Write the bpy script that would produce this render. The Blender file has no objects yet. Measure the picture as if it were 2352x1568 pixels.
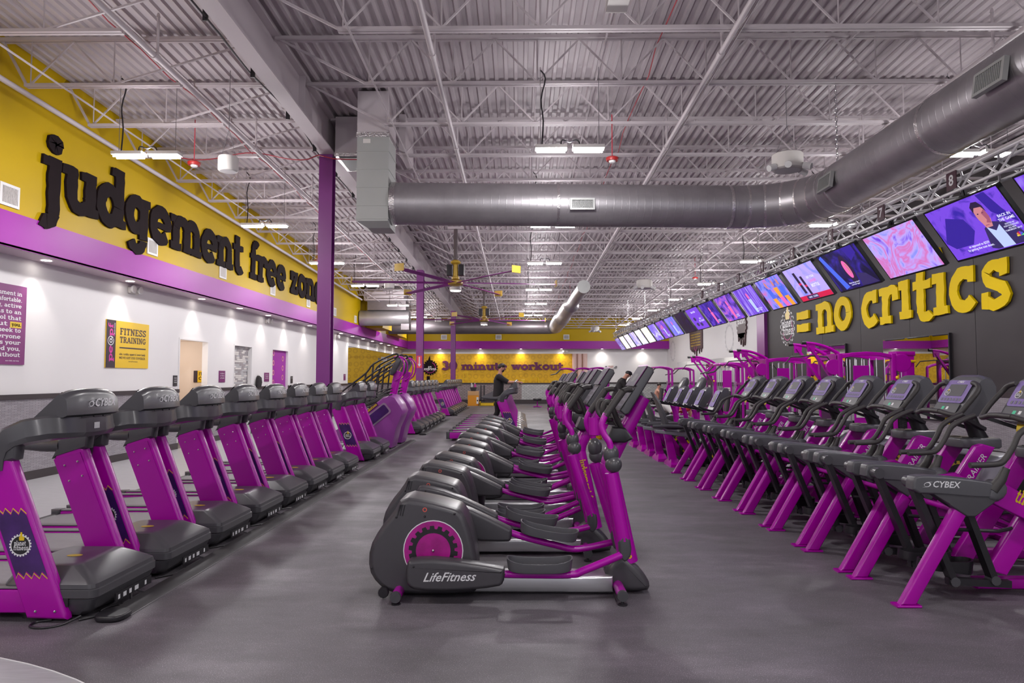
import bpy, math, random
from mathutils import Vector, Matrix
random.seed(7)
C = bpy.context.scene.collection
SC = bpy.context.scene
PI = math.pi
# ---------------------------------------------------------------- camera
cd = bpy.data.cameras.new('camera'); cam = bpy.data.objects.new('camera', cd); C.objects.link(cam)
cd.lens = 24; cd.sensor_width = 36; cd.clip_start = .05; cd.clip_end = 200
cam.location = (0, 0, 1.62); cam.rotation_euler = (math.radians(93.03), 0, math.radians(.62))
SC.camera = cam
# ---------------------------------------------------------------- world, exposure
w = bpy.data.worlds.new('world'); SC.world = w; w.use_nodes = True
w.node_tree.nodes['Background'].inputs[0].default_value = (.93, .92, 1.0, 1)
w.node_tree.nodes['Background'].inputs[1].default_value = .55
SC.view_settings.view_transform = 'Standard'; SC.view_settings.look = 'None'
SC.view_settings.gamma = 1; SC.view_settings.use_curve_mapping = False
SC.view_settings.exposure = 0.40
SC.cycles.max_bounces = 7; SC.cycles.diffuse_bounces = 4; SC.cycles.glossy_bounces = 4
SC.cycles.caustics_reflective = False; SC.cycles.caustics_refractive = False
SC.cycles.sample_clamp_indirect = 4
TUBE_E, DOWN_E, HALO, HALO_DOWN = 42.0, 38.0, 80.0, 70.0

# ---------------------------------------------------------------- materials
def lin(c):
    return tuple((x/255/12.92 if x/255 <= .04045 else ((x/255+.055)/1.055)**2.4) for x in c)
M = {}
def mat(name, rgb, rough=.5, metal=0, noise=0, scale=8, bump=0, coat=0, emit=0, spec=.5, stretch=None):
    m = bpy.data.materials.new(name); m.use_nodes = True; nt = m.node_tree; b = nt.nodes['Principled BSDF']
    c = lin(rgb) if max(rgb) > 1 else rgb
    b.inputs['Base Color'].default_value = (*c, 1); b.inputs['Roughness'].default_value = rough
    b.inputs['Metallic'].default_value = metal; b.inputs['Specular IOR Level'].default_value = spec
    if coat: b.inputs['Coat Weight'].default_value = coat; b.inputs['Coat Roughness'].default_value = .12
    if emit:
        b.inputs['Emission Color'].default_value = (*c, 1); b.inputs['Emission Strength'].default_value = emit
    if noise or bump:
        tc = nt.nodes.new('ShaderNodeTexCoord'); mp = nt.nodes.new('ShaderNodeMapping'); nz = nt.nodes.new('ShaderNodeTexNoise')
        nz.inputs['Scale'].default_value = scale; nz.inputs['Detail'].default_value = 4
        if stretch: mp.inputs['Scale'].default_value = stretch
        nt.links.new(tc.outputs['Object'], mp.inputs[0]); nt.links.new(mp.outputs[0], nz.inputs['Vector'])
        if noise:
            mx = nt.nodes.new('ShaderNodeMix'); mx.data_type = 'RGBA'
            mx.inputs[6].default_value = (*[x*(1-noise) for x in c], 1); mx.inputs[7].default_value = (*[min(1, x*(1+noise)) for x in c], 1)
            nt.links.new(nz.outputs['Fac'], mx.inputs[0]); nt.links.new(mx.outputs[2], b.inputs['Base Color'])
        if bump:
            bp = nt.nodes.new('ShaderNodeBump'); bp.inputs['Strength'].default_value = bump; bp.inputs['Distance'].default_value = .01
            nt.links.new(nz.outputs['Fac'], bp.inputs['Height']); nt.links.new(bp.outputs[0], b.inputs['Normal'])
    M[name] = m; return m
def N(m): return m.node_tree.nodes, m.node_tree.links, m.node_tree.nodes['Principled BSDF']
def ramp(nt, stops, interp='LINEAR'):
    r = nt.new('ShaderNodeValToRGB'); r.color_ramp.interpolation = interp
    while len(r.color_ramp.elements) < len(stops): r.color_ramp.elements.new(.5)
    for e, (p, c) in zip(r.color_ramp.elements, stops): e.position = p; e.color = (*c, 1)
    return r
mat('purple', (.41, .0003, .36), .27, coat=.12, noise=.06, scale=3, spec=.4)
mat('purple_plate', (.38, .0003, .335), .34, noise=.06, scale=3)
mat('stair_purple', (.27, .055, .30), .34, noise=.05, scale=2)
mat('dark_purple', (.05, .004, .06), .35)
mat('charcoal', (.060, .056, .064), .36, noise=.06, scale=30, bump=.04)
mat('gunmetal', (.066, .064, .072), .30, coat=.1, noise=.05, scale=20)
mat('grey_shell', (.088, .087, .097), .36, noise=.05, scale=10)
mat('pale_shell', (.32, .32, .36), .35)
mat('black', (.016, .014, .018), .4)
mat('rubber', (.028, .025, .028), .62, noise=.15, scale=40)
mat('grip', (.04, .036, .036), .55, noise=.1, scale=60, bump=.05)
mat('silver', (.62, .62, .64), .28, metal=.9, noise=.06, scale=4, stretch=(1, 20, 20))
mat('chrome', (.75, .75, .77), .15, metal=1)
mat('truss_metal', (.88, .88, .9), .35, metal=.4)
mat('belt', (.25, .24, .26), .5, noise=.1, scale=20)
mat('soffit_paint', (.56, .44, .52), .5)
mat('rail_grey', (.18, .17, .18), .5)
mat('white', (.8, .8, .8), .5)
mat('offwhite', (.72, .69, .66), .5)
mat('decal_white', (.75, .75, .77), .4)
mat('decal_yellow', (.72, .50, .01), .4)
mat('decal_pink', (.62, .02, .30), .4)
mat('yellow', (.78, .50, .005), .4)
mat('gold', (.55, .36, .04), .4)
mat('orange', (.75, .30, .01), .45)
mat('red', (.38, .02, .02), .4)
mat('steel_paint', (.53, .475, .50), .55, noise=.05, scale=1.5)
mat('beam_paint', (.55, .49, .52), .55, noise=.05, scale=1.0)
mat('letter_black', (.012, .006, .008), .8, spec=.15, noise=.3, scale=6)
mat('letter_yellow', (.86, .61, .0), .55, spec=.1)
mat('letter_purple', (.115, .008, .075), .6)
mat('skin', (.55, .27, .19), .55)
mat('hair', (.025, .015, .012), .6)
mat('cloth_black', (.016, .013, .015), .85)
mat('cloth_white', (.7, .68, .66), .85)
mat('cloth_red', (.40, .02, .025), .8)
mat('upholstery', (.03, .028, .032), .5)
mat('mirror', (.82, .84, .83), .015, metal=1)
mat('bezel', (.012, .012, .014), .25)
mat('tube_light', (1., .98, .97), emit=TUBE_E)
mat('down_light', (1., .93, .86), emit=14)
mat('fan_light', (1., .93, .8), emit=30)
mat('purple_wall', (.33, .022, .345), .42, noise=.04, scale=2, spec=.25)
mat('purple_column', (.20, .025, .21), .4, noise=.04, scale=2)
mat('white_wall', (.78, .765, .765), .6, noise=.02, scale=1)
mat('dark_wall', (.030, .024, .027), .6, noise=.18, scale=1.2)
mat('beige', (.70, .60, .52), .6)
mat('trim_dark', (.035, .025, .028), .45)
mat('tile_grey', (.36, .33, .34), .4, noise=.5, scale=9, stretch=(1, 1, 12))
mat('light_tile', (.50, .50, .51), .45)
mat('red_wire', (.42, .03, .05), .5)
mat('sticker', (.62, .45, .0), .4)
mat('panel_green', (.01, .35, .18), .4, emit=.25)
# yellow wall: slightly mottled
mat('yellow_wall', (.55, .365, .0005), .5, noise=.05, scale=.8, spec=.25)
mat('orange_wall', (.74, .43, .003), .5)
n, l, b = N(M['orange_wall'])          # printed ring pattern
tc = n.new('ShaderNodeTexCoord'); sx = n.new('ShaderNodeSeparateXYZ'); l.new(tc.outputs['Object'], sx.inputs[0])
cb = n.new('ShaderNodeCombineXYZ'); l.new(sx.outputs['X'], cb.inputs[0]); l.new(sx.outputs['Z'], cb.inputs[1])
vo = n.new('ShaderNodeTexVoronoi'); vo.inputs['Scale'].default_value = 2.4; vo.inputs['Randomness'].default_value = .25
l.new(cb.outputs[0], vo.inputs['Vector'])
r = ramp(n, [(0, (.74, .43, .003)), (.22, (.74, .43, .003)), (.26, (.63, .35, .002)), (.40, (.63, .35, .002)), (.45, (.74, .43, .003))])
l.new(vo.outputs['Distance'], r.inputs[0]); l.new(r.outputs[0], b.inputs['Base Color'])
# galvanised duct, seams as fine relief along the object's run
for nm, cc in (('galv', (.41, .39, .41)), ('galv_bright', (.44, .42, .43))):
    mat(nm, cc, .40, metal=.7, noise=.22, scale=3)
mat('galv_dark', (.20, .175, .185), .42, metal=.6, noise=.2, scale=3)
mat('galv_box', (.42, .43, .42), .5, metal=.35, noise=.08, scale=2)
mat('foil', (.75, .7, .7), .25, metal=.95, noise=.4, scale=40, bump=.8)
# rubber floor with light flecks and worn, dusty streaks
mat('floor_rubber', (.10, .09, .1), .42)
n, l, b = N(M['floor_rubber'])
tc = n.new('ShaderNodeTexCoord')
n1 = n.new('ShaderNodeTexNoise'); n1.inputs['Scale'].default_value = 170; n1.inputs['Detail'].default_value = 2
n2 = n.new('ShaderNodeTexNoise'); n2.inputs['Scale'].default_value = .9; n2.inputs['Detail'].default_value = 6; n2.inputs['Roughness'].default_value = .65
mp = n.new('ShaderNodeMapping'); mp.inputs['Scale'].default_value = (.8, 1.6, 1)
l.new(tc.outputs['Object'], n1.inputs['Vector']); l.new(tc.outputs['Object'], mp.inputs[0]); l.new(mp.outputs[0], n2.inputs['Vector'])
r1 = ramp(n, [(0, (.062, .057, .063)), (.56, (.107, .098, .107)), (.64, (.155, .142, .153)), (.70, (.34, .32, .33))])
r2 = ramp(n, [(.3, (.80, .80, .80)), (.52, (1.1, 1.08, 1.13)), (.72, (1.75, 1.68, 1.78))])
mx = n.new('ShaderNodeMix'); mx.data_type = 'RGBA'; mx.blend_type = 'MULTIPLY'; mx.inputs[0].default_value = 1
l.new(n1.outputs['Fac'], r1.inputs[0]); l.new(n2.outputs['Fac'], r2.inputs[0]); l.new(r1.outputs[0], mx.inputs[6]); l.new(r2.outputs[0], mx.inputs[7])
l.new(mx.outputs[2], b.inputs['Base Color'])
rr = ramp(n, [(.3, (.62,)*3), (.7, (.45,)*3)]); l.new(n2.outputs['Fac'], rr.inputs[0]); l.new(rr.outputs[0], b.inputs['Roughness'])
bp = n.new('ShaderNodeBump'); bp.inputs['Strength'].default_value = .25; bp.inputs['Distance'].default_value = .004
l.new(n1.outputs['Fac'], bp.inputs['Height']); l.new(bp.outputs[0], b.inputs['Normal'])
# pale vinyl
mat('floor_vinyl', (.41, .405, .425), .4, noise=.25, scale=5, stretch=(1, 9, 1))
# woven grey wainscot (fine mosaic)
def woven(name, dark, light, sx_, sz_, axis):
    mat(name, dark, .5); n, l, b = N(M[name])
    tc = n.new('ShaderNodeTexCoord'); s = n.new('ShaderNodeSeparateXYZ'); l.new(tc.outputs['Object'], s.inputs[0])
    c = n.new('ShaderNodeCombineXYZ'); l.new(s.outputs[axis], c.inputs[0]); l.new(s.outputs['Z'], c.inputs[1])
    br = n.new('ShaderNodeTexBrick'); br.inputs['Scale'].default_value = 1; br.inputs['Brick Width'].default_value = sx_
    br.inputs['Row Height'].default_value = sz_; br.inputs['Mortar Size'].default_value = sz_*.2
    br.inputs['Color1'].default_value = (*light, 1); br.inputs['Color2'].default_value = (*[x*.72 for x in light], 1); br.inputs['Mortar'].default_value = (*dark, 1)
    l.new(c.outputs[0], br.inputs['Vector']); l.new(br.outputs['Color'], b.inputs['Base Color'])
woven('wainscot', (.17, .145, .165), (.42, .40, .43), .13, .020, 'Y')
woven('wainscot_far', (.30, .30, .30), (.60, .61, .60), .22, .085, 'X')
woven('wainscot_far_dark', (.16, .12, .12), (.36, .30, .30), .22, .085, 'X')

# ---------------------------------------------------------------- mesh builder
class MB:
    def __init__(s): s.v = []; s.f = []
    def add(s, vs, fs):
        o = len(s.v); s.v += [tuple(p) for p in vs]; s.f += [tuple(i+o for i in f) for f in fs]; return s
    def box(s, x0, x1, y0, y1, z0, z1, b=0):
        if b: return s.prism([(x0, z0), (x1, z0), (x1, z1), (x0, z1)], y0, y1, 'y', b)
        return s.add([(x0,y0,z0),(x1,y0,z0),(x1,y1,z0),(x0,y1,z0),(x0,y0,z1),(x1,y0,z1),(x1,y1,z1),(x0,y1,z1)],
                     [(0,3,2,1),(4,5,6,7),(0,1,5,4),(1,2,6,5),(2,3,7,6),(3,0,4,7)])
    def loft(s, rings, cap=True, close=True):
        n = len(rings[0]); vs = [p for r in rings for p in r]; fs = []
        for k in range(len(rings)-1):
            for i in range(n if close else n-1):
                j = (i+1) % n; fs.append((k*n+i, k*n+j, (k+1)*n+j, (k+1)*n+i))
        if cap: fs.append(tuple(range(n))[::-1]); fs.append(tuple(range((len(rings)-1)*n, len(rings)*n)))
        return s.add(vs, fs)
    def prism(s, poly, a0, a1, axis='y', b=0, taper=None):
        def m(p, a):
            return (p[0], a, p[1]) if axis == 'y' else ((a, p[0], p[1]) if axis == 'x' else (p[0], p[1], a))
        if b:
            q = inset(poly, b); rs = [(q, a0), (poly, a0+b*(1 if a1 > a0 else -1)), (poly, a1-b*(1 if a1 > a0 else -1)), (q, a1)]
        else: rs = [(poly, a0), (poly, a1)]
        rings = [[m(p, a) for p in r] for r, a in rs]
        return s.loft(rings)
    def tube(s, pts, r, n=8, sub=0, cap=True, flat=1.0):
        P = [Vector(p) for p in pts]
        R = list(r) if isinstance(r, (list, tuple)) else [r]*len(P)
        if sub and len(P) > 2:
            Q = []; RR = []
            for i in range(len(P)-1):
                a, b_, c, d = P[max(i-1, 0)], P[i], P[i+1], P[min(i+2, len(P)-1)]
                for k in range(sub):
                    t = k/sub
                    Q.append(.5*((2*b_)+(c-a)*t+(2*a-5*b_+4*c-d)*t*t+(3*b_-a-3*c+d)*t**3)); RR.append(R[i]*(1-t)+R[i+1]*t)
            Q.append(P[-1]); RR.append(R[-1]); P, R = Q, RR
        rings = []; up = None
        for i, p in enumerate(P):
            t = (P[min(i+1, len(P)-1)]-P[max(i-1, 0)])
            t = t.normalized() if t.length > 1e-9 else Vector((0, 0, 1))
            if up is None: up = t.orthogonal().normalized() if abs(t.z) > .99 else Vector((0, 0, 1)).cross(t).normalized()
            up = (up-t*up.dot(t)); up = up.normalized() if up.length > 1e-6 else t.orthogonal().normalized()
            v = t.cross(up)
            rings.append([p+(up*math.cos(2*PI*k/n)+v*math.sin(2*PI*k/n)*flat)*R[i] for k in range(n)])
        return s.loft(rings, cap)
    def bar(s, p, q, w_, h, up=(0, 0, 1)):
        p, q = Vector(p), Vector(q); t = (q-p).normalized(); u = Vector(up)
        x = t.cross(u); x = x.normalized() if x.length > 1e-6 else t.orthogonal().normalized(); z = x.cross(t)
        c = [(-w_/2, -h/2), (w_/2, -h/2), (w_/2, h/2), (-w_/2, h/2)]
        return s.loft([[a+x*i+z*j for i, j in c] for a in (p, q)])
    def lathe(s, prof, o=(0, 0, 0), axis='z', n=16, cap=True):
        rings = []
        for r, h in prof:
            ring = []
            for k in range(n):
                a = 2*PI*k/n; c, d = r*math.cos(a), r*math.sin(a)
                ring.append({'z': (o[0]+c, o[1]+d, o[2]+h), 'y': (o[0]+c, o[1]+h, o[2]+d), 'x': (o[0]+h, o[1]+c, o[2]+d)}[axis])
            rings.append(ring)
        return s.loft(rings, cap)
    def ball(s, o, r, n=10, m=7):
        rx, ry, rz = (r, r, r) if not isinstance(r, (tuple, list)) else r
        rings = []
        for k in range(m+1):
            a = -PI/2+PI*k/m; c = max(math.cos(a), .02)
            rings.append([(o[0]+rx*c*math.cos(2*PI*i/n), o[1]+ry*c*math.sin(2*PI*i/n), o[2]+rz*math.sin(a)) for i in range(n)])
        return s.loft(rings)
    def xf(s, mtx, start=0):
        for i in range(start, len(s.v)): s.v[i] = tuple(mtx @ Vector(s.v[i]))
        return s
def inset(poly, b):
    n = len(poly); A = sum(poly[i][0]*poly[(i+1) % n][1]-poly[(i+1) % n][0]*poly[i][1] for i in range(n)); sg = 1 if A > 0 else -1
    out = []
    for i in range(n):
        p0, p, p1 = Vector(poly[i-1]), Vector(poly[i]), Vector(poly[(i+1) % n])
        e0, e1 = p-p0, p1-p
        e0 = e0.normalized() if e0.length > 1e-9 else e1.normalized(); e1 = e1.normalized() if e1.length > 1e-9 else e0
        n0, n1 = Vector((-e0.y, e0.x))*sg, Vector((-e1.y, e1.x))*sg
        m = n0+n1; d = max(1+n0.dot(n1), .5); q = p+m*b/d
        out.append((q.x, q.y))
    return out
def rrect(x0, x1, y0, y1, r, k=3):
    pts = []
    for cx, cy, a in ((x1-r, y0+r, -90), (x1-r, y1-r, 0), (x0+r, y1-r, 90), (x0+r, y0+r, 180)):
        for i in range(k+1):
            t = math.radians(a+90*i/k); pts.append((cx+r*math.cos(t), cy+r*math.sin(t)))
    return pts
def smooth2(poly, it=1):
    for _ in range(it):
        q = []
        for i in range(len(poly)):
            a, b = poly[i], poly[(i+1) % len(poly)]
            q += [(a[0]*.75+b[0]*.25, a[1]*.75+b[1]*.25), (a[0]*.25+b[0]*.75, a[1]*.25+b[1]*.75)]
        poly = q
    return poly
def wnormals(me, ang=50):
    """area weighted normals: flats stay flat, rounded edges stay round"""
    ca = math.cos(math.radians(ang)); fn = [Vector(p.normal) for p in me.polygons]; ar = [p.area for p in me.polygons]
    vf = [[] for _ in me.vertices]
    for p in me.polygons:
        for v in p.vertices: vf[v].append(p.index)
    out = []
    for p in me.polygons:
        n0 = fn[p.index]
        for v in p.vertices:
            s = Vector((0, 0, 0))
            for f in vf[v]:
                if n0.dot(fn[f]) >= ca: s += fn[f]*ar[f]
            out.append(s.normalized() if s.length > 1e-12 else n0)
    me.normals_split_custom_set(out)
def obj(name, mb, m, parent=None, loc=None, flat=False, label=None, kind=None, ang=50):
    me = bpy.data.meshes.new(name); me.from_pydata(mb.v, [], mb.f)
    if not flat:
        me.shade_smooth(); wnormals(me, ang)
    me.materials.append(M[m] if isinstance(m, str) else m)
    o = bpy.data.objects.new(name, me); C.objects.link(o)
    if name == 'text_print' and len(mb.v) > 900: o['kind'] = 'stuff'
    if parent: o.parent = parent
    if loc: o.location = loc
    if label: o['label'] = label
    if kind: o['kind'] = kind
    return o
def tag(o, label, cat, group=None):
    o['label'] = label; o['category'] = cat
    if group: o['group'] = group
    return o
def thing(name, label, cat, loc=(0, 0, 0), rz=0, group=None):
    o = bpy.data.objects.new(name, None); C.objects.link(o); o.empty_display_size = .1
    o.location = loc; o.rotation_euler = (0, 0, rz); return tag(o, label, cat, group)
KIDS = {}
def dup(root, loc, label, rz=None, group=None, skip=()):
    r = root.copy(); C.objects.link(r); r.location = loc; r['label'] = label
    if rz is not None: r.rotation_euler = (0, 0, rz)
    if group: r['group'] = group
    for ch in list(root.children):
        if ch.name.split('.')[0] in skip: continue
        c = ch.copy(); C.objects.link(c); c.parent = r
        for g in list(ch.children):
            d = g.copy(); C.objects.link(d); d.parent = c
    return r
def struct(name, mb, m, **k): return obj(name, mb, m, kind='structure', **k)
def piece(src, parent, loc=(0, 0, 0), rot=None, name=None):
    c = src.copy(); C.objects.link(c); c.parent = parent; c.location = loc
    if rot: c.rotation_euler = rot
    if name: c.name = name
    return c
ORD = ['first', 'second', 'third', 'fourth', 'fifth', 'sixth', 'seventh', 'eighth', 'ninth', 'tenth', 'eleventh', 'twelfth', 'thirteenth',
       'fourteenth', 'fifteenth', 'sixteenth', 'seventeenth', 'eighteenth', 'nineteenth', 'twentieth', 'twenty-first', 'twenty-second', 'twenty-third', 'twenty-fourth', 'twenty-fifth']

# ---------------------------------------------------------------- lettering
def arc(cx, cy, rx, ry, a0, a1, n=12):
    return [(cx+rx*math.cos(math.radians(a0+(a1-a0)*i/n)), cy+ry*math.sin(math.radians(a0+(a1-a0)*i/n))) for i in range(n+1)]
T, S = .26, .19
def _s(p, w=None): return ('s', p, w or T)
def _r(x0, x1, y0, y1): return ('r', x0, x1, y0, y1)
def stem(x, y0, y1, l=1, r=1, tl=0, tr=0):
    g = [_r(x-T/2, x+T/2, y0, y1)]
    if l or r: g.append(_r(x-T/2-.12*l, x+T/2+.12*r, y0, y0+S))
    if tl or tr: g.append(_r(x-T/2-.14*tl, x+T/2+.14*tr, y1-S, y1))
    return g
def O(cx, cy, rx, ry, a0=0, a1=360, w=None): return _s(arc(cx, cy, rx, ry, a0, a1, 18), w)
G = {
 'a': (stem(.74, 0, .7, 0, 1)+[O(.42, .30, .26, .19, 0, 360, .2), _s(arc(.48, .66, .26, .24, 0, 160), .2)], 1.05),
 'b': (stem(.25, 0, 1.42, 0, 0, 1)+[O(.6, .48, .33, .38)], 1.08),
 'c': ([O(.52, .5, .36, .39, 50, 320), _r(.66, .84, .66, 1.0)], 1.0),
 'd': (stem(.82, 0, 1.45, 0, 1, 1)+[O(.45, .48, .33, .38)], 1.12),
 'e': ([O(.52, .5, .38, .39, 0, 318), _r(.2, .95, .42, .56)], 1.08),
 'f': (stem(.32, 0, 1.1)+[_s(arc(.55, 1.12, .23, .24, 180, 40), .22), _r(.08, .72, .78, .95)], .76),
 'g': ([O(.45, .52, .32, .36), _r(.64, .9, -.1, 1.0), _r(.8, 1.0, .82, 1.0), _s(arc(.5, -.12, .27, .26, 0, -165), .22)], 1.08),
 'h': (stem(.25, 0, 1.42, 1, 1, 1)+stem(.9, 0, .6)+[_s(arc(.58, .58, .32, .3, 170, 0), .24)], 1.2),
 'i': (stem(.3, 0, .98, 1, 1, 1)+[('s', [(.24, 1.28), (.36, 1.3)], .26)], .62),
 'j': ([_r(.32, .58, -.2, .98), _r(.16, .58, .8, .98), _s(arc(.22, -.2, .23, .24, 0, -120), .24), ('s', arc(.45, 1.30, .10, .09, 0, 360, 10), .2)], .72),
 'k': (stem(.25, 0, 1.42, 1, 1, 1)+[_s([(.35, .4), (.85, .95)], .22), _s([(.5, .58), (.88, .08)], .24), _r(.68, 1.08, 0, .17), _r(.66, 1.0, .83, 1.0)], 1.14),
 'l': (stem(.3, 0, 1.42, 1, 1, 1), .62),
 'm': (stem(.25, 0, .98, 1, 1, 1)+stem(.85, 0, .6, 0, 1)+stem(1.45, 0, .6)+[_s(arc(.55, .6, .3, .3, 170, 0), .24), _s(arc(1.15, .6, .3, .3, 180, 0), .24)], 1.76),
 'n': (stem(.25, 0, .98, 1, 1, 1)+stem(.88, 0, .6)+[_s(arc(.57, .6, .31, .3, 170, 0), .24)], 1.18),
 'o': ([O(.52, .5, .37, .39)], 1.06),
 'p': (stem(.25, -.42, .98, 1, 1, 1)+[O(.6, .5, .33, .37)], 1.08),
 'q': (stem(.82, -.42, .98)+[O(.45, .5, .33, .37)], 1.08),
 'r': (stem(.28, 0, .98, 1, 1, 1)+[_s(arc(.6, .62, .28, .28, 160, 50), .22), _r(.66, .9, .62, .92)], .92),
 's': ([_s(arc(.48, .73, .26, .19, 30, 225, 9)+arc(.5, .27, .3, .2, 70, -150, 9), .22), _r(.66, .84, .68, 1.0), _r(.1, .28, .0, .34)], .95),
 't': ([_r(.2, .46, .2, 1.3), _r(.04, .74, .8, .98), _s(arc(.55, .24, .22, .17, 180, 330), .22)], .82),
 'u': (stem(.9, 0, .98, 0, 1, 1)+[_r(.14, .40, .35, .98), _r(.0, .4, .8, .98), _s(arc(.56, .38, .3, .29, 180, 360), .24)], 1.16),
 'v': ([_s([(.2, .9), (.48, .08)], .25), _s([(.48, .08), (.78, .9)], .22), _r(.0, .42, .82, 1), _r(.6, .98, .82, 1)], .98),
 'w': ([_s([(.2, .9), (.44, .08)], .25), _s([(.44, .08), (.72, .9)], .2), _s([(.72, .9), (.98, .08)], .25), _s([(.98, .08), (1.24, .9)], .2), _r(.0, .42, .82, 1), _r(1.05, 1.42, .82, 1), _r(.58, .88, .82, 1)], 1.42),
 'x': ([_s([(.2, .92), (.78, .08)], .25), _s([(.2, .08), (.78, .92)], .2), _r(0, .4, 0, .17), _r(.58, .98, 0, .17), _r(0, .4, .83, 1), _r(.58, .98, .83, 1)], .98),
 'y': ([_s([(.2, .9), (.5, .1)], .25), _s([(.8, .9), (.42, -.25), (.2, -.3)], .2), _r(.0, .42, .82, 1), _r(.6, .98, .82, 1)], .98),
 'z': ([_r(.1, .86, .8, 1), _r(.1, .9, 0, .2), _s([(.74, .86), (.24, .14)], .24), _r(.1, .27, .62, .9), _r(.74, .9, .1, .36)], .98),
 '0': ([O(.52, .68, .34, .55, 0, 360, .3)], 1.06),
 '3': ([_s(arc(.46, .98, .28, .24, 150, -80), .27), _s(arc(.46, .38, .34, .26, 85, -155), .29)], 1.0),
 '=': ([_r(.05, 1.0, .18, .5), _r(.05, 1.0, .75, 1.07)], 1.1),
 '.': ([_r(.1, .34, 0, .24)], .42), ',': ([_s([(.24, .2), (.14, -.18)], .2)], .42), "'": ([_s([(.2, 1.35), (.18, 1.05)], .18)], .38),
 '&': ([O(.45, .95, .22, .24, 0, 360, .18), O(.45, .34, .3, .28, 0, 360, .2), _s([(.5, .7), (.95, .05)], .2)], 1.05),
 '@': ([O(.8, .5, .7, .7, -50, 300, .13), O(.78, .48, .27, .3, 0, 360, .15), _s([(1.08, .8), (1.06, .3), (1.2, .18), (1.45, .4)], .14)], 1.7),
 ' ': ([], .5),
}
def cap(ops, a): return (ops, a)
G.update({
 'F': (stem(.3, 0, 1.4, 1, 1, 1, 0)+[_r(.3, .95, 1.21, 1.4), _r(.78, .95, .98, 1.4), _r(.3, .72, .62, .8)], 1.02),
 'I': (stem(.3, 0, 1.4, 1, 1, 1, 1), .62),
 'T': (stem(.52, 0, 1.4)+[_r(.05, 1.0, 1.21, 1.4), _r(.05, .22, .98, 1.4), _r(.83, 1.0, .98, 1.4)], 1.06),
 'N': ([_r(.2, .4, 0, 1.4), _r(.85, 1.05, 0, 1.4), _s([(.3, 1.3), (.95, .1)], .25), _r(.05, .5, 0, .18), _r(.05, .4, 1.22, 1.4), _r(.72, 1.2, 1.22, 1.4)], 1.25),
 'E': (stem(.3, 0, 1.4, 1, 0, 1, 0)+[_r(.3, .98, 1.21, 1.4), _r(.3, .98, 0, .19), _r(.81, .98, .98, 1.4), _r(.81, .98, 0, .42), _r(.3, .75, .62, .8)], 1.06),
 'S': ([_s(arc(.5, 1.03, .3, .26, 30, 235, 9)+arc(.5, .38, .34, .28, 75, -150, 9), .23), _r(.76, .94, .95, 1.4), _r(.06, .24, .0, .45)], 1.02),
 'R': (stem(.3, 0, 1.4, 1, 1, 1, 0)+[_s(arc(.55, 1.0, .32, .3, 90, -90), .22), _r(.3, .56, 1.21, 1.4), _r(.3, .56, .6, .8), _s([(.6, .68), (.95, .1)], .24), _r(.85, 1.15, 0, .18)], 1.18),
 'A': ([_s([(.2, .1), (.58, 1.35)], .2), _s([(.58, 1.35), (.98, .1)], .26), _r(.3, .9, .38, .54), _r(0, .42, 0, .18), _r(.75, 1.2, 0, .18)], 1.2),
 'G': ([O(.58, .7, .42, .58, 50, 330, .25), _r(.78, .96, .95, 1.36), _r(.78, 1.0, .1, .7), _r(.6, 1.1, .52, .7)], 1.18),
 'W': ([_s([(.2, 1.3), (.45, .1)], .24), _s([(.45, .1), (.75, 1.3)], .2), _s([(.75, 1.3), (1.05, .1)], .24), _s([(1.05, .1), (1.32, 1.3)], .2), _r(0, .42, 1.22, 1.4), _r(1.12, 1.52, 1.22, 1.4)], 1.55),
 'V': ([_s([(.2, 1.3), (.55, .1)], .25), _s([(.55, .1), (.92, 1.3)], .2), _r(0, .42, 1.22, 1.4), _r(.7, 1.12, 1.22, 1.4)], 1.14),
 'O': ([O(.58, .7, .42, .58, 0, 360, .25)], 1.18),
 'Y': (stem(.55, 0, .7)+[_s([(.55, .65), (.2, 1.3)], .24), _s([(.55, .65), (.92, 1.3)], .2), _r(0, .4, 1.22, 1.4), _r(.72, 1.12, 1.22, 1.4)], 1.12),
 'U': ([_r(.16, .42, .4, 1.4), _r(.82, 1.02, .4, 1.4), _s(arc(.6, .44, .32, .32, 180, 360), .24), _r(0, .55, 1.22, 1.4), _r(.7, 1.18, 1.22, 1.4)], 1.2),
 'C': ([O(.58, .7, .42, .58, 50, 310, .25), _r(.78, .96, .95, 1.36)], 1.1),
 'L': (stem(.3, 0, 1.4, 1, 0, 1, 1)+[_r(.3, .98, 0, .19), _r(.81, .98, 0, .45)], 1.04),
 'D': (stem(.3, 0, 1.4, 1, 0, 1, 0)+[_s(arc(.5, .7, .46, .58, 90, -90), .24), _r(.3, .52, 1.21, 1.4), _r(.3, .52, 0, .19)], 1.16),
})
def stroke_poly(p, w):
    P = [Vector(q) for q in p]; L = []; R = []
    closed = (P[0]-P[-1]).length < 1e-4
    for i, q in enumerate(P):
        if closed and i in (0, len(P)-1): t = P[1]-P[-2]
        else: t = P[min(i+1, len(P)-1)]-P[max(i-1, 0)]
        t.normalize(); nn = Vector((-t.y, t.x))*w/2; L.append(q+nn); R.append(q-nn)
    return L, R
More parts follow.
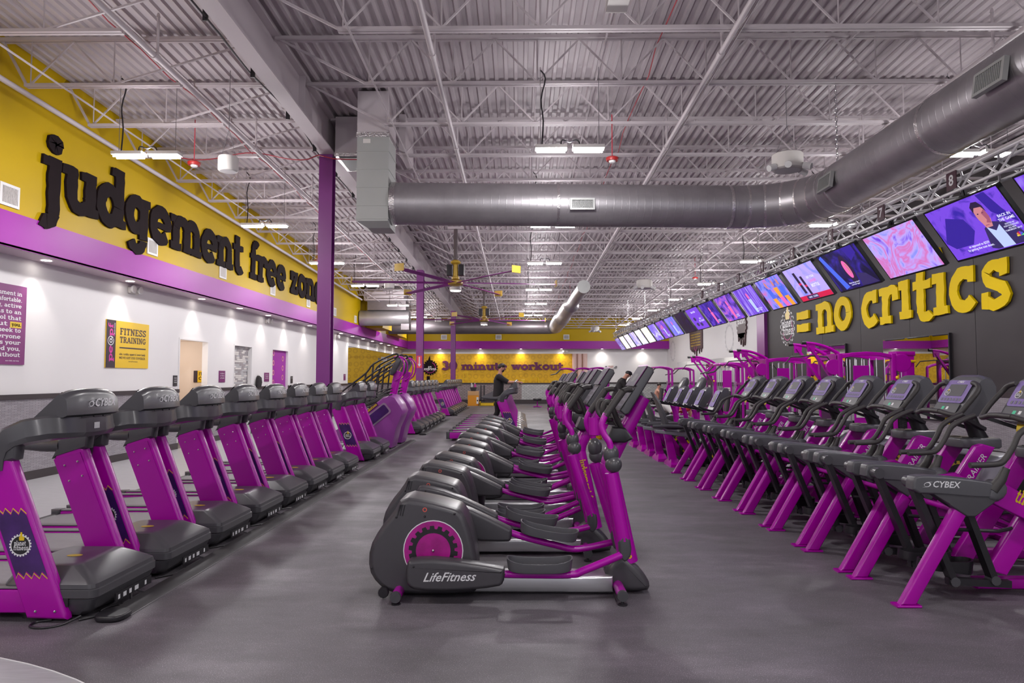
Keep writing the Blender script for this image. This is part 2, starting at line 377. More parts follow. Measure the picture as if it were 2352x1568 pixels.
def glyph(mb, ch, x0, y0, s, sxx, z0, z1, rough=0, rnd=random, fat=1):
    ops, adv = G.get(ch, G['o'])
    for k, op in enumerate(ops):
        zz = z1+(k*.0006 if z1 > z0 else k*.00012)
        if fat != 1: op = ('r', op[1]-.03*(fat-1)/.2, op[2]+.03*(fat-1)/.2, op[3]-(.0 if op[3] <= 0 else .015), op[4]+.015) if op[0] == 'r' else ('s', op[1], op[2]*fat)
        if op[0] == 'r': L = [Vector((op[1], op[4])), Vector((op[2], op[4]))]; R = [Vector((op[1], op[3])), Vector((op[2], op[3]))]
        else: L, R = stroke_poly(op[1], op[2])
        if rough and op[0] == 'r':                      # break long rectangles up so that their edges can be torn
            w_, h_ = op[2]-op[1], op[4]-op[3]
            if h_ > w_:
                m = max(2, int(h_/.13)); L = [Vector((op[1], op[3]+h_*i/m)) for i in range(m+1)]; R = [Vector((op[2], op[3]+h_*i/m)) for i in range(m+1)]
            else:
                m = max(2, int(w_/.13)); L = [Vector((op[1]+w_*i/m, op[4])) for i in range(m+1)]; R = [Vector((op[1]+w_*i/m, op[3])) for i in range(m+1)]
        def j(v): return (x0+(v.x+rnd.uniform(-rough, rough))*sxx, y0+(v.y+rnd.uniform(-rough, rough))*s)
        L = [j(v) for v in L]; R = [j(v) for v in R]; n = len(L)
        a = len(mb.v)
        mb.v += [(*p, zz) for p in L]+[(*p, zz) for p in R]
        mb.f += [(a+i, a+n+i, a+n+i+1, a+i+1) for i in range(n-1)]
        if z0 != z1:
            mb.v += [(*p, z0) for p in L]+[(*p, z0) for p in R]; c = a+2*n
            mb.f += [(a+i, a+i+1, c+i+1, c+i) for i in range(n-1)]+[(a+n+i+1, a+n+i, c+n+i, c+n+i+1) for i in range(n-1)]
            mb.f += [(a, c, c+n, a+n), (a+n-1, a+2*n-1, c+2*n-1, c+n-1)]
    return adv*sxx
def twidth(t): return sum(G.get(c, G['o'])[1] for c in t)
def slab_text(t, x0, x1, y, s, z0=0, z1=0, rough=0, mb=None):
    mb = mb or MB(); k = (x1-x0)/max(twidth(t), .01); x = x0
    for c in t: x += glyph(mb, c, x, y, s, k, z0, z1, rough)
    return mb
_fc = {}
def sans(t, height, bold=.0, shear=0, align='CENTER'):
    """built-in sans lettering as flat faces in the XY plane, centred"""
    key = (t, bold, shear)
    if key not in _fc:
        cu = bpy.data.curves.new('t', 'FONT'); cu.body = t; cu.size = 1; cu.offset = bold; cu.shear = shear; cu.resolution_u = 2
        cu.align_x = 'CENTER'; cu.align_y = 'CENTER'
        o = bpy.data.objects.new('t', cu); C.objects.link(o)
        me = bpy.data.meshes.new_from_object(o.evaluated_get(bpy.context.evaluated_depsgraph_get()))
        _fc[key] = ([tuple(v.co) for v in me.vertices], [tuple(p.vertices) for p in me.polygons])
        bpy.data.objects.remove(o); bpy.data.curves.remove(cu); bpy.data.meshes.remove(me)
    v, f = _fc[key]; mb = MB(); mb.add([(a*height, b*height, c) for a, b, c in v], f); return mb
def frame(o, xdir, ydir):
    x = Vector(xdir).normalized(); y = Vector(ydir).normalized(); z = x.cross(y)
    m = Matrix((x, y, z)).transposed().to_4x4(); m.translation = Vector(o); return m
def gear(r0, r1, teeth=16, inner=None):
    mb = MB(); P = []
    for i in range(teeth):
        for da, rr in ((0, r0), (.32, r0), (.42, r1), (.9, r1)):
            a = 2*PI*(i+da)/teeth; P.append((rr*math.cos(a), rr*math.sin(a), 0))
    n = len(P)
    if inner is None: mb.add(P, [tuple(range(n))])
    else:
        k = inner if callable(inner) else (lambda p: (p[0]*inner/math.hypot(p[0], p[1]), p[1]*inner/math.hypot(p[0], p[1]), 0))
        Q = [k(p) for p in P]; mb.add(P+Q, [(i, (i+1) % n, n+(i+1) % n, n+i) for i in range(n)])
    return mb
def disc(r, n=24, ry=None): return MB().add([(r*math.cos(2*PI*i/n), (ry or r)*math.sin(2*PI*i/n), 0) for i in range(n)], [tuple(range(n))])
def ring(r0, r1, n=24, a0=0, a1=360):
    mb = MB(); m = n+1
    for k in range(m):
        a = math.radians(a0+(a1-a0)*k/n); mb.v += [(r0*math.cos(a), r0*math.sin(a), 0), (r1*math.cos(a), r1*math.sin(a), 0)]
    mb.f = [(2*k, 2*k+1, 2*k+3, 2*k+2) for k in range(n)]; return mb
def flat(name, mb, m, parent, o, xd, yd, label=None): return obj(name, mb.xf(frame(o, xd, yd)), m, parent, flat=True, label=label)
def quad(x0, x1, y0, y1, z=0): return MB().add([(x0, y0, z), (x1, y0, z), (x1, y1, z), (x0, y1, z)], [(0, 1, 2, 3)])
# ================================================================ SETTING
def roofz(y): return 6.67-.0275*y
XL, XF, XR, YF, YB = -7.78, -7.27, 9.7, 44.9, -5.0
struct('floor', MB().add([(XL-5, YB, 0), (XR, YB, 0), (XR, 47, 0), (XL-5, 47, 0)], [(0, 1, 2, 3)]), 'floor_rubber', flat=True)
vin = MB().box(XL, -4.55, 4.6, 31, .0, .004)
struct('floor_vinyl', vin, 'floor_vinyl', flat=True)
vd = [(-3.98+3.2*math.cos(math.radians(a)), .95+3.2*math.sin(math.radians(a))) for a in range(0, 181, 4)]
struct('floor_vinyl_bay', MB().prism([(x, y) for x, y in vd if x > XL]+[(XL, .95)], 0, .004, 'z'), 'floor_vinyl', flat=True)
rg = MB(); 
for k in range(45):
    a, b_ = [math.radians(180*q/45) for q in (k, k+1)]
    rg.add([(-3.98+r_*math.cos(t), .95+r_*math.sin(t), z_) for t in (a, b_) for r_, z_ in ((3.200, .004), (3.200, .007), (3.207, .007), (3.207, 0))], [(0, 1, 5, 4), (1, 2, 6, 5), (2, 3, 7, 6)])
struct('trim_1', rg, 'white', flat=True)
# corrugated roof deck
pr_ = []; x = XL-.2
while x < XR+.3:
    pr_ += [(x, 0), (x+.045, 0), (x+.062, .04), (x+.135, .04)]; x += .152
dk = MB(); n_ = len(pr_)
dk.v = [(px, y, roofz(y)+pz) for y in (YB, 47) for px, pz in pr_]
dk.f = [(i, i+1, n_+i+1, n_+i) for i in range(n_-1)]
struct('ceiling', dk, 'steel_paint', flat=True)
# steel joists
def joist(x0, x1, b0, b1):
    m = MB(); zt, zb = -.045, -.70
    m.box(x0, x1, -.055, -.008, zt-.045, zt); m.box(x0, x1, .008, .055, zt-.045, zt)
    m.box(b0, b1, -.05, -.008, zb-.04, zb); m.box(b0, b1, .008, .05, zb-.04, zb)
    k = 0; x = b0+.06
    m.bar((x0+.05, 0, zt-.03), (b0, 0, zb), .03, .03)
    while x+1.17 < b1:
        m.bar((x, 0, zb), (x+.585, 0, zt-.04), .021, .021); m.bar((x+.585, 0, zt-.04), (x+1.17, 0, zb), .021, .021)
        m.bar((x, 0, zb), (x, 0, zt-.04), .015, .015); x += 1.17
    m.bar((x, 0, zb), (x, 0, zt-.04), .015, .015)
    m.bar((x, 0, zb), (x1-.05, 0, zt-.03), .024, .024)
    return m
jr = jl = None
for k in range(-10, 25):
    y = 12.1+1.41*k
    if jr is None:
        jr = struct('ceiling_joist', joist(-3.4, XR, -2.15, 9.2), 'steel_paint', flat=True); jl = struct('ceiling_joist', joist(XF-.03, -3.55, -6.9, -4.72), 'steel_paint', flat=True)
        a, b_ = jr, jl
    else:
        a, b_ = jr.copy(), jl.copy(); C.objects.link(a); C.objects.link(b_)
    a.location = (0, y, roofz(y)); b_.location = (0, y, roofz(y))
# girder on the column line
def along(mb_, x, dz, w_, h, y0=YB, y1=46.5):
    return mb_.loft([[(x-w_/2, y, roofz(y)-dz-h), (x+w_/2, y, roofz(y)-dz-h), (x+w_/2, y, roofz(y)-dz), (x-w_/2, y, roofz(y)-dz)] for y in (y0, y1)])
g = MB(); along(g, -3.45, .03, .24, .025); along(g, -3.45, .05, .02, .62); along(g, -3.45, .66, .24, .03)
struct('ceiling_beam', g, 'beam_paint', flat=True)
for y in (6.2, 10.4, 17.6, 22.0, 28.5, 33.0):
    s_ = MB().box(-3.44, -3.34, -.01, .01, -.66, -.03)
    for i in range(7):
        for j in range(2): s_.ball((-3.425, .05+.07*j, -.13-.07*i), .012, 6, 4)
    struct('ceiling_beam_stiffener', s_, 'beam_paint', loc=(0, y, roofz(y)))
# columns
for i, (x, y) in enumerate(((-3.49, 12.2), (-3.43, 23.5), (-3.38, 34.8))):
    h = roofz(y)-.69
    m = MB().box(-.12, .12, -.11, -.095, 0, h).box(-.12, .12, .095, .11, 0, h).box(-.008, .008, -.1, .1, 0, h)
    m.box(-.15, .15, -.14, .14, 0, .02)
    c_ = struct('column', m, 'purple_column', loc=(x, y, 0), flat=True)
    c_['label'] = ['purple steel column nearest the camera', 'purple steel column with a red arrow sign', 'purple steel column farthest back'][i]
# sprinkler mains
for i, x in enumerate((-4.55, -1.08, 2.5, 5.84)):
    m = MB(); y0, y1 = YB, 41
    m.tube([(x, y0, roofz(y0)-.81), (x, y1, roofz(y1)-.81)], .035, 10)
    y = 8.3
    while y < 40:
        z = roofz(y)-.81
        m.tube([(x+.02, y, z), (x+.02, y, z+.5)], .018, 6); m.tube([(x+.02, y, z+.5), (x+.02, y, z+.56)], [.028, .012], 6)
        m.tube([(x, y-.05, z), (x, y+.05, z)], .045, 8); y += 3.2
    tag(obj('sprinkler_pipe', m, 'steel_paint'), ['white sprinkler main left of the girder with upright heads', 'white sprinkler main just right of the girder', 'white sprinkler main over the right hand aisle',
        'white sprinkler main above the screen truss'][i], 'pipe', 'sprinkler mains under the roof joists')
m = MB(); m.tube([(-6.98, YB, roofz(YB)-.78), (-6.98, 30, roofz(30)-.78)], .04, 8)
tag(obj('roof_drain_pipe', m, 'steel_paint'), 'thick white pipe running beside the yellow wall under the joists', 'pipe')
m = MB()
for x, dz in ((-6.35, .76), (-5.2, .12), (-2.0, .76), (1.2, .12), (2.6, .76), (4.6, .12), (6.4, .76), (8.0, .76)):
    m.tube([(x, YB, roofz(YB)-dz), (x, 45, roofz(45)-dz)], .014, 5)
struct('ceiling_bridging', m, 'steel_paint')
for x0, lb, a_ in ((1.95, 'red fire alarm cable threaded through the joists right of centre', 1.7), (-5.35, 'red fire alarm cable threaded through the left bay joists', 1.3)):
    m = MB(); m.tube([(x0+.03*math.sin(k*a_), YB+k*.8, roofz(YB+k*.8)-.13-.05*(k % 2)) for k in range(60)], .009, 5)
    tag(obj('alarm_cable', m, 'red_wire'), lb, 'cable')
m = MB(); m.tube([(-7.0+.25*k, 11.9+.03*math.sin(k), 5.55+.07*math.sin(k*.9)) for k in range(14)]+[(-3.60, 12.0, 5.60), (-3.3, 11.9, 5.5), (-2.8, 11.7, 5.42), (-2.70, 11.3, 5.3)], .010, 5, 2)
tag(obj('alarm_cable', m, 'red_wire'), 'red cable draped across to the head of the nearest purple column', 'cable')
m = MB(); P_ = []
for k in range(46):
    y = YB+k; P_.append((-3.64+.03*math.sin(k*2.1), y, roofz(y)-.64-.05*math.sin(k*1.1)))
m.tube(P_, .012, 5, 2)
for k in range(0, 40, 2):
    y = 2+k*1.41/2*1.0; m.box(-3.66, -3.60, y, y+.02, roofz(y)-.72, roofz(y)-.52)
tag(obj('black_cable', m, 'black'), 'black cable bundle clipped along the girder flange', 'cable')

# ---- left wall
def xwall(x, y0, y1, z0, z1, d=-.12): return MB().box(min(x, x+d), max(x, x+d), y0, y1, z0, z1)
lw = MB(); doors = [(15.53, 16.95, 2.51), (18.53, 19.75, 2.51), (21.4, 22.86, 2.51)]
y = YB
for a, b_, z in doors:
    lw.box(XL-.12, XL, y, a, 0, 3.49); lw.box(XL-.12, XL, a, b_, z, 3.49); y = b_
lw.box(XL-.12, XL, y, 30.9, 0, 3.49); lw.box(XL-.12, XL, 30.9, YF, 3.06, 3.49)
struct('wall_left', lw, 'white_wall', flat=True)
struct('wall_left_soffit', MB().box(XL-.1, XF, YB, YF, 3.49, 3.52), 'soffit_paint', flat=True)
struct('wall_left_fascia', MB().box(XF-.03, XF, YB, YF, 3.485, 3.99), 'purple_wall', flat=True)
uw = MB(); ys = [YB, 32.2]
uw.add([(-7.3, YB, 3.9), (-7.3, 46, 3.9), (-7.3, 46, roofz(46)+.05), (-7.3, YB, roofz(YB)+.05)], [(0, 3, 2, 1)])
uw.box(-7.3, -6.5, 32.3, 34.6, 3.99, 5.75); uw.box(-7.3, -6.8, 38.0, 41.0, 3.99, 5.6)
struct('wall_left_upper', uw, 'yellow_wall', flat=True)
bs = MB(); ra = MB(); ws = MB(); y = YB
for a, b_, z in doors+[(30.9, 31, 0)]:
    bs.box(XL, XL+.02, y, a, 0, .14); ra.box(XL, XL+.03, y, a, 1.28, 1.36); ws.box(XL, XL+.008, y, a, .14, 1.28); y = b_
struct('baseboard_left', bs, 'trim_dark', flat=True); struct('trim_2', ra, 'trim_dark', flat=True); struct('wall_left_wainscot', ws, 'wainscot', flat=True)
dt = MB()
for a, b_, z in doors:
    dt.box(XL-.135, XL+.012, a-.03, a+.01, 0, z+.03).box(XL-.135, XL+.012, b_-.01, b_+.03, 0, z+.03).box(XL-.135, XL+.012, a+.01, b_-.01, z-.01, z+.03)
struct('door_1_trim', dt, 'white_wall', flat=True)
# what stands behind the three doorways
def recess(name, y0, y1, x1, m, mside):
    struct(name, MB().box(x1-.1, x1, y0, y1, 0, 2.6), m, flat=True)
    struct(name+'_return', MB().box(x1, XL-.12, y0-.05, y0, 0, 2.6).box(x1, XL-.12, y1, y1+.05, 0, 2.6).box(x1, XL-.12, y0, y1, 2.55, 2.6), mside, flat=True)
    L = bpy.data.lights.new('lamp', 'POINT'); L.energy = 22; L.color = (1, .92, .84); L.shadow_soft_size = .15
    o = bpy.data.objects.new('lamp', L); C.objects.link(o); o.location = ((x1+XL)/2-.1, (y0+y1)/2, 2.3)
recess('wall_corridor', 15.2, 17.6, -9.5, 'beige', 'beige')
struct('wall_corridor_wainscot', MB().box(-9.5, -9.48, 15.2, 17.6, 0, 1.28), 'orange_wall', flat=True)
recess('wall_tiled_bay', 18.4, 21.1, -8.34, 'rail_grey', 'white_wall'); recess('wall_purple_bay', 21.2, 23.8, -8.06, 'purple_wall', 'white_wall')
rt = MB(); tp = []; y = 18.3; zz = .02; r2 = random.Random(3)
tw = struct('wall_tiled', MB().box(XL-.15, XL-.11, 18.50, 19.78, 0, 2.54), 'rail_grey', flat=True)
tl = [obj('tile', MB().box(0, .012+.004*i, .003, .197, .003, .047), mm, tw, flat=True) for i, mm in enumerate(('light_tile', 'tile_grey', 'offwhite'))]
cnt = 0
for rI in range(28):
    y = 18.33+r2.uniform(0, .19)
    while y < 19.60 and cnt < 290:
        o = piece(tl[r2.randrange(3)], tw, (XL-.11, y, 1.15+rI*.05)); y += .20; cnt += 1
for t_ in tl: t_.location = (XL-.11, 18.6, .1+.07*tl.index(t_))
pw = struct('wall_purple_screen', MB().box(XL-.10, XL-.07, 21.38, 22.88, 0, 2.52), 'purple_wall', flat=True)
rg0 = None
    # rings in two columns
for j in range(2):
    for i in range(6):
        m_ = (.0, 21.70+.86*j, 2.40-.31*i-(.155 if j else 0))
        if rg0 is None: rg0 = obj('ring_print', ring(.055, .088, 20).xf(frame((0, 0, 0), (0, 1, 0), (0, 0, 1))), 'decal_ring' if 'decal_ring' in M else mat('decal_ring', (.72, .33, .28), .5), pw, flat=True); o = rg0; o.location = (XL-.066, m_[1], m_[2])
        else: piece(rg0, pw, (XL-.066, m_[1], m_[2]))
# ---- far wall
struct('wall_back', MB().box(-13, XR, YF, YF+.1, 3.19, roofz(45)+.05).box(4.3, XR, YF, YF+.1, 0, 3.19), 'white_wall', flat=True)
struct('wall_back_orange', MB().box(-13, 4.3, YF+.02, YF+.1, 0, 3.19).box(-13, -7.9, YF-.01, YF+.02, 3.0, 3.6), 'orange_wall', flat=True)
struct('wall_back_upper', MB().box(XF, XR, YF-.6, YF-.55, 3.99, roofz(45)+.05), 'yellow_wall', flat=True)
struct('wall_back_fascia', MB().box(XF, XR, YF-.65, YF-.55, 3.485, 3.99), 'purple_wall', flat=True)
struct('wall_back_soffit', MB().box(XF, XR, YF-.6, YF, 3.49, 3.52), 'soffit_paint', flat=True)
YP = 42.6
struct('wall_partition', MB().box(-13, 4.4, YP, YP+.12, 0, 1.24), 'offwhite', flat=True)
struct('trim_3', MB().box(-13, 4.42, YP-.04, YP+.16, 1.22, 1.30), 'trim_dark', flat=True)
struct('trim_6', MB().box(4.4, XR, YF-.05, YF, 1.22, 1.32), 'trim_dark', flat=True)
struct('wall_partition_tiles', MB().box(.14, 4.4, YP-.012, YP, .26, 1.22), 'wainscot_far', flat=True)
struct('wall_back_wainscot', MB().box(4.4, XR, YF-.02, YF+.01, .3, 1.22), 'wainscot_far', flat=True)
struct('wall_partition_brown', MB().box(-13, .14, YP-.012, YP, .26, 1.22), 'wainscot_far_dark', flat=True)
struct('baseboard_partition', MB().box(-13, 4.42, YP-.03, YP, 0, .26), 'trim_dark', flat=True)
struct('baseboard_back', MB().box(4.4, XR, YF-.04, YF+.01, 0, .3), 'trim_dark', flat=True)
m = MB()
for i in range(3): m.lathe([(.16, 1.32), (.16, 3.19)], (3.62+.34*i, YF-.02, 0), 'z', 16)
struct('column_group_rounded', m, mat('pink_panel', (.72, .50, .45), .35), label='three rounded pinkish half columns ending the orange wall')
# ---- right wall
struct('wall_right', MB().box(XR, XR+.1, 26.8, 47, 0, roofz(27)), 'white_wall', flat=True)
dwl = struct('wall_right_dark', MB().box(XR+.012, XR+.1, YB, 26.8, 0, roofz(YB)), 'dark_wall', flat=True)
pn = obj('panel', MB().box(0, .012, .003, 2.43, 1.33, 5.9), 'dark_wall', dwl, (XR, 24.35, 0), flat=True)
for k in range(1, 12): piece(pn, dwl, (XR, 24.35-2.44*k, 0))
struct('column_right', MB().box(XR-.12, XR+.05, 26.75, 27.6, 0, roofz(27)), 'purple_column', flat=True, label='purple pilaster where the dark wall meets the white wall')
struct('trim_4', MB().box(XR-.03, XR, YB, 26.75, 1.23, 1.33), 'trim_dark', flat=True)
struct('trim_5', MB().box(XR-.03, XR, 27.6, YF, 1.23, 1.33), 'trim_dark', flat=True)
struct('wall_right_wainscot', MB().box(XR-.01, XR, YB, YF, .14, 1.23), 'wainscot', flat=True)
struct('baseboard_right', MB().box(XR-.02, XR, YB, YF, 0, .14), 'trim_dark', flat=True)

# ---------------------------------------------------------------- soffit downlights
def spot(parent, loc, e, size, blend, col=(1, .93, .86), rad=.05):
    L = bpy.data.lights.new('lamp', 'SPOT'); L.energy = e; L.spot_size = math.radians(size); L.spot_blend = blend; L.color = col; L.shadow_soft_size = rad
    o = bpy.data.objects.new('lamp', L); C.objects.link(o); o.parent = parent; o.location = loc; return o
def downlight(label, loc):
    t = thing('downlight', label, 'ceiling light', loc, group='recessed downlights in the soffit')
    return t
dl0 = downlight('recessed soffit downlight first from the camera on the left', (-7.56, 10.75, 3.49))
obj('trim_ring', ring(.075, .10, 20).xf(Matrix.Translation((0, 0, -.006))), 'white', dl0, flat=True)
obj('lens', disc(.075, 20).xf(Matrix.Translation((0, 0, -.004))), 'down_light', dl0, flat=True)
lampd = spot(dl0, (0, 0, -.012), DOWN_E, 84, .55)
YD = [10.75, 13.1, 16.1, 18.3, 20.4, 22.4, 24.5, 26.8, 28.8, 30.8, 32.9, 35.0, 37.2, 39.4, 41.8]
for i, y in enumerate(YD[1:]):
    dup(dl0, (-7.56, y, 3.49), f'recessed soffit downlight {ORD[i+1]} from the camera on the left')
dup(dl0, (-7.56, 8.4, 3.49), 'recessed soffit downlight over the purple poster'); dup(dl0, (-7.56, 6.0, 3.49), 'recessed soffit downlight left of the purple poster')
for i in range(6):
    d_ = dup(dl0, (-5.2+2.65*i, YF-.28, 3.49), f'recessed soffit downlight at the far wall, {ORD[i]} from the left end')
    for c_ in d_.children:
        if c_.type == 'LIGHT':
            if i == 0: LB = c_.data.copy(); LB.energy = 80; LB.spot_size = math.radians(125); LB.spot_blend = 1
            c_.data = LB

# ---------------------------------------------------------------- suspended strip lights
def strip(lit=True):
    t = thing('strip_light', 'x', 'ceiling light')
    for s_ in (-1, 1):
        hs = obj('housing', MB().prism([(-.075, 0), (.075, 0), (.05, .045), (-.05, .045)], s_*.04, s_*.47, 'x') if False else MB().box(min(s_*.04, s_*.47), max(s_*.04, s_*.47), -.08, .08, 0, .045), 'offwhite', t, flat=True)
        for r_ in (-1, 1):
            m = MB().tube([(s_*.06, r_*.045, -.018), (s_*.45, r_*.045, -.018)], .016, 8)
            obj('tube', m, 'tube_light' if lit else 'offwhite', t)
    for x in (-.4, .4): obj('hanger_rod', MB().tube([(x, 0, .04), (x, 0, 1.15)], .004, 5), 'rail_grey', t)
    obj('power_cord', MB().tube([(-.38, .02, .05), (-.36, .02, .4), (-.39, .02, .7), (-.33, .02, 1.0), (-.40, .02, 1.12)], .010, 6, 3).tube([(-.12, 0, .05), (-.1, 0, .13), (0, 0, .10), (.1, 0, .13), (.15, 0, .05)], .01, 6, 3), 'black', t)
    L = bpy.data.lights.new('lamp', 'POINT'); L.energy = HALO; L.color = (1, .97, .98); L.shadow_soft_size = .12
    lo = bpy.data.objects.new('lamp', L); C.objects.link(lo); lo.parent = t; lo.location = (0, 0, -.16)
    lo = spot(t, (0, 0, -.14), HALO_DOWN, 168, .4, (1, .97, .98), .15)
    return t
st0 = strip(); first = True
rows = [('left', -5.24, [-2.5, 3.0, 9.4, 13.85, 18.4, 23.0, 29.3, 35.0, 40.5]), ('middle', .69, [-2.5, 3.0, 9.2, 13.9, 18.5, 24.1, 28.7, 34, 39.5]), ('right', 6.42, [-2.5, 3.0, 9.45, 13.9, 18.3, 22.7, 27.2, 31.6, 36, 40.4])]
for nm, x, ys in rows:
    for i, y in enumerate(ys):
        lab = f'suspended strip light in the {nm} row, {ORD[i-2]} from the camera' if i > 1 else f'suspended strip light in the {nm} row, '+('behind the camera' if i == 0 else 'just above the camera')
        if first: st0.location = (x, y, 4.74); st0['label'] = lab; st0['group'] = 'suspended strip lights'; first = False
        else: dup(st0, (x, y, 4.74), lab, group='suspended strip lights')
# ================================================================ TREADMILL  (origin: floor below the front of the hood, +x = front)
PU, CH = 'purple', 'gunmetal'
def swoosh(parent, o, xd, yd, s, m='decal_white'):
    mb = MB(); n = 20
    for i in range(n+1):
        a = 2*PI*i/n; k = .16+.10*math.cos(a-.6); mb.v += [(s*(.78*math.cos(a)+.1*math.sin(a)), s*.50*math.sin(a), 0), (s*((.78-k*1.3)*math.cos(a)+.1*math.sin(a)), s*(.50-k*.7)*math.sin(a), 0)]
    mb.f = [(2*i, 2*i+2, 2*i+3, 2*i+1) for i in range(n)]
    mb.add([(-1.25*s, -.60*s, 0), (.15*s, -.54*s, 0), (.35*s, -.42*s, 0), (-.2*s, -.47*s, 0)], [(0, 1, 2, 3)]).add([(-.2*s, .50*s, 0), (.2*s, .44*s, 0), (1.3*s, .60*s, 0), (.3*s, .58*s, 0)], [(0, 1, 2, 3)])
    return flat('swoosh_print', mb, m, parent, o, xd, yd)
def thumb_gear(parent, o, xd, yd, s, words=('planet', 'fitness')):
    """small gear badge: dark disc, white toothed rim, two words, yellow fist shape"""
    g_ = flat('badge_print', disc(s*.86, 20), 'black', parent, o, xd, yd)
    nn = Vector(xd).normalized().cross(Vector(yd).normalized())
    def up(k): return Vector(o)+nn*.0006*k
    flat('rim_print', gear(s*.88, s, 22, .80*s), 'decal_white', parent, up(1), xd, yd)
    yv = Vector(yd).normalized()
    flat('word_print', slab_text(words[0], -s*.55, s*.5, -.02*s, s*.3), 'decal_white', parent, up(2), xd, yd)
    flat('word_print', slab_text(words[1], -s*.6, s*.72, -.42*s, s*.3), 'decal_white', parent, up(2), xd, yd)
    th = MB().add([(-.1*s, .42*s, 0), (.32*s, .42*s, 0), (.36*s, .72*s, 0), (.16*s, .8*s, 0), (.14*s, 1.15*s, 0), (-.02*s, 1.15*s, 0), (-.04*s, .8*s, 0), (-.14*s, .7*s, 0)], [tuple(range(8))])
    flat('hand_print', th, 'decal_yellow', parent, up(3), xd, yd)
def make_treadmill():
    t = thing('treadmill', 'x', 'treadmill')
    m = MB()
    for s_ in (-1, 1): m.box(-2.05, -.24, min(s_*.32, s_*.41), max(s_*.32, s_*.41), .06, .215, .012)
    m.box(-2.0, -.2, -.3, .3, .07, .12); fr = obj('frame', m, PU, t)
    obj('side_step', MB().box(-2.02, -.5, -.405, -.325, .216, .232, .005), 'rail_grey', t)
    obj('side_step', MB().box(-2.02, -.5, .325, .405, .216, .232, .005), 'rail_grey', t)
    obj('belt', MB().prism(smooth2([(-2.02, .12), (-2.02, .208), (-.35, .208), (-.35, .12)]), -.315, .315, 'y'), 'belt', t)
    for s_ in (-1, 1): obj('end_cap', MB().box(-2.10, -2.0, min(s_*.30, s_*.42), max(s_*.30, s_*.42), .05, .235, .02), 'gunmetal', t)
    obj('rear_roller', MB().tube([(-2.03, -.3, .15), (-2.03, .3, .15)], .05, 10), 'black', t)
    # slanted uprights, one each side
    P_ = [(-.43, .03), (-.16, .02), (-.165, .06), (-.555, 1.06), (-.60, 1.10), (-.79, 1.03), (-.80, .98)]
    for s_ in (-1, 1):
        u = obj('upright', MB().prism(P_, s_*.335, s_*.425, 'y', .022), PU, t)
        f = MB().prism([(-.455, .15), (-.225, .15), (-.585, 1.04), (-.79, .985)], s_*.328, s_*.334, 'y'); obj('inner_plate', f, 'purple_plate', u, flat=True)
        for x, z in ((-.70, .94), (-.60, .97), (-.66, .82), (-.56, .86), (-.36, .08), (-.23, .08)):
            obj('bolt', MB().ball((x, s_*(.326 if z > .2 else .428), z), .009, 6, 4), 'chrome', u)
        ax = Vector((-.365, 0, .93)).normalized()          # direction of the upright
        c = Vector((-.475, s_*.4265, .52)); xd = Vector((1, 0, 0))*(1 if s_ < 0 else -1)
        q = quad(-.12, .12, -.22, .22).xf(Matrix(((1, 0, 0), (0, 1, 0), (0, 0, 1))).to_4x4())
        sh = MB().add([(-.10*1-.365/.93*dz*1, dz, 0) if s_ < 0 else (-.10+.365/.93*dz, dz, 0) for dz in (-.21,)], [])
        k = (-.39 if s_ < 0 else .39)
        pts = []
        for i in range(9):
            xx = -.105+.21*i/8; zz = .20+(.02 if i % 2 else -.015); pts.append((xx+k*zz, zz, 0))
        for i in range(9):
            xx = .105-.21*i/8; zz = -.20+(.02 if i % 2 else -.015); pts.append((xx+k*zz, zz, 0))
        flat('sticker', MB().add(pts, [tuple(range(18))]), 'sticker_violet', u, c, xd, (0, 0, 1))
        for e in (0, 1):
            zg = pts[:9] if e == 0 else pts[9:]; L = [(x, y+(.012 if e == 0 else -.012), 0) for x, y, z in zg]
            mb = MB()
            for i in range(8):
                a, b_ = L[i], L[i+1]; mb.add([(a[0], a[1]-.004, 0), (b_[0], b_[1]-.004, 0), (b_[0], b_[1]+.004, 0), (a[0], a[1]+.004, 0)], [(0, 1, 2, 3)])
            flat('zigzag_print', mb, 'decal_yellow', u, c+Vector((0, s_*.001, 0)), xd, (0, 0, 1))
        if s_ < 0: thumb_gear(u, c+Vector((0, s_*.0015, -.01)), xd, (0, 0, 1), .075)
        obj('bracket', MB().prism([(-.82, .985), (-.79, 1.05), (-.78, 1.13), (-.68, 1.19), (-.52, 1.19), (-.535, 1.07)], s_*.33, s_*.43, 'y', .02), CH, t)
        obj('handle', MB().tube([(-.76, s_*.37, 1.09), (-.90, s_*.37, 1.085), (-1.12, s_*.36, 1.10), (-1.20, s_*.355, 1.11)], [.05, .045, .034, .028], 10, 3), CH, t)
    # gull-wing beam: rises from each upright, sweeps forward and crosses under the console
    half = [(-.665, -.400, 1.00), (-.665, -.400, 1.08), (-.645, -.398, 1.155), (-.585, -.388, 1.215), (-.50, -.365, 1.252), (-.42, -.32, 1.268), (-.365, -.22, 1.272), (-.35, -.11, 1.275), (-.345, 0, 1.276)]
    path = [Vector(p) for p in half]+[Vector((x, -y, z)) for x, y, z in half[-2::-1]]
    np_ = len(path); rings = []
    for i, p in enumerate(path):
        tn = (path[min(i+1, np_-1)]-path[max(i-1, 0)]).normalized(); q = min(i, np_-1-i)/8
        ref = Vector((-1, 0, .15))*(1-q)**1.5+Vector((0, 0, 1))*q; up_ = (ref-tn*ref.dot(tn)).normalized(); sd = tn.cross(up_)
        hh = .050+.030*min(1, q*2); ww = .042+.048*min(1, q*1.4)
        rings.append([tuple(p+up_*hh*b_+sd*ww*a_) for a_, b_ in ((-1, -.55), (-.7, -1), (.7, -1), (1, -.6), (1, .75), (.75, 1), (-.75, 1), (-1, .7))])
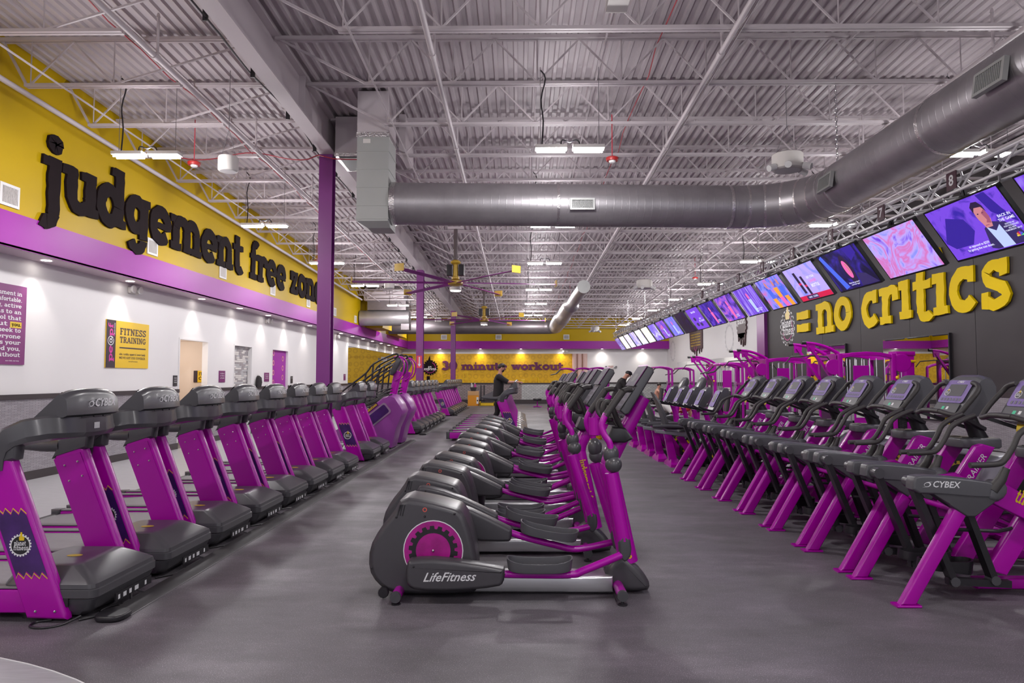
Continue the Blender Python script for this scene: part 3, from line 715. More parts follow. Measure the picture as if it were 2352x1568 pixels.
    obj('console_beam', MB().loft(rings), CH, t, ang=36)
    obj('console_neck', MB().box(-.43, -.30, -.26, .26, 1.335, 1.35, .005), 'black', t)
    h = MB(); R_ = []
    for k in range(9):
        v = -1+2*k/8; y = v*.30; c = 1-abs(v)**3*.18; top = 1.345+.20*(1-.10*v*v-.10*abs(v)**6); bx = .03*v*v
        R_.append([(-.50-bx*.3, y, 1.345), (-.275-bx, y, 1.345), (-.245-bx, y, 1.36), (-.255-bx, y, top-.045), (-.285-bx, y, top-.008), (-.31-bx, y, top), (-.345, y, top-.004)])
    h.loft(R_); hh_ = obj('console_head', h, CH, t); wnormals(hh_.data, 42)
    dfr = frame((-.4265, 0, 1.445), (0, -1, 0), (.155, 0, .20)); obj('display', quad(-.22, .22, -.09, .09).xf(Matrix.Translation((-.004, 0, .002)) @ dfr), 'bezel', t, flat=True)
    hd = t
    obj('brand_print', sans('CYBEX', .080, .02, .25).xf(frame((-.2435, .075, 1.437), (0, 1, 0), (0, 0, 1))), 'decal_white', t, flat=True)
    swoosh(t, (-.2435, -.085, 1.434), (0, 1, 0), (0, 0, 1), .038)
    obj('vent_slot', MB().box(-.262, -.256, -.17, -.06, 1.339, 1.344).box(-.262, -.25, -.04, .05, 1.337, 1.345).box(-.262, -.25, .07, .16, 1.337, 1.345), 'black', t, flat=True)
    # motor hood
    def plan(x0, x1, hy, r, z): return [(x, y, z) for x, y in rrect(x0, x1, -hy, hy, r, 3)]
    obj('hood_base', MB().loft([plan(-.55, -.07, .34, .05, .03), plan(-.60, -.03, .37, .05, .07), plan(-.62, .0, .388, .05, .14), plan(-.62, .0, .382, .05, .145), plan(-.62, .014, .395, .05, .155), plan(-.62, .014, .395, .05, .205), plan(-.62, .004, .385, .05, .213)]), CH, t)
    hd_ = obj('hood', MB().loft([plan(-.62, .004, .39, .05, .213), plan(-.62, .0, .385, .05, .24), plan(-.62, -.03, .36, .05, .262), plan(-.60, -.17, .27, .05, .335), plan(-.56, -.22, .23, .05, .345)]), CH, t)
    wnormals(hd_.data, 22)
    obj('label_panel', MB().box(.006, .016, -.16, .30, .055, .115), 'black', t, flat=True)
    for y, w_ in ((-.12, .025), (-.05, .04), (.02, .03), (.10, .05), (.22, .025)): obj('label_print', quad(-w_/2, w_/2, -.016, .016).xf(frame((.0165, y, .082), (0, 1, 0), (0, 0, 1))), 'decal_white', t, flat=True)
    obj('warning_sticker', disc(.055, 18, .034).xf(frame((-.36, -.04, .3468), (1, 0, .0), (0, 1, 0))), 'sticker', t, flat=True)
    obj('power_switch', MB().box(-.2, -.165, -.397, -.385, .10, .155), 'black', t, flat=True)
    for x in (-1.9, -.5):
        for s_ in (-1, 1): obj('foot', MB().lathe([(.03, 0), (.03, .065)], (x, s_*.30, 0), 'z', 8), 'black', t)
    obj('safety_cord', MB().tube([(-.62, -.30, 1.19), (-.66, -.30, 1.12), (-.74, -.33, 1.06), (-.70, -.34, 1.00)], .003, 5, 3), 'cord_red', t)
    obj('power_cable', MB().tube([(-.02, .1, .07), (.08, .14, .02), (.13, .06, .009), (.07, -.05, .009), (.01, -.1, .015), (.05, -.2, .009), (-.1, -.38, .009)], .007, 5, 3), 'black', t)
    return t
mat('sticker_violet', (.05, .012, .12), .35, noise=.9, scale=7); mat('cord_red', (.7, .05, .03), .5)
TX, TY = -2.835, 4.985
tm = make_treadmill(); tm.location = (TX, TY, 0)
tm['label'] = 'charcoal and purple treadmill nearest the camera with a barcode under its console lettering'; tm['group'] = 'treadmills along the left aisle'
slots = [n for n in range(1, 11) if n != 8]
for i, n in enumerate(slots):
    if n == 9: lb = 'purple treadmill with a gear sticker, second before the tall stair machines'
    elif n == 10: lb = 'purple treadmill standing right in front of the tall stair machines'
    else: lb = f'charcoal and purple treadmill in the front left row, {ORD[i+1]} from the camera'
    dup(tm, (TX, TY+.96*n, 0), lb)
for i in range(7): dup(tm, (TX+.02, 19.95+.96*i, 0), f'purple treadmill in the block beyond the stair machines, {ORD[i]} from them', group='treadmills beyond the stair machines', skip=('foot', 'safety_cord'))
for i in range(8): dup(tm, (TX+.05, 29.4+.96*i, 0), f'small distant treadmill in the farthest left block, {ORD[i]} from the front of it', group='treadmills in the farthest left block', skip=('foot', 'safety_cord', 'power_cable'))
for i in range(9): dup(tm, (.22, 18.0+.96*i, 0), 'purple treadmill under the walking man in the centre rows' if i == 0 else f'treadmill in the centre rows, {ORD[i-1]} behind the walking man', group='treadmills in the centre rows', skip=('foot', 'safety_cord', 'power_cable'))
# barcode sticker on the nearest one
bc = MB()
for i in range(4): bc.add(quad(-.03+.016*i, -.019+.016*i, -.022, .022).v, [(0, 1, 2, 3)])
obj('barcode_sticker', bc.xf(frame((-.2535, .0, 1.275), (0, 1, 0), (0, 0, 1))), 'decal_white', tm, flat=True)
m = MB(); m.tube([(.02, .02, .06), (.06, -.05, .010), (.10, -.17, .008), (.0, -.26, .008), (-.07, -.18, .008), (-.02, -.06, .010), (.07, -.10, .012), (.10, -.20, .012), (.03, -.28, .012), (-.1, -.34, .010)], .0075, 6, 5)
m.tube([(-.10, -.36, .03), (-.16, -.46, .008), (-.24, -.52, .008), (-.34, -.50, .008), (-.36, -.42, .008), (-.28, -.38, .01)], .0075, 6, 5)
obj('coiled_cable', m, 'black', tm)
# cable ramps on the floor
for i, (y0, y1) in enumerate(((4.62, 17.6), (19.4, 26.6), (29.2, 36.8))):
    m = MB().prism([(-2.815, 0), (-2.655, 0), (-2.66, .012), (-2.70, .035), (-2.79, .035), (-2.812, .012)], y0+.12, y1, 'y')
    t_ = thing('cable_ramp', ['long black rubber cable ramp beside the front left treadmills', 'black cable ramp beside the treadmills past the stair machines', 'black cable ramp beside the farthest treadmills'][i], 'cable cover', group='rubber cable ramps')
    obj('ramp', m, 'rubber', t_)
    obj('end_cap', MB().prism(rrect(-2.84, -2.64, y0-.05, y0+.14, .07), 0, .045, 'z', .012), 'black', t_)
    obj('edge_strip', MB().box(-2.655, -2.648, y0+.1, y1, 0, .006), 'rail_grey', t_, flat=True)

# ================================================================ ELLIPTICAL (x as in the side view, y = 0 on the centre plane, near side y < 0)
def make_elliptical(ph=0):
    t = thing('elliptical_trainer', 'x', 'elliptical trainer')
    Hs = smooth2([(-.875, .735), (-.94, .62), (-1.04, .50), (-1.115, .36), (-1.12, .20), (-1.06, .10), (-.96, .03), (-.8, .015), (-.36, .02), (-.31, .06), (-.315, .28), (-.345, .42), (-.39, .56), (-.435, .635), (-.50, .66), (-.68, .705)], 1)
    hz = obj('rear_housing', MB().prism(Hs, -.20, .20, 'y', .045), 'charcoal', t)
    for s_ in (-1, 1):
        fc = (-.636, s_*.2015, .347); xd = (1, 0, 0) if s_ < 0 else (-1, 0, 0)
        obj('wheel_recess', disc(.222, 32).xf(frame((-.636, s_*.2005, .347), xd, (0, 0, 1))), 'decal_white', hz, flat=True)
        obj('wheel_disc', disc(.215, 32).xf(frame(fc, xd, (0, 0, 1))), 'disc_pink', hz, flat=True)
        obj('gear_print', gear(.158, .182, 18, .128).xf(frame((-.636, s_*.2025, .347), xd, (0, 0, 1))), 'black', hz, flat=True)
        obj('hub', MB().ball((-.636, s_*.202, .347), .011, 8, 5), 'chrome', hz)
        for x, z in ((-.91, .59), (-.48, .615), (-.70, .595), (-1.09, .22)): obj('screw', MB().ball((x, s_*.2, z), .009, 6, 4), 'black', hz)
    for k in range(3): obj('vent_slot', MB().prism([(-.905+.018*k, .60), (-.897+.018*k, .60), (-.880+.018*k, .68), (-.888+.018*k, .68)], -.202, .202, 'y'), 'black', hz, flat=True)
    obj('badge_print', ring(.010, .017, 16).xf(frame((-.70, -.2015, .645), (1, 0, 0), (0, 0, 1))), 'badge_red', hz, flat=True)
    # aluminium spine and front shroud
    obj('spine', MB().prism([(-.40, .02), (.70, .02), (.70, .145), (.45, .135), (-.40, .14)], -.125, .125, 'y', .015), 'silver', t)
    fs = smooth2([(.64, .015), (.645, .17), (.70, .245), (.77, .285), (.84, .24), (.94, .15), (.985, .07), (.96, .015)], 1)
    obj('front_shroud', MB().prism(fs, -.10, .10, 'y', .04), 'charcoal', t)
    # stabilisers
    for x, z in ((-.885, .055), (.735, .07)):
        sb_ = obj('stabiliser', MB().tube([(x, -.33, z), (x, .33, z)], .038, 12), PU, t)
        for s_ in (-1, 1):
            obj('end_cap', MB().tube([(x, s_*.338, z), (x, s_*.362, z)], [.041, .038], 14), 'gunmetal', sb_)
            obj('foot', MB().lathe([(.035, 0), (.035, .008), (.012, .012), (.012, .035)], (x, s_*.33, 0), 'z', 8), 'black', sb_)
    for s_ in (-1, 1): obj('wheel', MB().lathe([(.035, -.02), (.04, -.012), (.04, .012), (.035, .02)], (-1.0, s_*.2, .045), 'y', 12), 'black', t)
    # pedal arms: near side low, far side high (opposite phase)
    for s_ in (-1, 1):
        low = (s_ < 0) != bool(ph)
        y0 = s_*.30
        if low:
            cp = smooth2([(-.815, .20), (-.806, .297), (-.777, .321), (-.561, .327), (-.118, .264), (-.104, .24), (-.112, .158), (-.154, .129), (-.464, .098), (-.739, .103), (-.80, .135)], 1)
            tb = [(-.12, y0, .208), (.347, y0, .205), (.466, y0, .236), (.75, y0, .352)]; pd_ = [(-.10, .245), (.375, .245), 0, 0]; pz, pa = .235, 0.0; px = .145
        else:
            cp = smooth2([(-.78, .56), (-.78, .645), (-.72, .66), (-.47, .60), (-.075, .415), (-.058, .39), (-.068, .315), (-.10, .305), (-.38, .31), (-.6, .40)], 1)
            tb = [(-.08, y0, .372), (.03, y0, .335), (.297, y0, .268), (.472, y0, .238), (.775, y0, .300)]; pz, pa = .335, -.17; px = .23
        cvr = obj('arm_cover', MB().prism(cp, y0-.07, y0+.07, 'y', .028), 'charcoal', t)
        if low:
            obj('brand_print', sans('LifeFitness', .088, .012, .45).xf(frame((-.505, y0-s_*0-.0715 if s_ < 0 else y0+.0715, .203), (1, 0, .02) if s_ < 0 else (-1, 0, 0), (0, 0, 1))), 'decal_white', cvr, flat=True)
        elif s_ < 0:
            obj('brand_print', sans('LifeFitness', .070, .012, .45).xf(frame((-.36, y0-.0715, .44), (1, 0, -.32), (.32, 0, 1))), 'decal_white', cvr, flat=True)
        for x, z in ((cp[3][0]+.03, cp[3][1]-.04), (cp[9][0], cp[9][1]-.02)): obj('screw', MB().ball((x, y0+s_*.07, z), .007, 6, 4), 'black', cvr)
        obj('pedal_bar', MB().tube(tb, .027, 10, 4), PU, t)
        # pedal tray: open boat-shaped rim with a ribbed sole
        R0 = Matrix.Rotation(-pa, 4, 'Y'); T0 = Matrix.Translation((px, y0, pz)) @ R0
        def tray(w0, d0, z, sc): return [(x, y, z+((.035 if z > .05 else .008)*abs(x/.24)**3)) for x, y in [(.235*sc*math.copysign(abs(math.cos(a))**.6, math.cos(a)), .105*sc*math.copysign(abs(math.sin(a))**.6, math.sin(a))) for a in [2*PI*i/20 for i in range(20)]]]
        tr = MB().loft([tray(0, 0, 0, .93), tray(0, 0, .012, .98), tray(0, 0, .062, 1.02), tray(0, 0, .066, .995), tray(0, 0, .062, .965), tray(0, 0, .018, .94)], cap=False)
        tr.f.append(tuple(range(20))[::-1]); tr.f.append(tuple(range(100, 120)))
        p_ = obj('pedal', tr.xf(T0), 'grey_shell', t)
        rb = MB()
        for k in range(7): rb.box(-.15+.045*k, -.135+.045*k, -.075, .075, .018, .024)
        obj('sole_ribs', rb.xf(T0), 'rail_grey', p_, flat=True)
    # swing arms with knuckles and upper handles
    for s_ in (-1, 1):
        low = (s_ < 0) != bool(ph)
        y = s_*.28; dx = 0 if low else .04
        bx, bz = (.755, .385) if low else (.775, .33)
        jt = (.665+(-.06 if not low else 0), .93)
        obj('swing_arm', MB().tube([(bx, y, bz+.06), (jt[0]+.0, y, jt[1])], [.052, .046], 12), PU, t)
        obj('arm_joint', MB().prism(smooth2([(bx-.045, bz+.10), (bx+.035, bz+.10), (bx+.055, bz-.02), (bx+.01, bz-.09), (bx-.03, bz-.06)]), y-.05, y+.05, 'y', .015), 'gunmetal', t)
        kn = obj('knuckle', MB().ball((jt[0]+.02, y, jt[1]+.06), (.062, .06, .062), 14, 9).ball((jt[0]+.005, y+s_*(-.02), jt[1]+.13), (.058, .055, .075), 14, 9), 'gunmetal', t)
        ox = jt[0]-.665
        obj('upper_arm', MB().tube([(.667+ox, y, 1.10), (.655+ox, y, 1.15), (.617+ox, y*.98, 1.21), (.605+ox, y*.95, 1.28), (.635+ox, y*.93, 1.355)], .024, 10, 4), PU, t)
        obj('handle_grip', MB().tube([(.630+ox, y*.93, 1.34), (.76+ox, y*.9, 1.52)], [.026, .027], 10).tube([(.757+ox, y*.9, 1.52), (.80+ox, y*.75, 1.532), (.83+ox, y*.65, 1.53)], .022, 8), 'grip', t)
    # mast, cup holder, fixed grips
    obj('mast', MB().tube([(.83, 0, .22), (.70, 0, .86), (.69, 0, .95), (.735, 0, 1.07), (.96, 0, 1.47)], [.075, .068, .066, .064, .052], 14, 5), PU, t)
    ms = sans  # noqa
    lt = slab_text('judgement free zone', 0, .62, 0, .042)
    obj('slogan_print', lt.xf(frame((.765-.085, -.0775, .86), (.13, 0, -.62), (.62, 0, .13))), 'decal_yellow', t, flat=True)
    obj('cup_holder', MB().lathe([(.036, 0), (.044, .005), (.048, .13), (.048, .135), (.044, .135), (.042, .02)], (.575, -.06, 1.18), 'z', 14), PU, t)
    obj('tray', MB().prism([(.66, 1.16), (.70, 1.25), (.80, 1.24), (.86, 1.16), (.80, 1.13), (.68, 1.13)], -.12, .12, 'y', .015), 'black', t)
    for s_ in (-1, 1):
        obj('fixed_grip', MB().tube([(.70, s_*.05, 1.30), (.66, s_*.12, 1.31), (.625, s_*.15, 1.36), (.635, s_*.155, 1.42), (.665, s_*.15, 1.44), (.70, s_*.14, 1.39), (.74, s_*.10, 1.30), (.785, s_*.05, 1.22)], .021, 8, 3), 'grip', t)
    # console: slanted slab
    a, b_ = Vector((.745, 0, 1.375)), Vector((.965, 0, 1.70)); d = (b_-a).normalized(); nrm = Vector((d.z, 0, -d.x))
    def cpt(u_, v_): q = a+d*u_+nrm*v_; return (q.x, q.z)
    Ln = (b_-a).length
    cs = obj('console', MB().prism([cpt(0, 0), cpt(Ln*.55, 0), cpt(Ln*.55, -.012), cpt(Ln, -.012), cpt(Ln+.01, .03), cpt(Ln-.01, .055), cpt(.02, .07), cpt(-.005, .05)], -.20, .20, 'y', .012), 'gunmetal', t)
    fr_ = frame(a-nrm*.0145+d*.0, (0, -1, 0), d)
    obj('console_trim', MB().add([(x, y, z) for x, y, z in quad(-.205, .205, Ln*.56, Ln+.012).v], [(0, 1, 2, 3)]).xf(frame(a-nrm*.0135, (0, -1, 0), d)), 'purple_plate', cs, flat=True)
    obj('face_print', quad(-.195, .195, .21, Ln).xf(frame(a-nrm*.015, (0, -1, 0), d)), 'console_face', cs, flat=True)
    obj('face_print', quad(-.195, .195, .012, .20).xf(frame(a-nrm*.0015, (0, -1, 0), d)), 'console_face', cs, flat=True)
    obj('display', quad(-.07, .07, .25, .32).xf(frame(a-nrm*.016, (0, -1, 0), d)), 'screen_grey', cs, flat=True)
    kp = MB()
    for i in range(6):
        for j in range(3): kp.add(quad(-.16+.055*i, -.125+.055*i, .035+.05*j, .055+.05*j).v, [(0, 1, 2, 3)])
    obj('key_print', kp.xf(frame(a-nrm*.0025, (0, -1, 0), d)), 'key_grey', cs, flat=True)
    return t
mat('disc_pink', (.36, .012, .22), .3, noise=.75, scale=9); mat('badge_red', (.6, .10, .08), .5)
mat('console_face', (.07, .055, .085), .6, noise=.6, scale=25); mat('key_grey', (.16, .15, .19), .6)
mat('screen_grey', (.06, .055, .065), .5)
eA = make_elliptical(0); eB = make_elliptical(1)
EY = [5.30, 6.47, 7.39, 8.27, 9.17, 10.07, 11.2, 12.2, 13.2, 14.25, 15.35, 16.5]
EX = [0, -.13, -.13, -.10, -.02, -.02, -.07, -.03, .06, .07, .07, .10]
for i, (x, y) in enumerate(zip(EX, EY)):
    src = eA if i % 2 == 0 else eB
    lb = ['nearest elliptical trainer, its pink and black gear disc fully in view', 'elliptical trainer second from the camera, the yellow slogan down its post'][i] if i < 2 else f'elliptical trainer {ORD[i]} from the camera in the centre row'
    if i < 2: src.location = (x, y, 0); src['label'] = lb; src['group'] = 'elliptical trainers in the centre row'
    else: dup(src, (x, y, 0), lb)

# ================================================================ ARC TRAINER (x absolute as seen, y = 0 centre, near side y < 0)
def make_arc():
    t = thing('arc_trainer', 'x', 'cross trainer')
    for s_ in (-1, 1):
        y = s_*.335
        lg = obj('leg', MB().prism([(2.695, .015), (2.805, .015), (3.215, .70), (3.10, .70)], y-.035, y+.035, 'y', .012), PU, t)
        obj('foot_plate', MB().box(2.66, 2.835, y-.05, y+.05, 0, .016, .004), PU, lg)
        cv = smooth2([(2.79, .80), (2.80, .905), (2.83, .925), (2.95, .925), (3.17, .905), (3.38, .875), (3.43, .82), (3.41, .765), (3.2, .772), (3.0, .79)], 1)
        c_ = obj('rear_cover', MB().prism(cv, y-.058, y+.058, 'y', .016), 'grey_shell', t)
        obj('lower_cover', MB().prism([(2.93, .80), (3.05, .715), (3.175, .635), (3.235, .635), (3.37, .73), (3.42, .79), (3.3, .80)], y-.048, y+.048, 'y', .012), 'gunmetal', t)
        if s_ < 0:
            obj('brand_print', sans('CYBEX', .062, .016, .25).xf(frame((3.02, y-.0592, .862), (1, 0, -.03), (0, 0, 1))), 'decal_white', c_, flat=True)
            swoosh(c_, (2.892, y-.0592, .864), (1, 0, 0), (0, 0, 1), .032)
        obj('side_cap', MB().prism(smooth2([(3.30, .76), (3.33, .86), (3.40, .90), (3.47, .86), (3.46, .78), (3.38, .73)]), y-.066, y+.066, 'y', .03), 'grey_shell', t)
        # hanging links and pedal
        yi = s_*.24
        for x0, z0, x1, z1 in ((3.24, .70, 3.43, .16), (2.86, .86, 3.14, .15)):
            obj('link', MB().bar((x0, yi, z0), (x1, yi, z1), .045, .075, (0, 1, 0)), 'black', t)
            obj('link_pivot', MB().tube([(x0, yi-.05, z0), (x0, yi+.05, z0)], .043, 12), 'gunmetal', t); obj('link_pivot', MB().tube([(x1, yi-.04, z1), (x1, yi+.04, z1)], .035, 10), 'gunmetal', t)
        obj('pedal_beam', MB().bar((3.10, yi, .15), (3.55, yi, .13), .05, .05), 'black', t)
        bt = [(x, y_, .0) for x, y_ in rrect(-.20, .18, -.075, .075, .07, 3)]
        p_ = MB().loft([[(x, y_, -.015) for x, y_, _ in bt], [(x*1.02, y_*1.02, .0) for x, y_, _ in bt], [(x*1.02, y_*1.02, .05+.05*max(0, x/.2)) for x, y_, _ in bt], [(x*.94, y_*.92, .05+.05*max(0, x/.2)) for x, y_, _ in bt], [(x*.93, y_*.9, .005) for x, y_, _ in bt]])
        obj('pedal', p_.xf(Matrix.Translation((3.16, s_*.13, .21)) @ Matrix.Rotation(.12, 4, 'Y')), 'black', t)
        obj('drive_rod', MB().tube([(3.10, yi, .52), (3.5, yi*.9, .50), (4.2, yi*.6, .62)], .014, 6), 'black', t)
        # moving arm with low grip
        obj('moving_arm', MB().tube([(3.36, s_*.37, .82), (3.42, s_*.38, .90), (3.455, s_*.385, .98)], [.04, .034, .026], 10).tube([(3.20, s_*.385, .998), (3.37, s_*.385, 1.005), (3.44, s_*.385, 1.03), (3.51, s_*.385, 1.13), (3.56, s_*.38, 1.22), (3.66, s_*.37, 1.28), (3.74, s_*.36, 1.31)], .021, 10, 3), 'grip', t)
        # fixed grip curling round the console
        obj('fixed_grip', MB().tube([(3.70, s_*.12, 1.325), (3.73, s_*.25, 1.30), (3.76, s_*.30, 1.315), (3.83, s_*.31, 1.40), (3.92, s_*.30, 1.50), (3.95, s_*.26, 1.555), (3.96, s_*.18, 1.575)], .021, 10, 3), 'grip', t)
        obj('grip_stay', MB().bar((3.76, s_*.27, 1.30), (4.08, s_*.12, 1.17), .05, .03), 'black', t)
        # sloping side beams
        yb = s_*.19
        bm = obj('side_beam', MB().prism([(3.40, .22), (3.55, .18), (4.11, 1.02), (4.0, 1.05), (3.94, 1.03)], yb-.035, yb+.035, 'y', .012), PU, t)
        if s_ < 0:
            d = Vector((.52, 0, .78)).normalized(); nn = Vector((-d.z, 0, d.x))
            obj('model_print', sans('ARC TRAINER', .075, .004, .2).xf(frame(Vector((3.88, yb-.0362, .76)), d, nn)), 'decal_white', bm, flat=True)
        # lower rail to the front foot
        lr_ = obj('lower_rail', MB().prism([(3.36, .84), (3.36, .74), (4.0, .42), (4.85, .10), (4.85, .03), (4.92, .03), (4.92, .16), (4.1, .52), (3.5, .86)], s_*.27-.03, s_*.27+.03, 'y', .01), PU, t)
        if s_ < 0:
            obj('slogan_print', slab_text('the judgement free zone', 0, .85, 0, .07).xf(frame((3.56, s_*.27-.031, .735), (.86, 0, -.44), (.44, 0, .86))), 'decal_yellow', lr_, flat=True)
    # front: flywheel housing, tray, mast, console
    fw = obj('flywheel_housing', MB().lathe([(.24, -.12), (.29, -.09), (.29, .09), (.24, .12)], (4.42, 0, .62), 'y', 26), 'black', t)
    for s_ in (-1, 1): obj('gear_print', gear(.145, .170, 18, .138).xf(frame((4.42, s_*.1215, .62), (1, 0, 0) if s_ < 0 else (-1, 0, 0), (0, 0, 1))), 'gold', fw, flat=True)
    obj('front_shell', MB().prism(smooth2([(3.98, .55), (4.02, .84), (4.14, .92), (4.34, .96), (4.60, .88), (4.66, .80), (4.5, .84), (4.3, .86), (4.16, .72), (4.12, .45)]), -.15, .15, 'y', .03), 'pale_shell', t)
    obj('front_foot', MB().box(4.80, 4.90, -.36, .36, .0, .05, .012), PU, t)
    obj('base_rail', MB().box(3.45, 4.9, -.05, .05, .03, .11, .012), PU, t)
    obj('rear_crossbar', MB().tube([(3.16, -.33, .66), (3.16, .33, .66)], .022, 8), PU, t)
    tr = smooth2([(3.86, -.10), (3.86, .10), (3.92, .15), (4.02, .16), (4.20, .16), (4.25, .1), (4.25, -.1), (4.20, -.16), (4.02, -.16), (3.92, -.15)])
    obj('tray', MB().prism(tr, 1.0, 1.09, 'z', .015), 'grey_shell', t)
    for s_ in (-1, 1): obj('cup_well', MB().lathe([(.042, 0), (.042, .004)], (3.96, s_*.085, 1.0905), 'z', 14), 'black', t)
    obj('mast', MB().tube([(4.13, 0, 1.05), (4.06, 0, 1.2), (4.02, 0, 1.32)], [.075, .06, .055], 10), 'black', t)
    # console head: thick rounded box leaning back
    prof = [(3.80, 1.285), (3.84, 1.265), (3.94, 1.24), (4.06, 1.31), (4.16, 1.45), (4.165, 1.56), (4.13, 1.625), (4.06, 1.645), (4.01, 1.62)]
    hd = MB(); R_ = []
    for k in range(9):
        v = -1+2*k/8; c = 1-.16*abs(v)**5; cx, cz = 4.0, 1.44
        R_.append([(cx+(x-cx)*c, .215*v, cz+(z-cz)*c) for x, z in prof])
    h = obj('console', hd.loft(R_), 'grey_shell', t)
    A_, B_ = Vector((3.795, 0, 1.285)), Vector((4.005, 0, 1.62)); d = (B_-A_).normalized(); nn = Vector((d.z, 0, -d.x)); L_ = (B_-A_).length
    obj('face_print', MB().prism(rrect(-.175, .175, .13, L_-.03, .03), 0, .001, 'z').xf(frame(A_-nn*.003, (0, -1, 0), d)), 'console_violet', h, flat=True)
    obj('display', MB().prism(rrect(-.115, .115, .20, L_-.075, .008), 0, .001, 'z').xf(frame(A_-nn*.005, (0, -1, 0), d)), 'screen_grey', h, flat=True)
    obj('keypad', MB().prism(rrect(-.165, .165, .02, .125, .02), 0, .001, 'z').xf(frame(A_-nn*.004, (0, -1, 0), d)), 'gunmetal', h, flat=True)
    for x, w_, mm in ((-.04, .035, 'panel_green'), (.02, .03, 'decal_white')): obj('key_print', quad(x-w_/2, x+w_/2, .06, .09).xf(frame(A_-nn*.006, (0, -1, 0), d)), mm, h, flat=True)
    kk = MB()
    for i in range(7): kk.add(quad(-.14+.042*i, -.115+.042*i, .15, .178).v, [(0, 1, 2, 3)])
    obj('key_print', kk.xf(frame(A_-nn*.0062, (0, -1, 0), d)), 'key_grey', h, flat=True)
    obj('brand_print', sans('CYBEX', .03, .03, .25).xf(frame(A_+d*(L_-.05)-nn*.006, (0, -1, 0), d)), 'decal_white', h, flat=True)
    thumb_gear(h, A_+d*.235-nn*.007+Vector((0, .10, 0)), (0, -1, 0), d, .035)
    obj('paper_tag', quad(-.04, .04, -.03, .03).xf(frame((3.83, -.02, 1.235), (0, -1, 0), (.2, 0, 1))), 'sticker', t, flat=True)
    obj('grip_bar', MB().tube([(3.70, -.12, 1.325), (3.69, 0, 1.33), (3.70, .12, 1.325)], .022, 8), 'grip', t)
    return t
mat('console_violet', (.22, .15, .40), .6, noise=.35, scale=12)
AY, AP = 5.31, .87
ar = make_arc(); ar.location = (0, AY, 0); ar['label'] = 'arc trainer nearest the camera, white lettering on its grey rear cover'; ar['group'] = 'arc trainers in the right hand row'
for i in range(1, 8): dup(ar, (-.012*i, AY+AP*i, 0), f'arc trainer {ORD[i]} from the camera in the right hand row')
# ================================================================ DUCTS
def duct(path, r, seam=.125, n=32, bead=.0016, rad=None):
    P = [Vector(p) for p in path]; L = [0]
    for a, b_ in zip(P, P[1:]): L.append(L[-1]+(b_-a).length)
    tot = L[-1]; S_ = []
    k = 0
    while k*seam < tot:
        S_ += [(k*seam, 0), (min(k*seam+.008, tot), bead), (min(k*seam+.016, tot), 0)]; k += 1
    S_.append((tot, 0)); rings = []
    for s_, b2 in S_:
        i = max(0, min(len(P)-2, next((q for q in range(len(L)-1) if L[q+1] >= s_), len(P)-2)))
        f = (s_-L[i])/(L[i+1]-L[i]) if L[i+1] > L[i] else 0; p = P[i].lerp(P[i+1], f)
        t0 = (P[i+1]-P[i]).normalized(); t1 = (P[min(i+2, len(P)-1)]-P[min(i+1, len(P)-2)]).normalized(); tt = t0.lerp(t1, f*.5).normalized()
        sd = tt.cross(Vector((0, 0, 1))).normalized(); u = sd.cross(tt); rr = r+b2
        if rad: rr = rad[i]*(1-f)+rad[i+1]*f+b2
        rings.append([tuple(p+sd*rr*math.cos(2*PI*q/n)+u*rr*math.sin(2*PI*q/n)+tt*.03*math.cos(2*PI*q/n)*(1 if bead else 0)) for q in range(n)])
    m = MB().loft(rings); return m
dt = thing('air_duct', 'big round galvanised duct crossing the hall and turning towards the camera above the screens', 'air duct')
R1 = .352
obj('duct_run', duct([(-2.12, 11.3, 4.53), (3.75, 11.3, 4.46)], R1), 'galv', dt, ang=13)
el = [(3.75+1.05*math.sin(a), 11.3-1.05*(1-math.cos(a)), 4.46) for a in [PI/2*i/5 for i in range(6)]]
obj('duct_run', duct([(4.8, 10.25, 4.46), (4.8, -3, 4.5)], R1), 'galv', dt, ang=13)
for i in range(5):
    obj('elbow_segment', MB().tube([el[i], el[i+1]], R1+.002, 28), 'galv', dt)
for i in range(6):
    a = PI/2*i/5; d = Vector((math.cos(a), -math.sin(a), 0)); p = Vector(el[i])
    obj('foil_band', MB().tube([p-d*.022, p+d*.022], R1+.008, 28), 'foil', dt)
for p0, p1 in (((.62, 11.3, 4.505), (.66, 11.3, 4.505)), ((-2.13, 11.3, 4.53), (-2.04, 11.3, 4.53)), ((4.8, 7.6, 4.47), (4.8, 7.55, 4.47)), ((3.45, 11.3, 4.46), (3.50, 11.3, 4.46)), ((4.8, 9.95, 4.46), (4.8, 9.9, 4.46))):
    obj('foil_band', MB().tube([p0, p1], R1+.008, 28), 'foil', dt)
def grille(parent, o, xd, yd, w_, h, nv, m='galv_box'):
    F_ = frame(o, xd, yd)
    g_ = obj('grille', MB().box(-w_/2-.03, w_/2+.03, -h/2-.03, -h/2, 0, .05).box(-w_/2-.03, w_/2+.03, h/2, h/2+.03, 0, .05).box(-w_/2-.03, -w_/2, -h/2, h/2, 0, .05).box(w_/2, w_/2+.03, -h/2, h/2, 0, .05).xf(F_), m, parent, flat=True)
    obj('backing', MB().box(-w_/2, w_/2, -h/2, h/2, -.0, .012).xf(F_), 'black', g_, flat=True)
    v = MB()
    for k in range(nv): x = -w_/2+w_*(k+.5)/nv; v.box(x-.004, x+.004, -h/2, h/2, .012, .045)
    for k in range(1, 4 if nv > 10 else 2): y = -h/2+h*k/4; v.box(-w_/2, w_/2, y-.003, y+.003, .014, .03)
    obj('vanes', v.xf(F_), m, g_, flat=True); return g_
grille(dt, (1.02, 10.935, 4.42), (1, 0, 0), (0, 0, 1), .34, .13, 16)
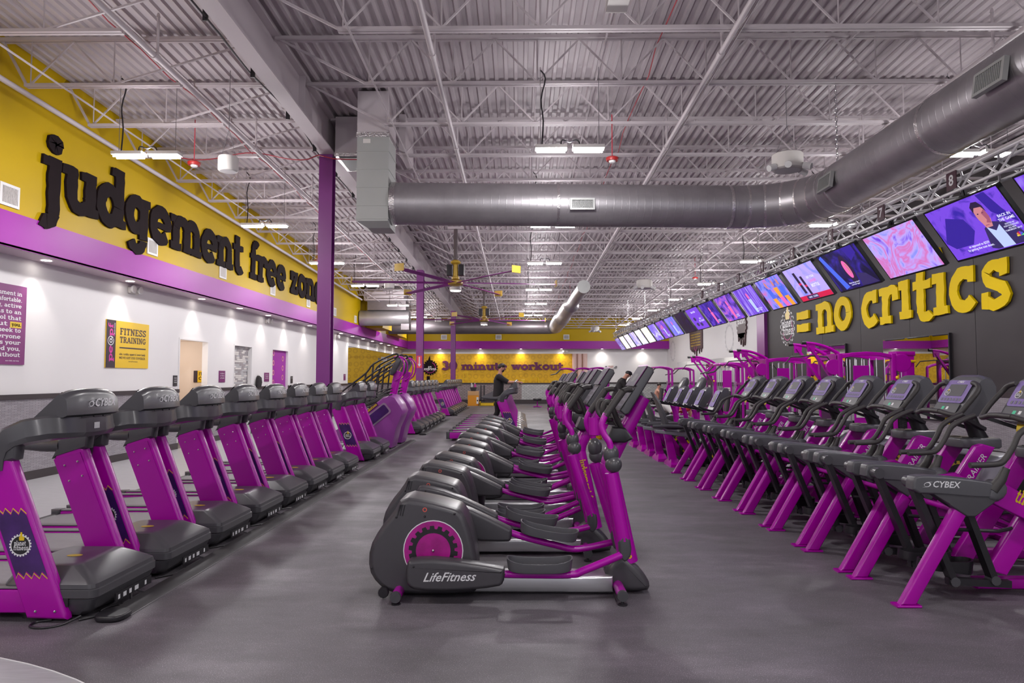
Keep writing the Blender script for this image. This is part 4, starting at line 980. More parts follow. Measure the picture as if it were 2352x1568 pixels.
for y in (9.75, 6.3, 2.9): grille(dt, (4.8-.352*math.cos(.15)-.02, y, 4.46-.04), (0, -1, 0), (.15, 0, 1), .36, .17, 14)
# riser boxes
rz_ = thing('duct_riser', 'square galvanised riser with painted top dropping from the roof to the round duct', 'air duct')
obj('lower_box', MB().box(-2.66, -2.14, 10.98, 11.62, 4.17, 5.62), 'galv_box', rz_, flat=True)
obj('boot', MB().loft([[(-2.66, 10.98, 4.17), (-2.14, 10.98, 4.17), (-2.14, 11.62, 4.17), (-2.66, 11.62, 4.17)], [(-2.5, 11.1, 4.08), (-2.12, 11.1, 4.08), (-2.12, 11.55, 4.08), (-2.5, 11.55, 4.08)]]), 'galv_box', rz_, flat=True)
for z in (4.20, 4.42, 4.72, 5.02, 5.32): obj('seam', MB().box(-2.668, -2.132, 10.972, 11.628, z, z+.018), 'galv_box', rz_, flat=True)
obj('foil_band', MB().box(-2.67, -2.13, 10.97, 11.63, 5.56, 5.64), 'foil', rz_)
obj('upper_box', MB().box(-2.66, -2.14, 10.98, 11.62, 5.64, 6.33), 'steel_paint', rz_, flat=True)
obj('paper_label', MB().box(-2.56, -2.44, 10.975, 10.98, 5.46, 5.53), 'offwhite', rz_, flat=True)
r2_ = thing('duct_plenum', 'painted square plenum with an open dark grille beside the riser at the girder', 'air duct')
obj('box', MB().box(-3.3, -2.75, 12.0, 12.9, 5.62, 6.30), 'steel_paint', r2_, flat=True); obj('side_box', MB().box(-2.14, -2.02, 11.9, 12.8, 5.6, 6.3), 'steel_paint', r2_, flat=True)
obj('foil_band', MB().box(-3.31, -2.74, 11.99, 12.91, 5.58, 5.64), 'foil', r2_)
obj('opening', MB().box(-3.24, -2.8, 12.05, 12.85, 5.565, 5.58), 'black', r2_, flat=True)
# far ducts
d2 = thing('air_duct', 'bright galvanised duct stub with a painted box above, far left beside the yellow wall', 'air duct')
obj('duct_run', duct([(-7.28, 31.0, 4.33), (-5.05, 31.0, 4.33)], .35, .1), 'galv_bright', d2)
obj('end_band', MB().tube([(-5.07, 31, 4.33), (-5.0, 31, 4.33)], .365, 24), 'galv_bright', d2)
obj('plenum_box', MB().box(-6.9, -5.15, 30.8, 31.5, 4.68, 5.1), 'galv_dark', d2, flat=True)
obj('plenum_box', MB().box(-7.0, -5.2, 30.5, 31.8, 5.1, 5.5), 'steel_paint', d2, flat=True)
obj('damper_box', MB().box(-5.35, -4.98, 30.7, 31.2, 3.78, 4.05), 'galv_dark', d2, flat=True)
d3 = thing('air_duct', 'long dark round duct at the far end with a shiny elbow and capped end', 'air duct')
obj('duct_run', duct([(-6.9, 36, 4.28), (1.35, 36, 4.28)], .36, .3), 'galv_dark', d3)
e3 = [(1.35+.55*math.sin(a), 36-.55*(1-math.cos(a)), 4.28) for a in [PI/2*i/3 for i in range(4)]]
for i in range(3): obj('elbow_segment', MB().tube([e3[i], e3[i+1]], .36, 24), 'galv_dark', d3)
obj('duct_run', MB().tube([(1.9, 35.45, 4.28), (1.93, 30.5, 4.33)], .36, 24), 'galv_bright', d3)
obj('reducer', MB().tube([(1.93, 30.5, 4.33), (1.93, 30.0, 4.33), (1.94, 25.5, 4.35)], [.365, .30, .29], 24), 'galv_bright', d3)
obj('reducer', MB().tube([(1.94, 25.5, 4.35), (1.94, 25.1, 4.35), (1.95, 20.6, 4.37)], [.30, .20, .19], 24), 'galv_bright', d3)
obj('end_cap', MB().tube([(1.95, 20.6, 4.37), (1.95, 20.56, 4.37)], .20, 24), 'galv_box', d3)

# ================================================================ SCREENS AND TRUSS
tx0, tz0, ZT = 4.88, 3.70, .22
ts = thing('box_truss', 'long bright aluminium box truss carrying the row of screens', 'truss')
y0, y1 = 4.2, 35.6
for x in (tx0, tx0+ZT):
    for z in (tz0, tz0+ZT): obj('chord', MB().tube([(x, y0, z), (x, y1, z)], .022, 8), 'truss_metal', ts)
wb = MB(); y = y0; k = 0
while y+.3 < y1:
    f = k % 2
    for (a, b_) in (((tx0, tz0), (tx0, tz0+ZT)), ((tx0+ZT, tz0), (tx0+ZT, tz0+ZT)), ((tx0, tz0), (tx0+ZT, tz0)), ((tx0, tz0+ZT), (tx0+ZT, tz0+ZT))):
        p, q = (a, b_) if f else (b_, a); wb.tube([(p[0], y, p[1]), (q[0], y+.3, q[1])], .013, 5)
    y += .3; k += 1
w_ = obj('truss_webs', wb, 'truss_metal', ts); w_['kind'] = 'stuff'
obj('cable_tray', MB().box(tx0+.05, tx0+.17, y0, y1, tz0+ZT+.04, tz0+ZT+.07), 'steel_paint', ts, flat=True)
def chain_mesh(n, hook=True):
    m = MB()
    for k in range(n):
        z = .05+k*.07; a = Vector((1, 0, 0)) if k % 2 else Vector((0, 1, 0))
        m.tube([Vector((0, 0, z))+a*(.016*math.cos(q))+Vector((0, 0, .048*math.sin(q))) for q in [2*PI*j/8 for j in range(9)]], .006, 4, cap=False)
    if hook: m.tube([(-.11, 0, -.12), (0, 0, .04), (.11, 0, -.12)], .010, 5)
    return m
ch0 = None
for i, y in enumerate((5.6, 9.9, 14.2, 18.5, 22.8, 27.1, 31.4, 35.2)):
    lab = f'hanging chain holding the screen truss, {ORD[i]} from the camera'
    if i < 2:
        tag(obj('chain', chain_mesh(2), 'chrome', None, (tx0+.11, y, tz0+ZT+.08)), lab, 'chain', 'chains holding the screen truss')
        tag(obj('chain', chain_mesh(19, False), 'chrome', None, (4.8, y+.3, 4.84)), ['chain from the roof to the duct nearest the frame corner', 'chain from the roof to the duct near its elbow'][i], 'chain', 'chains holding the duct'); continue
    if ch0 is None: ch0 = tag(obj('chain', chain_mesh(26), 'chrome', None, (tx0+.11, y, tz0+ZT+.10)), lab, 'chain', 'chains holding the screen truss')
    else: c_ = ch0.copy(); C.objects.link(c_); c_.location = (tx0+.11, y, tz0+ZT+.10); c_['label'] = lab
def emat(name, cols, scale=2.2, st=1.0, str_=(1, 1, 1), dist=1.5):
    m = bpy.data.materials.new(name); m.use_nodes = True; n, l, b = N(m)
    tc = n.new('ShaderNodeTexCoord'); mp = n.new('ShaderNodeMapping'); mp.inputs['Scale'].default_value = str_
    nz = n.new('ShaderNodeTexNoise'); nz.inputs['Scale'].default_value = scale; nz.inputs['Detail'].default_value = 3; nz.inputs['Distortion'].default_value = dist
    mp.inputs['Location'].default_value = (len(M)*1.7, len(M)*.9, 0)
    l.new(tc.outputs['Object'], mp.inputs[0]); l.new(mp.outputs[0], nz.inputs['Vector'])
    r = ramp(n, [(.30+.42*i/(len(cols)-1), c) for i, c in enumerate(cols)]); l.new(nz.outputs['Fac'], r.inputs[0])
    b.inputs['Base Color'].default_value = (.01, .01, .012, 1); b.inputs['Roughness'].default_value = .2
    l.new(r.outputs[0], b.inputs['Emission Color']); b.inputs['Emission Strength'].default_value = st
    M[name] = m; return m
for nm, c in (('lit_skin', (.50, .19, .21)), ('lit_shade', (.30, .08, .14)), ('lit_deep', (.03, .012, .26)), ('lit_white', (.75, .75, 1)), ('lit_suit', (.03, .02, .10)), ('lit_shirt', (.42, .50, .85)), ('lit_hair', (.02, .01, .04)), ('lit_pink', (.75, .12, .40)), ('lit_red', (.55, .01, .06)), ('lit_orange', (.85, .30, .03)), ('lit_blue', (.06, .12, .7)), ('lit_green', (.1, .6, .2)), ('lit_yellow', (.8, .6, .05)), ('lit_violet', (.20, .05, .60))):
    mat(nm, c, .3, emit=1.0); M[nm].node_tree.nodes['Principled BSDF'].inputs['Base Color'].default_value = (.01, .01, .01, 1)
V = {'blue': (.035, .015, .32), 'dblue': (.012, .006, .09), 'viol': (.16, .055, .62), 'lav': (.42, .33, .85), 'pink': (.55, .14, .42), 'white': (.80, .80, .95), 'blk': (.006, .005, .012), 'sky': (.18, .22, .85), 'cream': (.85, .75, .62)}
TVD = {-1: ('blue viol lav', 'blue violet picture at the right edge of the photo'), 0: ('blue viol viol blue', 'presenter in a suit over white captions'), 1: ('viol lav pink lav sky', 'blurred pink and blue picture'), 2: ('blk dblue blue', 'dark driver in a car with a pink face'), 3: ('sky lav lav', 'pale advert for a bottle above a red ticker'), 4: ('blue sky pink', 'orange and blue figures'),
       5: ('blue viol lav', 'violet stage picture'), 6: ('dblue viol pink', 'red and blue crowd'), 7: ('dblue blue viol', 'dark blue picture'), 8: ('viol viol', 'plain purple advert'), 9: ('blk blk dblue', 'nearly black picture'), 10: ('blue sky pink', 'bright blue picture with a pink figure'), 11: ('blue viol pink', 'blue and violet picture'), 12: ('sky viol white', 'blue picture washed with white'),
       13: ('white cream white', 'white glare over its picture'), 14: ('lav white white', 'pale lavender glare'), 15: ('sky lav white', 'blue and white glare'), 16: ('lav white lav', 'washed out lavender glare'), 17: ('white cream white', 'cream coloured glare'), 18: ('viol blue white', 'violet glare at the far end of the row')}
UPV = Vector((-.564, 0, .826)); NRM = Vector((-.826, 0, -.564))
def tvpart(name, mb, m, parent, k=0): return obj(name, mb.xf(frame(NRM*(.001+.0006*k), (0, -1, 0), UPV)), m, parent, flat=True)
def ell(cx, cy, rx, ry, n=20): return MB().add([(cx+rx*math.cos(2*PI*i/n), cy+ry*math.sin(2*PI*i/n), 0) for i in range(n)], [tuple(range(n))])
def poly(p): return MB().add([(x, y, 0) for x, y in p], [tuple(range(len(p)))])
W2, H2 = .615, .345
for k in range(-1, 19):
    cols, desc = TVD[k]
    emat(f'screen_{k+1}', [V[c] for c in cols.split()], 2.4 if k != 1 else 2.2, 1.0, (1, 1, 1) if k not in (5, 10) else (.3, 3, .3), 2 if k != 8 else 0)
    t = thing('wall_screen', f'tilted screen, {ORD[k+1]} from the camera, {desc}' if k > -1 else 'tilted screen nearest the camera, cut by the frame edge', 'television', (4.9+.564*.34, 7.6+1.4945*k, 3.59-.826*.34), group='tilted screens along the truss')
    if k == -1: bzl = obj('bezel', MB().prism(rrect(-W2-.02, W2+.02, -H2-.02, H2+.015, .01), -.05, 0, 'z').xf(frame((0, 0, 0), (0, -1, 0), UPV)), 'bezel', t, flat=True)
    else: piece(bzl, t)
    s_ = tvpart('screen', quad(-W2, W2, -H2+.005, H2-.005), f'screen_{k+1}', t)
    if k == -1: arm_ = obj('mount_arm', MB().bar(UPV*.2-NRM*.05, Vector((-.12, 0, .42)), .06, .03).bar(UPV*.34-NRM*.04, Vector((-.12, 0, .40)), .03, .03), 'black', t)
    else: piece(arm_, t)
    if k == 0:
        tvpart('picture', poly([(.02, -.30), (.10, -.06), (.24, .0), (.42, -.05), (.55, -.18), (.60, -.33), (.1, -.33)]), 'lit_suit', s_, 1)
        tvpart('picture', poly([(.14, -.05), (.24, -.12), (.33, -.06), (.36, -.33), (.18, -.33)]), 'lit_shirt', s_, 2)
        tvpart('picture', poly([(-.6, -.1), (-.35, .2), (-.1, .12), (-.05, -.05), (-.2, -.2), (-.5, -.2)]), 'lit_deep', s_, 1); tvpart('picture', poly([(.28, .33), (.34, .1), (.45, .0), (.6, .02), (.6, -.1), (.5, .1), (.42, .33)]), 'lit_deep', s_, 1)
        tvpart('picture', poly([(.20, .12), (.22, .03), (.19, .0), (.25, -.02), (.28, .06), (.27, .16)]), 'lit_shade', s_, 4)
        tvpart('picture', quad(.15, .21, -.035, -.025), 'lit_shade', s_, 4)
        tvpart('picture', ell(.19, .10, .085, .14), 'lit_skin', s_, 3); tvpart('picture', poly([(.14, -.06), (.24, -.06), (.28, .04), (.12, .04)]), 'lit_skin', s_, 3)
        tvpart('picture', poly([(.10, .14), (.10, .22), (.16, .27), (.24, .26), (.28, .2), (.285, .12), (.25, .19), (.15, .2)]), 'lit_hair', s_, 4)
        tvpart('picture', ell(.15, .12, .013, .007).add(ell(.225, .12, .013, .007).v, [tuple(range(20))]), 'lit_hair', s_, 4)
        tvpart('caption', sans('as opposed to $329\nby getting the cost down.', .042, .01).xf(Matrix.Translation((-.13, -.24, 0))), 'lit_white', s_, 5)
        tvpart('caption', sans('BACK IN\nTHE GAME', .048, .012, 0).xf(Matrix.Translation((.47, .0, 0))), 'lit_white', s_, 5)
        tvpart('caption', sans('HOSTED BY\nALEX RODRIGUEZ\nALL NEW\nTOMORROW 10P ET', .026, .006).xf(Matrix.Translation((.47, -.12, 0))), 'lit_white', s_, 5)
        for j, c in enumerate(('lit_yellow', 'lit_orange', 'lit_red', 'lit_violet', 'lit_blue', 'lit_green')):
            a = math.radians(170-32*j); tvpart('logo_print', poly([(.5, -.25)]+[(.5+.05*math.cos(a+d), -.25+.05*math.sin(a+d)) for d in (.2, .0, -.2)]), c, s_, 5)
    elif k == 2:
        tvpart('picture', ell(.02, -.02, .13, .26), 'lit_hair', s_, 1); tvpart('picture', ell(.0, -.01, .08, .16), 'lit_pink', s_, 2); tvpart('picture', poly([(.0, .1), (.05, .08), (.07, -.05), (.03, -.12), (.02, -.02)]), 'lit_skin', s_, 3); tvpart('picture', poly([(.12, -.33), (.18, -.1), (.4, -.15), (.6, -.33)]), 'lit_suit', s_, 1); tvpart('picture', poly([(.2, .34), (.26, .1), (.5, .2), (.5, .34)]), 'lit_deep', s_, 1)
        tvpart('caption', sans('Maybe that gas doesn\'t\nneed to be Vegas?', .035, .008).xf(Matrix.Translation((-.05, -.26, 0))), 'lit_white', s_, 3)
        tvpart('picture', poly([(-.6, .3), (-.5, .34), (-.25, -.3), (-.4, -.33)]), 'lit_blue', s_, 1)
    elif k == 3:
        tvpart('picture', quad(-.32, -.22, -.2, .24), 'lit_hair', s_, 1); tvpart('picture', quad(-.14, -.05, -.25, .14), 'lit_hair', s_, 1)
        tvpart('picture', quad(-.32, -.22, -.02, .02), 'lit_red', s_, 2); tvpart('picture', quad(-.14, -.05, -.08, -.04), 'lit_red', s_, 2)
        tvpart('caption', sans('GET YOUR', .06, .006).xf(Matrix.Translation((.24, .08, 0))), 'lit_white', s_, 3)
        tvpart('caption', sans('SHAKER', .075, .01).xf(Matrix.Translation((.24, .0, 0))), 'lit_pink', s_, 3)
        tvpart('caption', sans('BOTTLE', .085, .016).xf(Matrix.Translation((.24, -.09, 0))), 'lit_white', s_, 3)
        tvpart('picture', quad(-W2, W2, -.34, -.24), 'lit_red', s_, 1); tvpart('picture', quad(-.35, .1, -.33, -.25), 'lit_suit', s_, 2)
        tvpart('caption', sans('NEWS   SCORES', .05, .01).xf(Matrix.Translation((-.1, -.29, 0))), 'lit_white', s_, 3)
    elif k == 4:
        for x, c in ((-.2, 'lit_blue'), (.15, 'lit_orange'), (.4, 'lit_blue')):
            tvpart('picture', ell(x, .2, .05, .07), 'lit_skin', s_, 2); tvpart('picture', poly([(x-.1, .1), (x+.1, .1), (x+.08, -.12), (x-.08, -.12)]), c, s_, 2); tvpart('picture', poly([(x-.09, -.12), (x+.09, -.12), (x+.14, -.34), (x-.02, -.34)]), 'lit_orange' if c == 'lit_blue' else 'lit_pink', s_, 2)
    elif k in (5, 6, 10, 7, 11):
        x = .05; tvpart('picture', ell(x, .12, .055, .08), 'lit_pink', s_, 2); tvpart('picture', poly([(x-.1, .04), (x+.1, .04), (x+.07, -.3), (x-.05, -.3)]), 'lit_pink' if k in (6, 7) else 'lit_shirt', s_, 2)
        tvpart('caption', sans('MAKE YOUR OWN\nLUCK TODAY' if k == 5 else 'LIVE FROM\nTHE STUDIO', .04, .008).xf(Matrix.Translation((.25, -.24, 0))), 'lit_white', s_, 3)
    elif k == 8:
        tvpart('caption', sans('New in Sale', .09, .01).xf(Matrix.Translation((.0, .22, 0))), 'lit_white', s_, 3)
        for x, y in ((-.25, .0), (-.25, -.18), (.1, -.2)): tvpart('picture', ell(x, y, .12, .06), 'lit_suit', s_, 2)
        tvpart('caption', sans('BUY 1\nGET 1 50% OFF', .075, .01).xf(Matrix.Translation((.3, -.06, 0))), 'lit_white', s_, 3)
    # numbered plate on the truss
    if 0 <= k <= 7:
        p_ = tag(obj('number_plate', MB().box(-.006, .006, -.085, .085, -.10, .10), 'plate_maroon' if 'plate_maroon' in M else mat('plate_maroon', (.05, .005, .02), .4), None, (tx0-.035, 7.6+1.4945*k, tz0+.12), flat=True), 'maroon plate on the truss with the white number '+['eight', 'seven', 'six', 'five', 'four', 'three', 'two', 'one'][k], 'number plate', 'number plates above the screens')
        obj('number_print', sans(str(8-k), .17, .02).xf(frame((-.007, 0, 0), (0, -1, 0), (0, 0, 1))), 'decal_white', p_, flat=True)

# ================================================================ BIG WALL LETTERS
def wall_letters(words, plane, reads, s, m, depth, names, rough=.022, wob=0.):
    rnd = random.Random(11)
    for word, a, b_, base in words:
        k = (b_-a)/twidth(word); y = a
        for ci, ch in enumerate(word):
            adv = G[ch][1]*k
            mb = MB(); glyph(mb, ch, 0, 0, s, k, 0, depth, rough, rnd, fat=1.34)
            if reads == '+y': F_ = frame((0, 0, 0), (0, 1, 0), (0, 0, 1)); loc = (plane, y, base)
            elif reads == '-y': F_ = frame((0, 0, 0), (0, -1, 0), (0, 0, 1)); loc = (plane, y, base+(wob*(1 if ci % 2 else -1)))
            else: F_ = frame((0, 0, 0), (1, 0, 0), (0, 0, 1)); loc = (y, plane, base)
            o = obj('wall_letter', mb.xf(F_), m, None, loc, flat=True)
            yield o, word, ci, ch
            y += adv
def letters(words, plane, reads, s, m, depth, fmt, group, rough=.022, wob=0):
    for o, wd, ci, ch in wall_letters(words, plane, reads, s, m, depth, None, rough, wob):
        pos = f'{ORD[ci]} letter' if wd != '=' else 'equals sign'
        tag(o, fmt.format(ch=ch, word=wd, pos=pos), 'sign letter', group)
letters([('judgement', 10.10, 17.75, 4.33), ('free', 18.20, 21.05, 4.31), ('zone', 21.45, 24.9, 4.31)], -7.295, '+y', .72, 'letter_black', .04, 'black torn edge letter {ch}, {pos} of {word} on the yellow wall', 'black wall lettering', .02)
def letters_r(word, a, b_, base, s, wob):
    rnd = random.Random(5); k = (a-b_)/twidth(word); y = a
    for ci, ch in enumerate(word):
        mb = MB(); glyph(mb, ch, 0, 0, s, k, 0, .05, .018, rnd, fat=1.12)
        o = obj('wall_letter', mb.xf(frame((0, 0, 0), (0, -1, 0), (0, 0, 1))), 'letter_yellow', None, (9.69, y, base+wob[ci]), flat=True)
        tag(o, f'yellow torn edge letter {ch.replace("!", "i")}, {ORD[ci]} letter of {word.replace("!", "i")} on the dark wall', 'sign letter', 'yellow wall lettering'); y -= G[ch][1]*k
letters_r('no', 22.2, 19.85, 3.03, .96, (0, .03)); G['!'] = (stem(.3, 0, .98, 1, 1, 1)+[('s', [(.24, 1.40), (.36, 1.46)], .30), ('s', [(.30, 1.26), (.34, 1.36)], .2)], .62)
letters_r('cr!t!cs', 19.3, 13.42, 3.03, .96, (-.02, .0, .06, -.04, .03, .02, .0))
rnd = random.Random(2); eq = MB()
for z in (3.17, 3.60):
    n_ = 8; top = [(23.72-.95*i/n_, z+.27+rnd.uniform(-.015, .015)) for i in range(n_+1)]; bot = [(23.72-.95*i/n_, z+rnd.uniform(-.015, .015)) for i in range(n_, -1, -1)]
    eq.prism(top+bot, 9.62, 9.69, 'x')
tag(obj('wall_letter', eq, 'letter_yellow', flat=True), 'yellow torn edge equals sign on the dark wall', 'sign letter', 'yellow wall lettering')
for wd, a, b_ in (('30', -5.12, -4.08), ('minute', -3.80, -.80), ('workout', -.52, 2.88)):
    k = (b_-a)/twidth(wd); x = a; rnd = random.Random(4)
    for ci, ch in enumerate(wd):
        mb = MB(); glyph(mb, ch, 0, 0, .35 if wd != '30' else .43, k, 0, .07, .012, rnd, fat=1.3)
        o = obj('wall_letter', mb.xf(frame((0, 0, 0), (1, 0, 0), (0, 0, 1))), 'letter_purple', None, (x, YF+.02, 2.13), flat=True)
        tag(o, f'purple letter {ch}, {ORD[ci]} character of {wd} on the orange wall', 'sign letter', 'purple lettering on the orange wall'); x += G[ch][1]*k

# ================================================================ WALL SIGNS
def board(name, label, cat, loc, w_, h, m, xd, d=.02):
    t = thing(name, label, cat, loc); F_ = frame((0, 0, 0), xd, (0, 0, 1))
    obj('board', MB().box(0, w_, 0, h, 0, d).xf(F_), m, t, flat=True)
    def put(nm, mb, mm, k=1): return obj(nm, mb.xf(frame(Vector(xd).cross(Vector((0, 0, 1)))*(d+.0008*k), xd, (0, 0, 1))), mm, t, flat=True)
    return t, put
LX = (0, 1, 0)
mat('poster_purple', (.19, .018, .15), .4, noise=.5, scale=1.2)
t, put = board('wall_poster', 'large purple poster of white slab lettering with a yellow highlighted word', 'poster', (XL, 9.12, 1.82), 1.50, 1.22, 'poster_purple', LX)
lines = ['friendly environment in', 'which all are comfortable.', 'An interesting, active', 'life is a means to an', 'end, it is a tool that', 'is all about you.', 'The gym will seek to', 'be where everyone', 'wants to kiss your', 'when we need you,', 'we become without']
tx_ = MB(); ty_ = MB()
for i, ln in enumerate(lines):
    z = 1.06-.094*i
    if 'you.' in ln:
        slab_text(ln.replace('you.', '').strip(), .1, 1.12, z, .045, mb=tx_); put('highlight_print', quad(1.17, 1.41, z-.028, z+.066), 'decal_yellow', 1); slab_text('you.', 1.20, 1.40, z, .04, mb=ty_)
    else: slab_text(ln, .1, 1.40, z, .045, mb=tx_)
slab_text('our club, our way', 1.1, 1.38, .05, .013, mb=tx_)
put('text_print', tx_, 'decal_white', 2); put('text_print', ty_, 'letter_black', 3)
t, put = board('wall_sign', 'yellow and dark board reading fitness training on the white wall', 'sign', (XL, 12.72, 1.81), 1.47, .91, 'yellow', LX)
put('band_print', quad(0, .30, 0, .91), mat('band_plum', (.03, .012, .025), .5), 1)
v = slab_text('pe', 0, .31, 0, .11); v.xf(Matrix.Translation((.21, .12, 0)) @ Matrix.Rotation(PI/2, 4, 'Z')); put('text_print', v, 'decal_pink', 2)
v = slab_text('@', 0, .20, 0, .13); v.xf(Matrix.Translation((.21, .42, 0)) @ Matrix.Rotation(PI/2, 4, 'Z')); put('text_print', v, 'decal_white', 2)
v = slab_text('pf', 0, .25, 0, .11); v.xf(Matrix.Translation((.21, .60, 0)) @ Matrix.Rotation(PI/2, 4, 'Z')); put('text_print', v, 'decal_pink', 2)
v = slab_text('planet fitness', 0, .22, 0, .022); v.xf(Matrix.Translation((.27, .64, 0)) @ Matrix.Rotation(PI/2, 4, 'Z')); put('text_print', v, 'decal_white', 2)
put('text_print', slab_text('FITNESS', .43, 1.36, .645, .095), 'band_plum', 2); put('text_print', slab_text('TRAINING', .43, 1.36, .49, .085), 'band_plum', 2)
put('rule_print', quad(.43, 1.36, .38, .405), 'band_plum', 2)
put('text_print', slab_text('abs, cardio, upper & lower body.', .43, 1.36, .25, .030), 'band_plum', 2)
put('text_print', slab_text("WE'VE GOT YOU COVERED.", .43, 1.36, .175, .032), 'band_plum', 2); put('text_print', slab_text('see staff for details.', .75, 1.08, .12, .014), 'band_plum', 2)
def small(label, loc, w_, h, m, txt=(), tm='decal_white'):
    t, put = board('wall_sign', label, 'sign', loc, w_, h, m, LX, .015)
    for i, s_ in enumerate(txt): put('text_print', slab_text(s_, w_*.15, w_*.85, h*(.72-.2*i), h*.07), tm, 1)
    return t
small('narrow black notice with a white figure left of the beige doorway', (XL, 15.27, 1.43), .17, .24, 'black', ('no', 'exit', 'help'))
small('little purple notice between the beige and tiled doorways', (XL, 17.6, 1.50), .36, .30, 'poster_purple', ('rules', 'of the', 'club'))
small('little purple notice right of the tiled doorway', (XL, 20.75, 1.50), .38, .27, 'poster_purple', ('please', 'wipe', 'down'))
small('narrow black notice right of the purple ring screen', (XL, 23.15, 1.43), .2, .24, 'black', ('exit',))
small('narrow purple notice near the end of the white wall', (XL, 30.15, 1.5), .32, .28, 'poster_purple', ('men',))
t = thing('wall_sign', 'black and yellow class sign on the beige corridor wall', 'sign', (-8.42, 17.595, 1.5))
obj('board', MB().box(0, .55, -.015, 0, 0, .30), 'yellow', t, flat=True); obj('band', MB().box(0, .10, -.02, -.015, 0, .30), 'band_plum', t, flat=True)
obj('text_print', slab_text("IT'S GYM", .13, .53, .18, .055, mb=slab_text('CLASS', .13, .53, .06, .06)).xf(frame((0, -.016, 0), (1, 0, 0), (0, 0, 1))), 'letter_black', t, flat=True)
# jacket on the wall
jk = thing('jacket', 'dark jacket hanging on the white wall right of the tiled doorway', 'jacket', (XL+.01, 20.2, 1.46))
obj('body', MB().loft([[(x, y, -.0-.12) for x, y in rrect(0, .08, -.13, .13, .03)], [(x, y, .02) for x, y in rrect(0, .10, -.14, .14, .03)], [(x, y, .16) for x, y in rrect(0, .09, -.11, .12, .03)], [(x, y, .22) for x, y in rrect(.0, .05, -.03, .03, .01)]]), 'cloth_black', jk)
obj('sleeve', MB().tube([(.05, -.13, .14), (.06, -.17, 0), (.05, -.16, -.12)], .035, 8), 'cloth_black', jk); obj('hook', MB().tube([(-.01, 0, .24), (.03, 0, .24), (.03, 0, .21)], .006, 5), 'chrome', jk)
# emergency twin lamps
def emlamp(): 
    t = thing('emergency_light', 'x', 'emergency light')
    obj('housing', MB().box(0, .06, -.15, .15, -.06, .06, .012), 'offwhite', t)
    for s_ in (-1, 1):
        obj('lamp_head', MB().lathe([(.04, 0), (.075, .05), (.078, .075), (.07, .08)], (.05, s_*.12, .02), 'x', 14), 'white', t); obj('lens', MB().lathe([(.066, .08), (.03, .088)], (.05, s_*.12, .02), 'x', 14), 'offwhite', t)
    return t
em = emlamp(); em.location = (XL, 13.55, 3.36); em['label'] = 'twin emergency lamp above the yellow training board'; em['group'] = 'twin emergency lamps'
dup(em, (XL, 20.9, 3.34), 'twin emergency lamp above the jacket on the left wall'); dup(em, (XL, 29.0, 3.34), 'twin emergency lamp just beyond the nearest purple column'); dup(em, (XL, 36.6, 3.3), 'twin emergency lamp on the header of the orange alcove')
dup(em, (-1.2+4.2, YF-.02, 3.33), 'twin emergency lamp under the far soffit', rz=-PI/2)
# air vents on the yellow wall
def vent(): 
    t = thing('wall_vent', 'x', 'vent')
    F_ = frame((0, 0, 0), (0, 1, 0), (0, 0, 1)); w_, h = .30, .24
    obj('frame', MB().box(-w_/2-.04, w_/2+.04, -h/2-.04, -h/2, 0, .02).box(-w_/2-.04, w_/2+.04, h/2, h/2+.04, 0, .02).box(-w_/2-.04, -w_/2, -h/2, h/2, 0, .02).box(w_/2, w_/2+.04, -h/2, h/2, 0, .02).xf(F_), 'white', t, flat=True)
    obj('backing', MB().box(-w_/2, w_/2, -h/2, h/2, 0, .006).xf(F_), 'rail_grey', t, flat=True)
    v = MB()
    for k in range(12): v.box(-w_/2+.025*k+.004, -w_/2+.025*k+.016, -h/2, h/2, .006, .018)
    obj('louvre', v.xf(F_), 'offwhite', t, flat=True); return t
vt = vent(); vt.location = (-7.3, 9.56, 4.22); vt['label'] = 'white louvred vent on the yellow wall, below the letter j'; vt['group'] = 'vents on the yellow walls'
for i, y in enumerate((13.37, 16.6, 20.0, 23.4, 26.8, 30.2)): dup(vt, (-7.3, y, 4.21), f'white louvred vent on the yellow wall, {ORD[i+1]} from the camera')
for i, x in enumerate((-4.9, -1.35, 3.05)): dup(vt, (x, YF-.655, 4.25), f'white louvred vent on the far yellow wall, {ORD[i]} from the left', rz=-PI/2)
G['X'] = ([_s([(.2, 1.3), (1.0, .1)], .25), _s([(.2, .1), (1.0, 1.3)], .2)], 1.2)
# exit sign with lamps on the far wall, bulkhead sign over the alcove
ex = thing('exit_sign', 'exit sign with two lamp heads on the far white wall', 'exit sign', (6.0, YF-.01, 2.32))
obj('box', MB().box(-.2, .2, -.06, 0, -.13, .13, .01), 'offwhite', ex); obj('text_print', slab_text('EXIT', -.15, .15, -.06, .09).xf(frame((0, -.062, 0), (1, 0, 0), (0, 0, 1))), 'red', ex, flat=True)
for s_ in (-1, 1): obj('lamp_head', MB().lathe([(.07, -.10), (.05, -.02), (.02, 0)], (s_*.33, -.06, 0), 'y', 12), 'rail_grey', ex); obj('arm', MB().tube([(s_*.2, -.04, -.05), (s_*.33, -.06, 0)], .015, 6), 'rail_grey', ex)
ex2 = dup(ex, (-8.9, YF-.01, 2.85), 'exit sign on the orange wall left of the stair machines')
